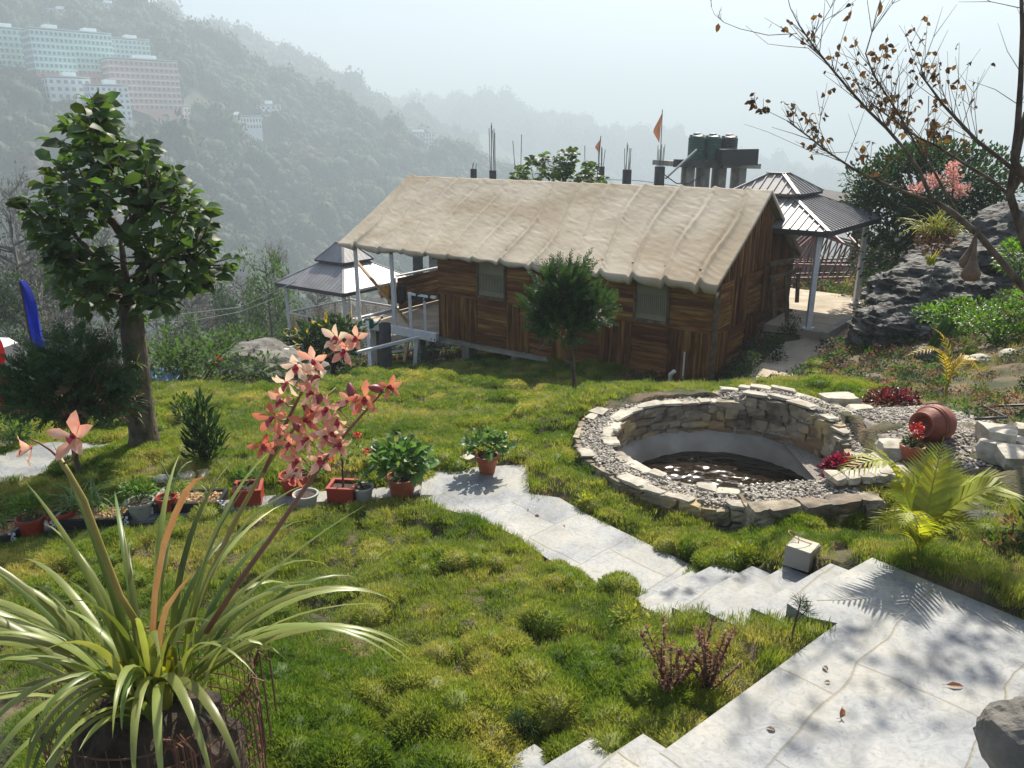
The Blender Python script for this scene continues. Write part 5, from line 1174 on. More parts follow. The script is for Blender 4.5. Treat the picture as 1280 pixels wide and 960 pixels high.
def planter(px,py,lx,label,plants,seed):
    c=kz(px,py); o=thing('planter_box',tuple(c),label,'planter box',GP); a,b=pot_box(o,c,lx,.30,.10,'blackp',R(4),'chips')
    r=np.random.default_rng(seed); mb=MB(); n=900; q=np.array(tuple(c))+np.outer(r.uniform(-lx/2+.03,lx/2-.03,n),np.array(a))+np.outer(r.uniform(-.13,.13,n),np.array(b))+np.outer(r.uniform(.075,.095,n),[0,0,1]); mb.inst(CARD,q,frames(rdir(n,-.3,.3,r),rdir(n,.3,1,r),r.uniform(.02,.045,n))); mb.build('bark_chips',M['chips'],o)
    for s in (-1,1):
        mb=MB(); 
        for i in range(4):
            for j in range(5):
                if (i+j)%2: mb.box(c+a*s*(lx/2+.012)-b*(.15-.0)+a*(i-1.5)*.02+UP*(.01+j*.024),(.02,.012,.024),(a,b,UP))
        mb.build('checked_strap',M['white'],o)
    MB().box(c-a*(lx/2-.0)+UP*.075-b*.0,(.03,.26,.12),(a,b,UP)).build('end_plate',M['greypot'],o)
    for k,(u,n_,L) in enumerate(plants): orchid_tuft(o,c+a*u+UP*.09,n_,L,seed+k,name='orchid_leaves')
    return o
planter(240,632,.62,'black chip planter with a tall strap leaved orchid, nearest the orange red square pot',[(-.18,9,.5),(-.12,6,.4),(.15,4,.3)],21)
planter(122,652,.62,'black chip planter with arching orchids left of the pale leafy pot',[(-.1,14,.55),(.05,9,.55),(.2,5,.4),(-.22,16,.5)],31)
planter(-12,672,.55,'black planter box cut by the left frame edge',[(0,12,.5),(.15,9,.5)],41)
c=kz(180,643); o=thing('potted_plant',tuple(c),'pale stone coloured pot with bushy green leaves between two chip planters','potted plant',GP); pot_round(o,c+Vector((0,-.04,0)),.125,.09,.17,'greypot'); leafy(o,c+Vector((0,-.04,.27)),(.17,.14,.12),260,LEAF,.035,.06,'l_bright',17)
c=kz(206,645); o=thing('potted_plant',tuple(c),'narrow dark red pot tucked behind the pale leafy pot','potted plant',GP); pot_round(o,c+Vector((0,.08,0)),.09,.07,.17,'redpot')
c=kz(44,664); o=thing('potted_plant',tuple(c),'brown red pot with fresh green leaves near the left edge','potted plant',GP); pot_round(o,c+Vector((0,-.03,0)),.12,.09,.17,'redpot'); leafy(o,c+Vector((0,-.03,.27)),(.17,.14,.10),170,LEAF,.05,.08,'l_bright',19)
c=kz(76,660); o=thing('potted_plant',tuple(c),'dark red pot of soil right of the fresh green pot','potted plant',GP); pot_round(o,c+Vector((0,.04,0)),.13,.10,.17,'redpot'); leafy(o,c+Vector((0.02,.06,.22)),(.1,.08,.05),30,LEAF,.05,.07,'l_bright',20)
# potted red flower by the jar
c=bed_at(1137,580); c.z+=.005; o=thing('potted_plant',tuple(c),'small terracotta pot with a red flower standing before the clay jar','potted plant')
pot_round(o,c,.105,.075,.20,'terra',rim=.012); leafy(o,c+UP*.22,(.08,.07,.05),40,LEAF,.04,.07,'l_mid',23)
mb=MB(); p,d=cloud(c+Vector((.015,0,.34)),(.06,.05,.07),90,r6,.5); leaves(mb,p,d,WLEAF,.025,.045,r6); mb.build('flower_head',M['red'],o)
# ---------------------------------------------------------------- croton bushes, yellow plant, cactus, shrubs
b=PD(1108,520,3.30); bush('croton_bush',b,[((0,0,.16),(.30,.25,.17)),((.22,.02,.18),(.16,.15,.13))],750,LEAF,.05,.08,'l_croton','dark wine red croton bush beside the jar mouth on top of the pond wall',seed=3,extra=('l_crotonr',130,LEAF,.04,.07))
b=PD(1066,608,3.3); bush('croton_bush',b,[((0,0,.13),(.30,.22,.14)),((-.12,.05,.17),(.14,.14,.10))],700,LEAF,.05,.08,'l_croton','magenta and wine red croton bush in front of the pond water',seed=4,extra=('l_crotonr',330,LEAF,.04,.08))
b=gz_at(1180,500); o=thing('yellow_plant',tuple(b),'young palm with yellow fronds behind the clay jar','palm'); st=MB();mb=MB()
frond(mb,st,[b,b+Vector((-.05,0,.45)),b+Vector((-.25,0,.68)),b+Vector((-.68,-.1,.60))],.20,22,r6,.14); frond(mb,st,[b,b+Vector((.05,0,.4)),b+Vector((.2,0,.55)),b+Vector((.4,0,.35))],.18,18,r6,.14); frond(mb,st,[b,b+Vector((0,0,.45)),b+Vector((-.1,.1,.8)),b+Vector((-.3,.1,.95))],.16,16,r6,.14)
st.build('stalks',M['l_yel'],o); mb.build('leaflets',M['l_yellow'],o)
b=PY(1158,447,12.9); o=thing('cactus',tuple(b),'ridged green column cactus leaning before the dark boulder','cactus'); n=10
prof=[]; mb=MB(); P=[]
for i in range(12):
    t=i/11; q=b+Vector((.28*t,0,.72*t)); rad=.075*(1-.25*abs(t-.5))*(1 if i<11 else .4)
    P.append([tuple(q+Vector((math.cos(a)*rad*(1.25 if k%2 else .8),math.sin(a)*rad*(1.25 if k%2 else .8),0))) for k,a in enumerate(np.linspace(0,2*np.pi,17))])
mb.grid(np.array(P)); mb.build('stem',M['l_mid'],o,smooth=False)
tp=b+Vector((.28,0,.72)); MB().tube([tp+Vector((-.03,0,-.3)),tp+Vector((.08,0,-.15)),tp+Vector((.07,0,.02))],[.04,.045,.02],8).build('arm',M['l_mid'],o)
b=PY(1185,405,13.5); bush('green_shrub',b,[((-.25,0,.2),(.38,.4,.15)),((.1,0,.34),(.3,.3,.15)),((.45,0,.30),(.28,.3,.16)),((.1,-.1,.02),(.5,.4,.14))],1100,LEAF,.06,.10,'l_bright','low bright green shrub left of the bigger one, below the hanging gourds',seed=7,nst=10)
b=PY(1245,430,12.6); bush('green_shrub',b,[((-.35,0,.42),(.38,.4,.17)),((.05,0,.55),(.33,.4,.18)),((.42,0,.72),(.35,.4,.2)),((.1,-.1,.2),(.5,.4,.2)),((.8,0,.5),(.4,.4,.25))],1900,LEAF,.06,.10,'l_bright','wide bright green shrub at the right edge under the bare tree',seed=8,nst=12)
b=PY(1272,340,14.5); bush('green_shrub',b,[((0,0,.3),(.45,.4,.4))],600,LEAF,.07,.12,'l_bright','upper green shrub cut by the right frame edge',seed=9)
b=PY(1085,400,19.2); bush('green_shrub',b,[((0,0,.3),(.4,.35,.3))],420,LEAF,.05,.09,'l_mid','small leafy plant between gazebo post and boulder',seed=10)
b=PY(1262,720,4.7); bush('small_shrub',b,[((0,0,.16),(.22,.2,.14)),((.12,.1,.30),(.14,.14,.12))],520,LEAF,.03,.055,'l_dark','small dark shrub with pinkish leaves right of the palm',seed=12,extra=('l_rust',120,LEAF,.03,.05))
for k,(px,py,s,l) in enumerate(((935,478,.3,'dark creeping plant at the base of the gable wall nearest the camera'),(965,460,.35,'leafy creeper halfway along the base of the gable wall'),(985,425,.3,'thin climbing plant at the far end of the gable wall'))):
    b=PY(px,py,15.6+k*1.6); bush('wall_plant',b,[((0,0,.2),(s,.25,.22)),((.1,.1,.45),(s*.6,.2,.25))],500,LEAF,.04,.07,'l_dark',l,seed=40+k)
# palm by the landing
b=gz_at(1150,690); o=thing('small_palm',tuple(b),'young golden palm with arching fronds beside the landing','palm'); st=MB();mb=MB()
Yp=b.y
def fp(l): return [b]+[PY(px,py,Yp+dy) for px,py,dy in l]
frond(mb,st,fp([(1140,645,.0),(1127,606,.05),(1100,575,.05),(1036,597,-.05)]),.30,34,r6,.10)
frond(mb,st,fp([(1158,650,.0),(1165,610,.1),(1180,545,.25)]),.30,38,r6,.11,up=(-.5,-.85,.1))
frond(mb,st,fp([(1175,650,-.05),(1208,622,-.1),(1250,612,-.15),(1282,668,-.2)]),.30,36,r6,.10)
frond(mb,st,fp([(1142,672,-.05),(1122,650,-.12),(1085,660,-.2)]),.19,26,r6,.12)
frond(mb,st,fp([(1165,670,-.1),(1200,652,-.2),(1232,680,-.3)]),.20,28,r6,.12)
frond(mb,st,fp([(1148,672,-.1),(1140,640,-.25),(1125,660,-.4)]),.22,24,r6,.12)
st.build('stalks',M['l_yel'],o); mb.build('leaflets',M['l_yel'],o)
# ---------------------------------------------------------------- lawn shrubs and seedlings
for px,py,h,sd,l in ((835,868,.42,1,'twiggy brownish red shrub on the lawn, left of its pair near the steps'),(884,868,.50,2,'twiggy brownish red shrub on the lawn, taller right one of the pair near the steps')):
    b=gz_at(px,py); r=np.random.default_rng(sd); o=thing('twiggy_shrub',tuple(b),l,'shrub','twiggy red shrubs on the lawn'); st=MB();mb=MB()
    for k in range(13):
        a=r.uniform(0,6.28); q=b+Vector((math.cos(a)*.17*r.uniform(.3,1.1),math.sin(a)*.17*r.uniform(.3,1.1),h*r.uniform(.5,1))); m=b.lerp(q,.5)+Vector((r.normal(0,.02),r.normal(0,.02),0)); st.tube([b,m,q],[.006,.004,.0025],5)
        n=64; t=r.uniform(.2,1.04,n); pos=np.array([tuple(m.lerp(q,max(0,(x-.5)*2)) if x>.5 else tuple(b.lerp(m,x*2))) for x in t]); mb.inst(LEAF,pos,frames(rdir(n,-.1,1,r),rdir(n,.2,1,r),r.uniform(.018,.036,n)))
    st.build('stems',M['barkd'],o); mb.build('foliage',M['l_brown'],o)
def seedling(px,py,h,nw,l,sd,lean=0):
    b=gz_at(px,py); r=np.random.default_rng(sd); o=thing('pine_seedling',tuple(b),l,'seedling','pine seedlings'); st=MB();mb=MB(); top=b+Vector((lean,0,h)); st.tube([b-UP*.02,top],[.006,.004],6)
    tips=[top]+[b.lerp(top,.55)+Vector((math.cos(a)*.07,math.sin(a)*.07,.05)) for a in (0.3,2.2,4.4)][:nw-1]
    for q in tips:
        st.tube([b.lerp(top,.45),q],[.004,.003],5); n=90; D=rdir(n,-.1,1,r); mb.inst(NEED,np.array(tuple(q))+np.zeros((n,3))-np.array([0,0,1])*r.uniform(0,.05,n)[:,None],frames(D,rdir(n,.2,1,r),r.uniform(.05,.085,n)))
    st.build('stem',M['barkd'],o); mb.build('needles',M['l_dark'],o)
seedling(648,945,.27,3,'pine seedling at the bottom centre of the lawn',1); seedling(988,800,.26,2,'pine seedling on a bent stem beside the steps',2,.03)
for k,(px,py,s,l) in enumerate(((788,785,.13,'small yellow green shrub at the lawn edge beside the stone path'),(930,705,.11,'yellow green tuft on the grass between pond and steps'),(733,632,.09,'small yellow tuft at the left foot of the pond wall'))):
    b=gz_at(px,py); bush('golden_shrub',b,[((0,0,s*.6),(s,s,s*.8))],240,LEAF,.025,.045,'l_yel',l,seed=60+k,nst=4,sr=.004,group='small golden shrubs')
for k,(px,py) in enumerate(((1050,898),(1182,856))):
    p=PD(px,py,LAND-.008); o=thing('fallen_leaf',tuple(p),('curled brown leaf lying upright near the middle of the landing','flat orange brown leaf lying to the right on the landing')[k],'leaf'); mb=MB(); mb.inst(leafT(.5,.3,.2) if k==0 else leafT(.3,.1,.1),[np.array(tuple(p))],frames(np.array([[.3,.4,.5] if k==0 else [1,-.15,.05]]),np.array([[.2,-.6,1.]]),[.06 if k==0 else .09])); mb.build('blade',M['l_rust'],o); MB().tube([p,p+Vector((-.02,-.005,.004))],.0012,4).build('stalk',M['barkd'],o)
# ---------------------------------------------------------------- big leafed tree at left
def polysample(poly,n,r):
    xs=[p[0] for p in poly]; ys=[p[1] for p in poly]; out=[]
    while len(out)<n:
        x=r.uniform(min(xs),max(xs)); y=r.uniform(min(ys),max(ys))
        if inpoly(np.array([x]),np.array([y]),poly)[0]: out.append((x,y))
    return out
def bigleaf_tree(name,base,trunk,tr,poly,Yc,dY,nsh,label,seed,ls=(.13,.24),mt='l_big',per=13,anchors=None,cat='tree',T=WLEAF,sl=.55):
    r=np.random.default_rng(seed); o=thing(name,tuple(base),label,cat); tb=MB(); tb.tube(trunk,tr,14); 
    tb.build('trunk',M['bark'],o,smooth=True); br=MB(); lf=MB(); xs=[p[0] for p in poly]; cx=sum(xs)/len(xs); wx=(max(xs)-min(xs))/2
    anc=anchors or [trunk[-1]]
    smp=polysample(poly,nsh*3,r); bd_=pdist(np.array([q[0] for q in smp]),np.array([q[1] for q in smp]),poly); o_=np.argsort(bd_); smp=[smp[i] for i in o_[:int(nsh*.55)*2:2]]+[smp[i] for i in o_[int(nsh*1.1)::5]]
    for px,py in smp[:nsh]:
        k=math.sqrt(max(.05,1-min(1,abs(px-cx)/wx)**2)); tip=PY(px,py,Yc+r.uniform(-dY,dY)*k)
        a=min(anc,key=lambda q:(Vector(q)-tip).length+.8*max(0,Vector(q).z-tip.z+.2)); a=Vector(a)
        m=a.lerp(tip,.55)+Vector((0,0,-.12*(tip-a).length)); L=(tip-a).length
        br.tube([a,m,tip],[.012+.010*L,.010+.004*L,.004],6)
        ax=(tip-m).normalized(); ax=(ax+Vector((0,0,.5))).normalized()
        n=per; t=r.uniform(0,1,n)**.7; P=np.array([tuple(tip-ax*sl*(1-x)) for x in t]); D=rdir(n,-.5,.35,r)+np.array(tuple(ax))*(t[:,None]-.3)*.8; D[:,2]-=.25*(1-t)
        lf.inst(T,P,frames(D,rdir(n,-.1,.8,r)+np.array([0,0,.5]),r.uniform(ls[0],ls[1],n)))
    br.build('branches',M['barkd'],o,smooth=True); lf.build('crown',M[mt],o,smooth=True); return o
tb=gz_at(180,566); Yt=tb.y
tp=[PY(182,575,Yt),PY(180,545,Yt),PY(174,500,Yt),PY(170,450,Yt),PY(165,405,Yt),PY(160,370,Yt)]
poly=[(118,112),(140,120),(150,160),(185,185),(225,205),(262,245),(300,330),(292,350),(250,375),(215,395),(150,372),(100,355),(62,360),(58,320),(10,262),(8,236),(50,222),(62,200),(68,170),(90,130)]
anch=tp[-1:]+[PY(130,330,Yt),PY(190,330,Yt-.3),PY(150,290,Yt+.3),PY(120,250,Yt),PY(190,260,Yt),PY(230,320,Yt),PY(90,290,Yt),PY(128,180,Yt)]
t1=bigleaf_tree('leafy_tree',tb,tp,[.24,.175,.155,.145,.135,.115],poly,Yt,1.15,165,'tree with big glossy leaves and rough trunk on the left lawn',101,anchors=anch)
mb=MB()
for a,b in ((0,1),(0,2),(0,3),(3,4),(3,5),(0,7),(2,6),(4,8)): mb.tube([anch[a],(Vector(anch[a])+Vector(anch[b]))/2+Vector((0,0,.03)),anch[b]],[.055,.04,.022],8)
mb.tube([PY(172,372,Yt),PY(176,340,Yt),PY(190,330,Yt-.3)],[.085,.06,.03],8)
mb.build('limbs',M['bark'],t1,smooth=True)
mb=MB(); r7=np.random.default_rng(77)
for k in range(9):
    q=PY(162+r7.uniform(-10,14),r7.uniform(380,520),Yt-.15)
    for j in range(9): strap(mb,q,r7.uniform(3.2,6.2),r7.uniform(.2,1.3),r7.uniform(.14,.34),.014,r7.uniform(1,2.5),6)
mb.build('epiphytes',M['l_strap'],t1)
mb=MB(); mb.tube([PY(222,395,Yt-.2),PY(190,390,Yt-.2),PY(180,370,Yt-.1)],[.01,.015,.02],6)
b=PY(150,525,Yt-.3); bush('strap_plant',gz_at(150,540),[((0,0,.3),(.28,.2,.28))],110,NLEAF,.18,.30,'l_dark','dark long leaved plant growing against the big tree trunk',seed=31)
# tree rising behind the roof
b=PY(700,300,31); b.z=-9
tp=[b,PY(700,285,31),PY(700,235,31)]
bigleaf_tree('leafy_tree',b,tp,[.22,.18,.12],[(640,212),(668,196),(690,184),(716,186),(735,196),(757,216),(758,245),(640,245)],31,1.4,75,'tree with big drooping leaves rising behind the canvas roof',103,ls=(.22,.36),anchors=[PY(700,235,31),PY(670,235,31),PY(735,238,31),PY(698,212,31)],sl=.8)
# ---------------------------------------------------------------- conifers
b=gz_at(108,625); Yj=b.y-.0; b=PY(104,612,8.0)
tr_=[PY(108,640,8.0),PY(102,605,8.0),PY(92,560,8.0),PY(88,500,8.0)]
conifer('conifer',tr_[0],[(PY(85,492,8.1),(.60,.5,.24)),(PY(50,470,8.1),(.40,.4,.18)),(PY(118,460,8.1),(.36,.35,.2)),(PY(88,440,8.1),(.28,.25,.2)),(PY(130,500,8.1),(.25,.25,.14))],1100,.16,.28,'young conifer with browned patches and a leaning thin trunk by the left path',5,tr_,[.035,.032,.028,.02],brown=.10,up=.2)
b=gz_at(718,495); Yc=13.2; base=PY(719,500,Yc)
tr_=[base,PY(717,470,Yc),PY(714,430,Yc),PY(706,370,Yc)]
conifer('conifer',base,[(PY(704,402,Yc),(.52,.45,.34)),(PY(675,385,Yc),(.30,.28,.24)),(PY(705,360,Yc),(.42,.36,.34)),(PY(742,385,Yc),(.32,.3,.28)),(PY(722,345,Yc),(.14,.14,.24)),(PY(699,345,Yc),(.12,.12,.22))],900,.20,.36,'bushy dark green conifer on a thin trunk in front of the hut wall',6,tr_,[.04,.035,.03,.015],up=.75)
# ---------------------------------------------------------------- bushes and slope plants on the left
b=PY(237,520,14.8); bush('bush',PY(237,500,15),[((0,0,.55),(1.1,.9,.6)),((-.4,0,.95),(.7,.6,.5)),((.5,0,1.0),(.7,.6,.45)),((1.3,.4,.5),(.6,.5,.5))],2600,LEAF,.07,.13,'l_mid','rounded leafy bush behind the big tree trunk',seed=71,nst=12,sr=.03)
bush('bush',PY(300,440,23),[((0,0,.3),(1.0,.8,.6))],1100,LEAF,.09,.15,'l_mid','low bush left of the rocky outcrop',seed=72,nst=8,sr=.03)
b=PY(410,478,18.5); bush('rhododendron_bush',b,[((0,0,1.1),(.95,.8,.5)),((-.5,0,.9),(.6,.6,.4)),((.35,0,1.35),(.6,.5,.35)),((.1,0,.5),(.4,.4,.35))],1500,LEAF,.13,.22,'l_dark','broad leaved bush with yellowing tips behind the cream orchid flowers',seed=73,nst=14,sr=.035,extra=('l_yellow',90,LEAF,.12,.2))
b=gz_at(258,580); o=bush('upright_shrub',b,[((0,0,.35),(.16,.16,.36)),((.1,0,.22),(.14,.14,.2)),((-.09,0,.2),(.12,.12,.22)),((.02,0,.68),(.07,.07,.2))],420,NLEAF,.10,.18,'l_dark','dark upright narrow shrub on the lawn right of the big tree',seed=74,nst=8,up=1.6)
bush('upright_shrub',gz_at(232,532),[((0,0,.25),(.17,.15,.26))],260,LEAF,.05,.08,'l_mid','short green shrub behind the dark upright one',seed=75,up=.8)
for k,(px,py,Yy,s,l) in enumerate(((105,520,12.8,.35,'small dark shrub between conifer and tree trunk by the path'),(20,560,9.8,.35,'grassy shrub in a pot at the left edge beside the path'),(540,458,20.5,.5,'leafy bush with a few red blooms under the porch edge'),(612,470,20.2,.3,'small plant in the shade under the hut wall'))):
    bush('shrub',PY(px,py,Yy),[((0,0,s*.7),(s,s*.8,s*.8))],420,LEAF,.05,.09,'l_dark' if k!=1 else 'l_mid',l,seed=80+k)
r8=np.random.default_rng(8)
def flowers(name,px,py,Yy,n,rad,mt,label):
    mb=MB(); p,d=cloud(PY(px,py,Yy),(rad,rad*.7,rad*.6),n,r8,.4); leaves(mb,p,d,WLEAF,.05,.09,r8); o=thing(name,tuple(PY(px,py+8,Yy)),label,'flowers'); mb.build('blooms',M[mt],o); mb=MB(); p,d=cloud(PY(px,py+6,Yy),(rad,rad*.7,rad*.7),n*2,r8,.4); leaves(mb,p,d,LEAF,.06,.1,r8); mb.build('foliage',M['l_mid'],o)
flowers('yellow_flowers',152,500,11.5,60,.22,'l_yellow','cluster of yellow flowers left of the big tree trunk')
flowers('yellow_flowers',218,503,14,50,.22,'l_yellow','cluster of yellow flowers right of the big tree trunk')
flowers('red_flowers',274,452,15,16,.12,'red','single red bloom on the bush by the rocky outcrop')
# blue tarp
P=np.zeros((12,10,3)); c=PY(193,470,14.5)
for i in range(12):
    for j in range(10): P[i,j]=(c.x-.35+i*.065,c.y+j*.05,c.z-.3+j*.03+.10*vnoise(i*.6,j*.7,0,4))
M['tarp']=mat('blue_tarp',(.10,.22,.50),(.35,.45,.62),9,.5); o=MB().grid(P).build('tarp',M['tarp']); tag(o,'crumpled pale blue tarp lying right of the big tree trunk','tarp')
# ---------------------------------------------------------------- banners
def banner(px0,py0,px1,py1,Yy,wpx,mt,label,side=1):
    top=PY(px0,py0,Yy); bot=PY(px1,py1,Yy); o=thing('banner',tuple(bot),label,'banner'); MB().tube([top,bot],[.012,.022],6).build('pole',M['barkd'],o)
    n=24; P=np.zeros((n,7,3)); 
    for i in range(n):
        t=i/(n-1); q=top.lerp(bot,t*.86); w=wpx/960*Yy*1.05*(.1+.9*t)**.8*(1+.10*math.sin(t*9))
        for j in range(7): u=j/6; P[i,j]=(q.x+side*w*u,q.y+.10*math.sin(u*7+t*5)*u,q.z-.25*u*w+.02*math.sin(t*20)*u)
    MB().grid(P).build('cloth',M[mt],o,smooth=True)
M['blue']=mat('blue_flag',(.006,.018,.30),(.01,.03,.40),2,.7,trans=.35); M['redf']=mat('red_flag',(.50,.005,.01),(.55,.01,.02),2,.7,trans=.35); M['orangef']=mat('orange_flag',(.36,.16,.09),(.42,.20,.12),3,.8,trans=.3)
banner(24,350,48,470,11.5,24,'blue','tall narrow blue banner on a leaning pole behind the young conifer')
banner(-6,425,-4,520,10.5,15,'redf','red banner at the left frame edge')
# ---------------------------------------------------------------- parked vehicle, mostly hidden at the left edge
M['carp']=mat('dark_car_paint',(.02,.022,.025),None,rough=.3,coat=.6); M['carglass']=mat('car_glass',(.02,.025,.03),None,rough=.1); M['roofw']=mat('silver_roof',(.50,.50,.49),None,rough=.4)
vc=PY(-22,536,13.2); vo=thing('parked_van',tuple(vc),'dark van with pale roof parked at the left edge beyond the path','van')
va=Vector((1,-.12,.0)).normalized(); vb=Vector((.12,1,0)).normalized()
def vprof(mb,pr,w,off=0):
    n=len(pr); V=[vc+va*x+UP*z+vb*(-w/2+off) for x,z in pr]+[vc+va*x+UP*z+vb*(w/2+off) for x,z in pr]; return mb.add(V,[tuple(range(n)),tuple(range(n,2*n))[::-1]]+[(i,i+n,(i+1)%n+n,(i+1)%n) for i in range(n)])
vprof(MB(),[(-2.6,.28),(1.25,.28),(1.32,.55),(1.25,.85),(.85,.98),(-2.6,.98)],1.6).build('body',M['carp'],vo)
vprof(MB(),[(-2.55,.98),(.82,.98),(.42,1.45),(-2.5,1.47)],1.5).build('cabin',M['carglass'],vo)
vprof(MB(),[(-2.55,1.46),(.42,1.44),(.25,1.54),(-2.45,1.58)],1.54).build('roof',M['roofw'],vo)
for x in (.55,-1.8):
    for s in (-.76,.76):
        w=MB().lathe(vc+va*x+vb*s+UP*.3,[(.0,-.09),(.2,-.09),(.3,-.07),(.3,.07),(.2,.09),(0,.09)],20,(va,UP,vb)).build('wheel',M['blackp'],vo,smooth=True); MB().lathe(vc+va*x+vb*(s*1.01)+UP*.3,[(0,-.1),(.17,-.1),(.17,.1),(0,.1)],14,(va,UP,vb)).build('rim',M['greytrim'],w)
MB().box(vc+va*1.29-vb*.55+UP*.68,(.08,.28,.15),(va,vb,UP)).build('headlight',M['white'],vo)
# ---------------------------------------------------------------- utility lines at left
M['wire']=mat('pale_cable',(.35,.35,.35),None,rough=.6)
for k,(pts,l) in enumerate((([(370,352,30),(300,384,32),(230,392,36),(120,388,48)],'upper pale cable sagging left from the far gazebo'),([(372,362,30),(300,390,32),(235,402,36),(110,404,48)],'lower pale cable sagging left from the far gazebo'),([(560,300,40),(700,222,45),(800,226,45),(870,236,45)],'thin cable crossing behind the canvas roof'))):
    tag(MB().tube([PY(*p) for p in pts],.018,5).build('cable',M['wire']),l,'cable')
# ---------------------------------------------------------------- slope trees beyond the garden
def gtree(label,H_,cr,n,mt,seed,asp=1.3,ls=(.14,.24),bare=.0,lean=0,lean0=.5):
    r=np.random.default_rng(seed); o=thing('slope_tree',(0,0,0),label,'tree','trees on the slope below the garden'); br=MB(); lf=MB(); tr=[Vector((0,0,-1)),Vector((lean*.3,0,H_*.3)),Vector((lean*.7,0,H_*.6)),Vector((lean,0,H_*.92))]
    MB().tube(tr,[.02*H_,.015*H_,.011*H_,.004*H_],8).build('trunk',M['barkg'],o,smooth=True)
    for k in range(26):
        t=r.uniform(lean0,.95); a=r.uniform(0,6.28); b=Vector((lean*t,0,H_*t*.95)); L=cr*(1.15-.75*max(0,t-.4))*r.uniform(.6,1.1); e=b+Vector((math.cos(a)*L,math.sin(a)*L,L*r.uniform(.3,.9))); m=b.lerp(e,.5)+Vector((0,0,-.08*L)); br.tube([b,m,e],[.006*H_,.004*H_,.0015*H_],5)
        for j in range(3):
            e2=m.lerp(e,.5)+Vector(tuple(rdir(1,-.1,1,r)[0]))*L*.4; br.tube([m,e2],[.003*H_,.001*H_],4)
        q=n//26; p,d=cloud(m.lerp(e,.65),(L*.42,L*.42,L*.36*asp),q,r,.5); leaves(lf,p,d,CARD,ls[0],ls[1],r)
    br.build('branches',M['barkg'],o); lf.build('crown',M[mt],o); return o
GTR=[gtree('pale grey thin crowned tree on the slope below the garden',11,2.3,1500,'l_grey',201,ls=(.12,.22)),gtree('nearly bare grey brown tree on the slope below the garden',12,2.4,700,'l_grey',202,ls=(.10,.18)),gtree('dark green tree on the slope below the garden',10,2.6,3200,'l_dark',203,ls=(.16,.28),lean0=.25),gtree('mid green leafy tree on the slope below the garden',9,2.2,2400,'l_mid',204,ls=(.15,.26),lean0=.35)]
spots=[(6,250,38,1,.8),(30,225,46,1,.9),(14,300,52,0,1),(60,280,60,1,1),(95,300,44,2,.8),(110,270,70,0,1.1),(40,330,36,1,.6),(150,350,48,0,.8),(200,330,60,1,1),(235,345,52,0,.8),(262,318,66,1,1),(290,350,48,2,.6),(330,318,40,3,.72),(300,340,75,0,1),(350,365,60,3,.7),(225,390,36,3,.5),(20,400,30,2,.45),(-30,330,34,2,.8),(-60,260,42,0,1),(365,380,50,2,.6),(395,350,70,0,.8),(75,380,34,0,.55),(130,400,33,1,.5),(180,300,85,0,1.1),(5,210,80,0,1.2),(65,250,95,2,1),(345,300,110,0,.9),(250,300,110,2,.9),(1000,300,62,2,.8),(1060,330,45,3,.7)]
used=set()
for k,(px,py,Yy,kd,s) in enumerate(spots):
    tip=PY(px,py,Yy); a=math.atan2(tip.x,tip.y); rr0=math.hypot(tip.x,tip.y)
    zg=float(Zbase(np.array([np.clip(tip.x,-23,24)]),np.array([min(tip.y,40)]))[0]) if rr0<38 else float(zfar_at(np.array([a]),np.array([rr0]))[0])
    hgt=max(3.5,tip.z-zg); base_h=(11,12,10,9)[kd]; sz=hgt/base_h*1.0
    o=GTR[kd] if kd not in used else copy_tree(GTR[kd]); used.add(kd); o.location=(tip.x,tip.y,zg); o.rotation_euler=(0,0,k*1.7); wsc=min(1.4,max(.55,s)); o.scale=(wsc,wsc,sz)
# ---------------------------------------------------------------- dark tree, blossoms, epiphyte on the right
b=PY(1165,330,22); b.z=-3.2
p0=b; o=thing('dark_tree',tuple(b),'large dense dark green tree behind the boulders on the right','tree'); r9=np.random.default_rng(91); lf=MB(); br=MB()
MB().tube([b,PY(1162,300,22),PY(1160,250,22)],[.25,.2,.12],8).build('trunk',M['barkd'],o)
for px,py,rx,rz_,n in ((1155,235,1.9,1.1,6000),(1105,262,1.1,1.0,2600),(1215,235,1.3,1.2,3000),(1170,200,1.1,.55,1800),(1240,270,1.0,1.0,1500),(1085,225,.6,.5,500),(1130,205,.7,.5,800),(1120,320,1.3,.8,1600),(1190,300,1.4,.7,1400)):
    c=PY(px,py,22); p,d=cloud(c,(rx,1.5,rz_),n,r9,.4); k=vnoise(p[:,0]*1.6,p[:,1]*1.6,p[:,2]*1.6,7)>.36; leaves(lf,p[k],d[k],LEAF,.10,.17,r9)
    for j in range(8): e=Vector(tuple(p[r9.integers(0,len(p))])); br.tube([PY(1160,270,22),PY(1160,270,22).lerp(e,.5)+Vector((0,0,-.1)),e],[.06,.035,.01],5)
br.build('branches',M['barkd'],o); lf.build('crown',M['l_dark'],o)
b=PY(1185,285,17); o=thing('blossom_plant',tuple(b),'pink blossom sprays rising in front of the dark tree','blossom'); mb=MB(); st=MB()
for px,py,rx,rz_,n in ((1148,236,.28,.10,160),(1165,226,.22,.16,200),(1190,222,.18,.25,220),(1200,238,.24,.14,220),(1192,208,.14,.12,80)):
    c=PY(px,py,17); p,d=cloud(c,(rx,.2,rz_),n,r9,.6); leaves(mb,p,d,CARD,.05,.08,r9); st.tube([b,b.lerp(c,.5)+Vector((.05,0,0)),c],[.02,.015,.006],5)
st.build('stems',M['barkd'],o); mb.build('blossoms',M['pink'],o)
b=PY(1172,292,16.5); o=thing('epiphyte_clump',tuple(b),'clump of grassy yellow green leaves perched above the big boulder','plant'); mb=MB()
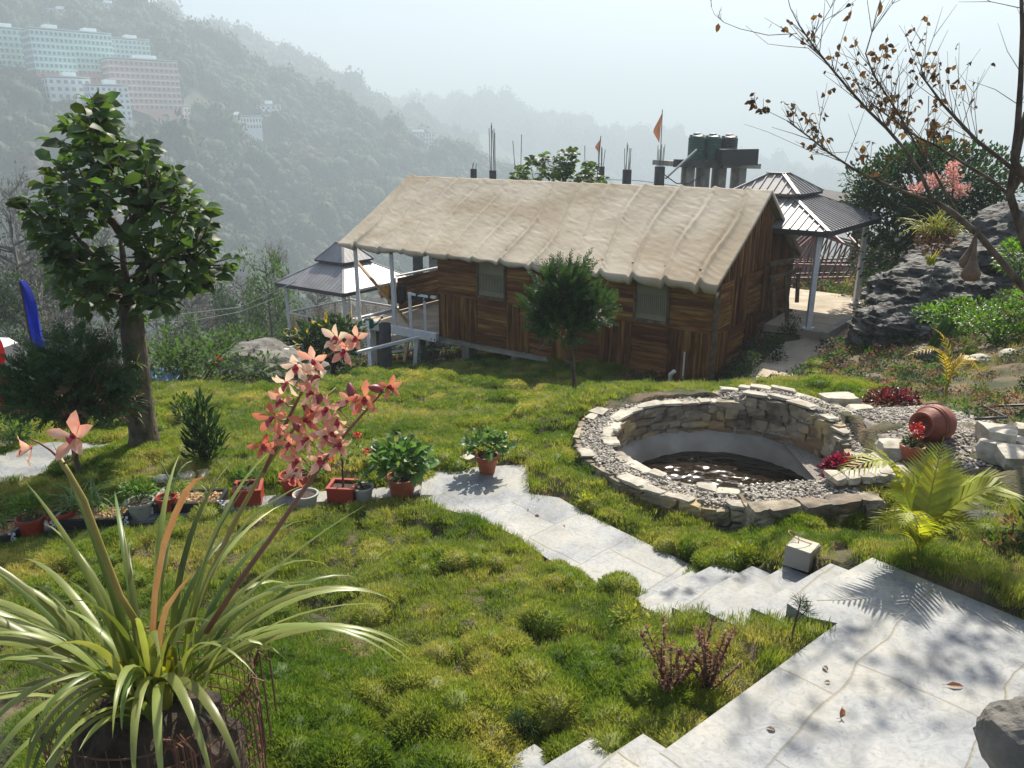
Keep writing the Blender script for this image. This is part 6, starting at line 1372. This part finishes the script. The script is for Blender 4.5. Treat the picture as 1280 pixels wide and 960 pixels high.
for k in range(120): strap(mb,b+Vector((r9.normal(0,.18),r9.normal(0,.1),0)),r9.uniform(0,6.28),r9.uniform(.3,1.4),r9.uniform(.4,.9),.03,r9.uniform(1.0,2.6),6)
mb.build('leaves',M['l_yel'],o); mb=MB(); p,d=cloud(b+Vector((0,0,-.15)),(.42,.3,.3),700,r9,.5); leaves(mb,p,d,CARD,.06,.1,r9); mb.build('dead_leaves',M['l_brown'],o)
b=PY(1163,332,15.6); o=thing('fern_tuft',tuple(b),'small yellow green fern growing on the boulder top','plant'); mb=MB()
for k in range(22): strap(mb,b+Vector((r9.normal(0,.04),0,0)),r9.uniform(0,6.28),r9.uniform(.9,1.5),r9.uniform(.2,.4),.03,.8,5)
mb.build('leaves',M['l_yel'],o)
# ---------------------------------------------------------------- bare trees at the right edge
TW=np.random.default_rng(404)
def limb(mb,l,Yy,r0,r1,dy=0):
    pts=[PY(px,py,Yy+dy*i/(len(l)-1)) for i,(px,py) in enumerate(l)]; n=len(pts); mb.tube(pts,[r0+(r1-r0)*i/(n-1) for i in range(n)],8); return pts
def twigs(tw,lf,pts,n,L0,L1,nl,r,zup=.4,ls=(.05,.085),t0=.3,clus=True):
    seg=len(pts)-1
    for k in range(n):
        t=r.uniform(t0,1)*seg; i=min(int(t),seg-1); b=Vector(pts[i]).lerp(Vector(pts[i+1]),t-i); ax=(Vector(pts[i+1])-Vector(pts[i])).normalized()
        d=(Vector(tuple(rdir(1,-.3,1,r)[0]))+ax*.8+Vector((0,0,zup))).normalized(); L=1.4*r.uniform(L0,L1); m=b+d*L*.5+Vector((r.normal(0,.02),r.normal(0,.02),r.normal(0,.02))); e=b+d*L+Vector((0,0,r.uniform(-.06,.06))); tw.tube([b,m,e],[.0042,.003,.0014],4)
        for q in range(r.integers(0,3)):
            e2=m+(d+Vector(tuple(rdir(1,-.5,1,r)[0]))*.9).normalized()*L*.5; tw.tube([m,e2],[.003,.0014],4)
            if r.uniform()<nl: lc=np.array([tuple(e2)]*2); lf.inst(WLEAF,lc,frames(rdir(2,-1,-.2,r),rdir(2,-.3,.6,r),r.uniform(*ls,2)))
        if r.uniform()<nl:
            c=r.integers(2,7); tt=r.uniform(.4,1,c); P=np.array([tuple(m.lerp(e,max(0,2*x-1))) for x in tt])+r.normal(0,.015,(c,3)); lf.inst(WLEAF,P,frames(rdir(c,-1,-.1,r),rdir(c,-.3,.6,r),r.uniform(*ls,c)))
Yb=8.2
o=thing('bare_tree',tuple(PY(1400,520,Yb)),'leaning bare tree with sparse withered leaves reaching in from the right edge','tree','thin trees at the right edge')
wood=MB(); tw=MB(); lf=MB()
main=limb(wood,[(1420,520),(1340,420),(1280,360),(1225,295),(1190,265),(1166,250)],Yb,.048,.024)
A1=limb(wood,[(1166,252),(1150,215),(1132,188),(1108,160),(1085,138),(1060,110),(1038,84),(1015,55),(998,30)],Yb,.020,.007,.3)
A1b=limb(wood,[(998,30),(988,10),(980,-20)],Yb+.3,.005,.003)
A2=limb(wood,[(1166,252),(1120,236),(1068,212),(1035,190),(1011,171),(984,151)],Yb,.016,.006,-.3)
A2b=limb(wood,[(984,151),(962,140),(948,136),(940,128)],Yb-.3,.003,.0015)
A3=limb(wood,[(1205,280),(1186,249),(1168,215),(1150,190),(1129,152),(1110,122),(1092,94),(1082,67),(1090,40),(1095,18)],Yb+.1,.016,.004,.4)
wood.build('trunk',M['bark'],o,smooth=True)
twigs(tw,lf,A1,34,.15,.55,.42,TW); twigs(tw,lf,A2,26,.12,.42,.6,TW,t0=.15); twigs(tw,lf,A3,36,.15,.5,.6,TW,t0=.25); twigs(tw,lf,[Vector(p) for p in A2b],4,.03,.08,1,TW)
l1=limb(tw,[(996,42),(960,44),(925,36),(905,28),(893,18),(889,8)],Yb+.2,.004,.0015); twigs(tw,lf,l1[2:],3,.05,.12,.0,TW)
limb(tw,[(1040,86),(1010,60),(985,58),(960,55),(932,32)],Yb+.2,.004,.0015); limb(tw,[(1060,190),(1020,192),(960,165),(930,155)],Yb-.1,.003,.0012)
lf.inst(WLEAF,[np.array(tuple(PY(898,29,Yb+.2)))],frames(np.array([[-.1,0,-1.]]),np.array([[0,-1,.1]]),[.085])); lf.inst(leafT(.35,.3,.1),[np.array(tuple(PY(1100,2,Yb)))],frames(np.array([[.1,0,-1.]]),np.array([[0,-1,.1]]),[.13]))
tw.build('twigs',M['barkd'],o); lf.build('withered_leaves',M['l_autumn'],o)
o=thing('bare_tree',tuple(PY(1300,420,8.6)),'pale trunked bare tree forking at the right edge','tree','thin trees at the right edge')
wood=MB(); tw=MB(); lf=MB()
limb(wood,[(1310,420),(1295,340),(1280,300),(1262,242),(1268,205),(1277,165),(1283,140)],8.6,.055,.03)
B1=limb(wood,[(1262,244),(1235,222),(1206,205),(1170,182),(1146,171),(1110,145),(1085,126)],8.6,.02,.006,.4)
limb(wood,[(1262,242),(1275,222),(1290,198)],8.6,.038,.03)
wood.build('trunk',M['bark'],o,smooth=True); twigs(tw,lf,B1,26,.15,.5,.7,TW,t0=.3); tw.build('twigs',M['barkd'],o); lf.build('withered_leaves',M['l_autumn'],o)
o=thing('bare_tree',tuple(PY(1330,420,8.4)),'dark bare tree whose stem runs straight up the right frame edge','tree','thin trees at the right edge')
wood=MB(); tw=MB(); lf=MB()
limb(wood,[(1360,420),(1310,270),(1283,226),(1267,200),(1272,160),(1276,100),(1278,40),(1276,-30)],8.4,.052,.016)
C1=limb(wood,[(1283,226),(1250,198),(1220,175),(1195,148),(1179,131),(1162,108),(1149,91)],8.4,.026,.007,.2)
wood.build('trunk',M['barkd'],o,smooth=True); twigs(tw,lf,C1,24,.15,.55,.6,TW,t0=.3); twigs(tw,lf,[PY(1272,160,8.4),PY(1278,40,8.4),PY(1276,-30,8.4)],16,.2,.6,.05,TW,t0=0,zup=-.2); w2=MB()
for l in ([(1276,-30),(1240,-110),(1190,-190),(1150,-260)],[(1276,-20),(1200,-80),(1130,-130),(1060,-190)],[(1276,-30),(1290,-130),(1270,-230)]):
    q=limb(w2,l,8.4,.018,.005,-1.0); twigs(tw,lf,q,17,.2,.6,.95,TW,t0=.1,ls=(.07,.12))
w2.build('upper_shade_limbs',M['barkd'],o,smooth=True)  # leafy limbs above the view, added to cast dappled shade on the landing
tw.build('twigs',M['barkd'],o); lf.build('withered_leaves',M['l_autumn'],o)
tag(MB().tube([PY(1161,120,Yb),PY(1159,180,Yb),PY(1157,243,Yb)],.004,4).build('cord',M['blackp']),'thin dark cord hanging straight down in the bare branches','cord')
M['gourd']=mat('dry_gourd',(.085,.05,.03),(.15,.09,.05),12,.6,.3,60)
for k,(px,py,l) in enumerate(((1212,352,'brown bottle shaped hanging gourd, lower and larger of two'),(1206,336,'narrower brown hanging gourd behind the larger one'))):
    c=PY(px,py,8.0+.15*k); s=1.45 if k==0 else 1.2; o=thing('hanging_gourd',tuple(c),l,'gourd','gourds hanging from the leaning tree'); ax=(PY(1222,288,8.1)-c).normalized(); sx=ax.cross(Vector((0,1,0))).normalized(); sy=sx.cross(ax)
    MB().lathe(c,[(0,0),(.035*s,.005),(.058*s,.035),(.066*s,.085),(.052*s,.13),(.032*s,.20),(.02*s,.27),(.014*s,.34),(.012*s,.41),(.004,.46)],18,(sx,sy,ax)).build('shell',M['gourd'],o,smooth=True); MB().tube([c+ax*.45,PY(1220,286,8.1)],.004,5).build('stalk',M['barkd'],o)
# ---------------------------------------------------------------- unfinished building and water tanks behind the hut
YB=42
bo=thing('unfinished_building',tuple(PY(760,420,YB+3)),'unfinished concrete building behind the hut with rebar sticking from its columns','building')
c=PY(790,236,YB+3); zr=-3.3
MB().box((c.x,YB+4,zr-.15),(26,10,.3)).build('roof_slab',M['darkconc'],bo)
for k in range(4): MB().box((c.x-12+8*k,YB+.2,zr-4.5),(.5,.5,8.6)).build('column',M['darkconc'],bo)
MB().box((c.x,YB+6,zr-4.6),(24,.3,8.4)).build('wall',M['concrete'],bo)
for px,top,wd,bars,up_ in ((592,211,7,3,203),(616,213,8,6,150),(751,208,8,5,180),(784,212,9,6,178),(825,208,10,6,180)):
    q=PY(px,top,YB); s=wd/960*YB*1.05; col_=MB().box((q.x,q.y,(q.z+zr)/2),(s,s,q.z-zr)).build('column_stub',M['darkconc'],bo); mb=MB()
    for j in range(bars):
        a=2*math.pi*j/bars; h=(PY(px,up_,YB).z-q.z)*rng.uniform(.75,1.0); mb.tube([q+Vector((math.cos(a)*s*.35,math.sin(a)*s*.35,0)),q+Vector((math.cos(a)*s*.38+rng.normal(0,.04),math.sin(a)*s*.35,h))],.017,4)
    mb.build('rebar',M['barkg'],col_)
mb=MB(); mb.tube([PY(651,213,YB+5),PY(652,168,YB+5)],.02,4); mb.tube([PY(644,213,YB+5),PY(641,176,YB+5)],.02,4); mb.tube([PY(731,200,YB+5),PY(731,182,YB+5)],.02,4); mb.build('far_rebar',M['barkg'],bo)
for (px,top,bot,w,hh,l) in ((828,137,180,9,34,'orange brown pennant on a tall stick above the unfinished building'),(751,170,200,6,16,'small brown pennant on a stick left of the taller one')):
    t_=PY(px,top,YB); b_=PY(px-3,208,YB); o=thing('pennant',tuple(b_),l,'flag'); MB().tube([t_,b_],.022,5).build('stick',M['barkd'],o)
    P=np.zeros((10,5,3)); W_=w/960*YB; Hh=hh/960*YB
    for i in range(10):
        for j in range(5):
            t=i/9; u=j/4; wv=W_*(min(1,t/.62) if t<.62 else (1-t)/.38+.02); P[i,j]=(t_.x-wv*u-.06*t,t_.y+.12*math.sin(u*5+t*3)*u,t_.z-.12-Hh*t)
    MB().grid(P).build('cloth',M['orangef'],o,smooth=True)
tk=thing('tank_platform',tuple(PY(897,260,45)),'concrete platform on square columns carrying the water tanks','platform')
pl=PY(844,205,45); pr=PY(950,208,46.5); d=(pr-pl).normalized(); dpt=Vector((-d.y,d.x,0)).normalized()
cc=(pl+pr)/2+dpt*1.4; MB().box(cc,((pr-pl).length,3.0,.28),(d,dpt,d.cross(dpt))).build('slab',M['concrete'],tk)
MB().bar(pl+dpt*0+Vector((-.1,-.1,.05)),pl.lerp(pr,.55)+Vector((0,-.1,.05)),.15,.42).build('beam',M['darkconc'],tk)
for px,yy in ((866,45.3),(885,45.6),(906,45.9),(931,46.3)):
    q=PY(px,210,yy); MB().box((q.x,q.y+.5,q.z-1.9),(.42,.42,4.0)).build('column',M['concrete'],tk)
    MB().box((q.x+.1,q.y+2.3,q.z-1.9),(.42,.42,4.0)).build('column',M['concrete'],tk)
M['tank']=mat('green_tank',(.008,.05,.035),(.01,.065,.045),2,.45); M['tankb']=mat('black_tank',(.015,.015,.015),None,rough=.45)
for k,(px,mt,l) in enumerate(((869,'tank','leftmost green ribbed water tank on the platform'),(888.5,'tank','middle green ribbed water tank on the platform'),(909,'tankb','dark ribbed water tank behind the black box'))):
    q=PY(px,203.5+k*.5,46.2+.2*k); rad=.46+.03*(k==2); o=thing('water_tank',tuple(q),l,'water tank','water tanks on the platform'); prof=[(0,0)]
    for i in range(9): prof+=[(rad,.02+i*.155),(rad*1.03,.06+i*.155),(rad*1.03,.10+i*.155),(rad,.14+i*.155)]
    prof+=[(rad*.9,1.47),(rad*.4,1.58),(0,1.6)]; MB().lathe(q,prof,28).build('body',M[mt],o)
    MB().lathe(q+UP*1.54,[(0,0),(.22,0),(.22,.09),(0,.12)],16).build('lid',M['greytrim'],o)
    for s in (-1,1): MB().box(q+Vector((s*rad*.72,0,1.46)),(.12,.3,.16)).build('lug',M[mt],o)
q0=PY(897,204,45.2); o=MB().box(PY(920,196,45.6),(1.28*1.6,1.6,.86),jit=.02).build('black_cistern',M['tankb']); tag(o,'black box cistern at the right end of the tank platform','cistern')
tag(MB().bar(PY(832,223,43),PY(871,187,44.4),.09,.09).build('inclined_pipe',M['greytrim']),'inclined grey pole leaning up to the tank platform','pole')
tag(MB().tube([PY(830,218,YB),PY(845,229,43),PY(862,230,44),PY(880,217,45)],.03,5).build('cable',M['blackp']),'dark cable drooping under the tank platform','cable')
# ---------------------------------------------------------------- maroon roof trusses beyond the right gazebo
tr=thing('truss_frame',tuple(PY(1050,370,27)),'maroon steel roof trusses of an unfinished shed behind the right gazebo','truss')
def T(px,py,dy=0): return PY(px,py,27+dy)
for k in range(3):
    dy=k*2.2; sh=-16*k*.55; u=-k*4
    l=T(975+u,330-k*2,dy); rr1=T(1136+u*1.5,334-k*9,dy); top=T(1020+u,292-k*2,dy); bl=T(975+u,364-k*6,dy); brr=T(1105+u,363-k*6,dy); mb=MB()
    for a,b in ((l,T(1112+u,334-k*6,dy)),(top,rr1),(l,top),(bl,brr),(T(985+u,348-k*5,dy),T(1118+u,346-k*6,dy)),(brr,rr1)): mb.bar(a,b,.07,.07)
    n=9
    for i in range(n):
        t=i/(n-1); a=bl.lerp(brr,t); b=(top.lerp(rr1,max(0,(t-.25)/.75)) if t>.25 else l.lerp(top,t/.25)); mb.bar(a,b,.045)
        if i<n-1: b2=(top.lerp(rr1,max(0,((i+1)/(n-1)-.25)/.75))); mb.bar(a,b2,.04)
    mb.build('truss',M['maroon'] if k%2 else M['maroonl'],tr)
for t in (.1,.3,.5,.7,.9): MB().bar(T(1020,292).lerp(T(1136,334),t),T(1004,284,6).lerp(T(1112,298,6),t),.06).build('purlin',M['maroonl'],tr)
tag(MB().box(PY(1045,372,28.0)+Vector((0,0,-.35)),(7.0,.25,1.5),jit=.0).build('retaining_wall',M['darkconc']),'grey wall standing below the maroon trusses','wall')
tag(MB().box(PY(1010,345,31)+Vector((0,0,-.4)),(6.5,.25,1.7)).build('shed_wall',M['concrete']),'pale grey wall seen through the maroon trusses','wall')
# timber stand beside gazebo post
o=thing('timber_stand',tuple(PY(975,405,18.6)),'weathered timber stand between hut and gazebo post','stand')
for a,b,w in (((966,345),(968,396),.09),((983,340),(984,402),.09),((998,342),(996,378),.08),((962,347),(1002,337),.10),((966,386),(990,388),.08),((962,330),(992,325),.12)): MB().bar(PY(*a,18.6),PY(*b,18.6),w,w*.8).build('timber',M['wood_old'],o)
# ---------------------------------------------------------------- cymbidium in its wire basket
cb=PY(195,905,1.85); bc=Vector((cb.x,1.86,-2.02)); o=thing('orchid_basket',tuple(bc),'big orchid with peach flower spikes in a rusty wire basket nearest the camera','orchid')
M['rust']=mat('rusty_wire',(.08,.035,.02),(.14,.06,.03),20,.7); M['peat']=mat('dark_peat',(.025,.017,.012),(.07,.05,.035),12,.95,1,18,bdist=.03)
mb=MB(); RB=.285; ztop=-1.50
for k in range(9):
    z=-2.02+k*.062; pts=[bc+Vector((RB*math.cos(a)*(1+.02*math.sin(5*a+k)),RB*math.sin(a),z+2.02+.008*math.sin(3*a+k))) for a in np.linspace(0,2*np.pi,37)]; mb.tube(pts,.0028,5,cap=False)
for k in range(58):
    a=2*math.pi*k/58; mb.tube([bc+Vector((RB*math.cos(a),RB*math.sin(a),0)),bc+Vector((RB*1.01*math.cos(a+.02),RB*1.01*math.sin(a+.02),.28)),bc+Vector((RB*math.cos(a),RB*math.sin(a),.5+r7.uniform(-.01,.03)))],.0014,4)
for k in range(14):
    a=r7.uniform(-1.2,.9); q=bc+Vector((RB*math.cos(a),RB*math.sin(a),.48)); mb.tube([q,q+Vector((.02,.0,.05)),q+Vector((.05,0,.02+r7.uniform(-.08,.05))),q+Vector((.06,-.02,-.15))],.003,5)
mb.build('wire_basket',M['rust'],o)
v,f=ICO4; w=v*np.array([.235,.235,.27])*(1+.22*fbm(v[:,0]*3,v[:,1]*3,v[:,2]*3,4,9)+.08*fbm(v[:,0]*11,v[:,1]*11,v[:,2]*6,3,19))[:,None]; MB().add(w+np.array(tuple(bc+Vector((-.02,0,.20)))),f).build('root_ball',M['peat'],o)
cr=bc+Vector((.0,0,.46)); rc=np.random.default_rng(12); lfm=MB(); lfm2=MB()
for k in range(62):
    a=rc.uniform(0,6.28); e=rc.uniform(.85,1.5); rr2=rc.uniform(.0,.12); L=rc.uniform(.45,.85)
    if math.sin(a)<-.2: L*=.8
    strap(lfm if k%3 else lfm2,cr+Vector((math.cos(a)*rr2*1.4,math.sin(a)*rr2*.8,rc.uniform(-.05,.02))),a,e,L,rc.uniform(.019,.029),rc.choice([rc.uniform(.5,1.4),rc.uniform(1.3,2.8)]),12,rc.uniform(-.6,.6))
for px0,az_,e,L,bd in ((180,3.3,1.0,.8,2.3),(175,3.0,.85,.85,2.0),(210,-.1,.95,.85,1.9),(215,.1,.8,.8,1.7),(200,-.9,1.1,.7,2.8),(205,-1.3,1.2,.6,3.0),(190,-2.2,1.15,.7,3.0),(185,-1.9,1.2,.6,3.2),(220,.3,1.0,.8,1.9),(170,2.8,.7,.9,1.5)):
    for j in range(2): strap(lfm,PY(px0+j*5,872,1.88),az_+j*.12,e-j*.1,L,.030,bd,14)
lfm.build('leaves',M['l_orchid'],o,smooth=True); M['l_orchid2']=mat('deep_orchid_leaf',(.07,.11,.022),(.12,.17,.04),4,.38,island=.4,trans=.4,tcol=(1.5,1.4,.6)); lfm2.build('leaves',M['l_orchid2'],o,smooth=True)
M['orange_leaf']=mat('orange_leaf',(.34,.15,.06),(.42,.25,.10),6,.45,trans=.4); mb=MB(); 
def ribbon(mb,l,w):
    P=[PY(*q) for q in l]; V=[];F=[]; n=len(P)
    for i,q in enumerate(P): t=(P[min(i+1,n-1)]-P[max(i-1,0)]).normalized(); s=t.cross(Vector((0,1,.2))).normalized(); ww=w*(1 if i<n-2 else .6 if i<n-1 else .1); V+=[q-s*ww/2,q+Vector((0,.003,0)),q+s*ww/2]
    for i in range(n-1): a=i*3; F+=[(a,a+1,a+4,a+3),(a+1,a+2,a+5,a+4)]
    mb.add(V,F)
ribbon(mb,[(190,868,1.88),(190,800,1.9),(194,740,1.9),(205,680,1.9),(218,645,1.88),(232,615,1.86),(245,600,1.84),(258,596,1.82)],.017); ribbon(mb,[(200,868,1.87),(198,830,1.86),(200,790,1.85),(208,760,1.84),(225,735,1.83),(245,712,1.82)],.016); mb.build('orange_leaves',M['orange_leaf'],o)
pb=MB()
for k in range(16):
    a=rc.uniform(0,6.28); q=cr+Vector((math.cos(a)*rc.uniform(0,.12),math.sin(a)*rc.uniform(0,.08),-.03)); ax=Vector((math.cos(a)*.25,math.sin(a)*.25,1)).normalized(); sx=ax.cross(Vector((0,1,0))).normalized(); pb.lathe(q,[(.008,-.03),(.024,.0),(.028,.04),(.02,.09),(.010,.14)],10,(sx,sx.cross(ax),ax))
pb.build('bulbs',M['l_yel'],o,smooth=True)
M['stalk1']=mat('flower_stalk',(.20,.20,.04),(.28,.20,.06),9,.5); M['stalk2']=mat('reddish_stalk',(.16,.07,.045),(.22,.10,.06),9,.5)
M['pet_cream']=mat('cream_petal',(.80,.56,.42),(.84,.70,.50),14,.4,island=.12,trans=.4); M['pet_peach']=mat('peach_petal',(.72,.27,.19),(.82,.50,.36),16,.4,island=.15,trans=.4); M['pet_red']=mat('orange_red_petal',(.55,.12,.08),(.75,.30,.17),14,.4,island=.15,trans=.4); M['pet_lip']=mat('crimson_lip',(.40,.02,.06),(.55,.10,.14),20,.4,trans=.3); M['bud']=mat('plum_bud',(.20,.035,.05),(.28,.06,.07),14,.45)
stalks={}
def stalk(l,r0,r1,mt):
    P=[PY(*q) for q in l]; n=len(P); MB().tube(P,[r0+(r1-r0)*i/(n-1) for i in range(n)],8).build('flower_stalk',M[mt],o,smooth=True); return P
S1=stalk([(178,790,1.85),(150,745,1.82),(125,680,1.80),(105,625,1.78),(85,590,1.77),(74,572,1.77)],.010,.006,'stalk1'); stalk([(75,574,1.77),(62,562,1.76),(48,553,1.75),(38,549,1.74)],.003,.002,'stalk2'); stalk([(78,580,1.77),(90,575,1.76),(95,562,1.75),(94,545,1.75)],.003,.0025,'stalk2')
S2=stalk([(235,790,1.9),(262,720,1.92),(292,655,1.95),(322,600,1.97),(352,555,1.99),(385,515,2.0),(420,485,2.02)],.009,.003,'stalk1')
S3=stalk([(258,790,1.86),(300,725,1.85),(340,670,1.85),(380,612,1.86),(410,570,1.88),(438,535,1.89),(462,508,1.9),(478,490,1.9)],.0085,.0025,'stalk2')
S4=stalk([(330,590,1.97),(352,540,1.99),(372,500,2.0),(388,470,2.02),(405,448,2.03),(430,432,2.04)],.006,.002,'stalk2')
petalT=(np.array([(0,0,0),(0,.35,.02),(0,.75,.10),(0,1,.0),(-.12,.3,.08),(-.21,.6,.17),(-.11,.88,.10),(.12,.3,.08),(.21,.6,.17),(.11,.88,.10)]),[(0,1,4),(1,2,5,4),(2,3,6,5),(0,7,1),(1,7,8,2),(2,8,9,3)])
fls=[(40,560,1.74,'peach',1.25,(-.7,-.6,.1)),(94,547,1.75,'peach',1.45,(.2,-1,.55)),(422,424,2.04,'cream',1.15,0),(431,438,2.03,'peach',1,0),(446,424,2.05,'peach',1,0),(370,456,2.0,'cream',1.15,0),(392,450,2.02,'peach',1,0),(360,478,1.99,'cream',1.15,0),(400,471,2.0,'cream',.95,0),(392,492,1.98,'peach',1,0),(354,502,1.98,'peach',1.1,0),(342,522,1.95,'red',1.15,0),(380,526,1.93,'red',1,0),(422,524,1.91,'peach',1.1,0),(440,500,1.9,'peach',1,0),(456,497,1.9,'red',1,0),(485,484,1.9,'red',.95,0),(328,556,1.93,'red',1.05,0),(363,556,1.92,'red',1,0),(404,545,1.9,'peach',1.1,0),(377,574,1.89,'peach',1.15,0),(400,572,1.88,'peach',1.05,0),(426,556,1.88,'peach',1.1,0),(368,594,1.86,'red',1.1,(-.2,-.5,-.7)),(410,510,1.93,'peach',1.1,0),(385,548,1.9,'peach',1,0),(412,540,1.9,'cream',1,0),(350,538,1.94,'peach',.9,0)]
allst=[Vector(p) for p in S2[2:]+S3[2:]+S4+S1[-1:]]
dense=[]
for A_ in (S2[2:],S3[2:],S4):
    for i in range(len(A_)-1):
        for t in np.linspace(0,1,6): dense.append(Vector(A_[i]).lerp(Vector(A_[i+1]),t))
for px,py,Yy,cl,s,fc in fls:
    p=PY(px,py,Yy); L=.048*s*rc.uniform(.85,1.15); face_=Vector(fc).normalized() if fc else Vector((rc.normal(0,.5),-1,rc.normal(.15,.35))).normalized()
    x=face_.cross(UP).normalized(); z=x.cross(face_); mb=MB(); P=[];D=[];N_=[]
    for a in (90,90+68,90-68,90+142,90-142):
        a=R(a+rc.normal(0,6)); d=x*math.cos(a)+z*math.sin(a)+face_*rc.uniform(.15,.85); P.append(tuple(p));D.append(tuple(d));N_.append(tuple(-face_))
    mb.inst(petalT,np.array(P),frames(np.array(D),-np.array(N_),np.full(5,L)*rc.uniform(.9,1.1,5))); fl=mb.build('flower',M['pet_'+cl],o,smooth=True)
    lip=MB(); dl=(face_*.75-z*.45).normalized(); lip.inst((petalT[0]*np.array([1.4,1,2.0]),petalT[1]),[np.array(tuple(p))],frames(np.array([tuple(dl)]),np.array([tuple(face_+z)]),[L*.62])); lip.tube([p,p+face_*L*.3+z*.004,p+face_*L*.42-z*.002],[.004,.005,.003],6); lip.build('lip',M['pet_lip'],fl,smooth=True)
    if not fc:
        q=min(dense,key=lambda w:(w-p).length); MB().tube([q,(q+p)/2-z*.006,p-face_*.004],[.0028,.0022,.002],5).build('flower_stem',M['stalk2'],fl)
for px,py,Yy,dx,dz in ((388,513,1.95,-.5,.5),(438,487,1.9,.2,-1),(472,486,1.9,-.4,.2),(425,506,1.93,.6,.3),(375,536,1.93,-.5,.6),(398,500,1.97,.3,.6)):
    p=PY(px,py,Yy); ax=Vector((dx,-.3,dz)).normalized(); sx=ax.cross(Vector((0,1,0))).normalized(); bd=MB().lathe(p,[(.0,-.02),(.006,-.015),(.0115,.0),(.010,.015),(.0,.03)],10,(sx,sx.cross(ax),ax)).build('bud',M['bud'],o,smooth=True)
    q=min(dense,key=lambda w:(w-p).length); MB().tube([q,p-ax*.018],.002,5).build('bud_stem',M['stalk2'],bd)
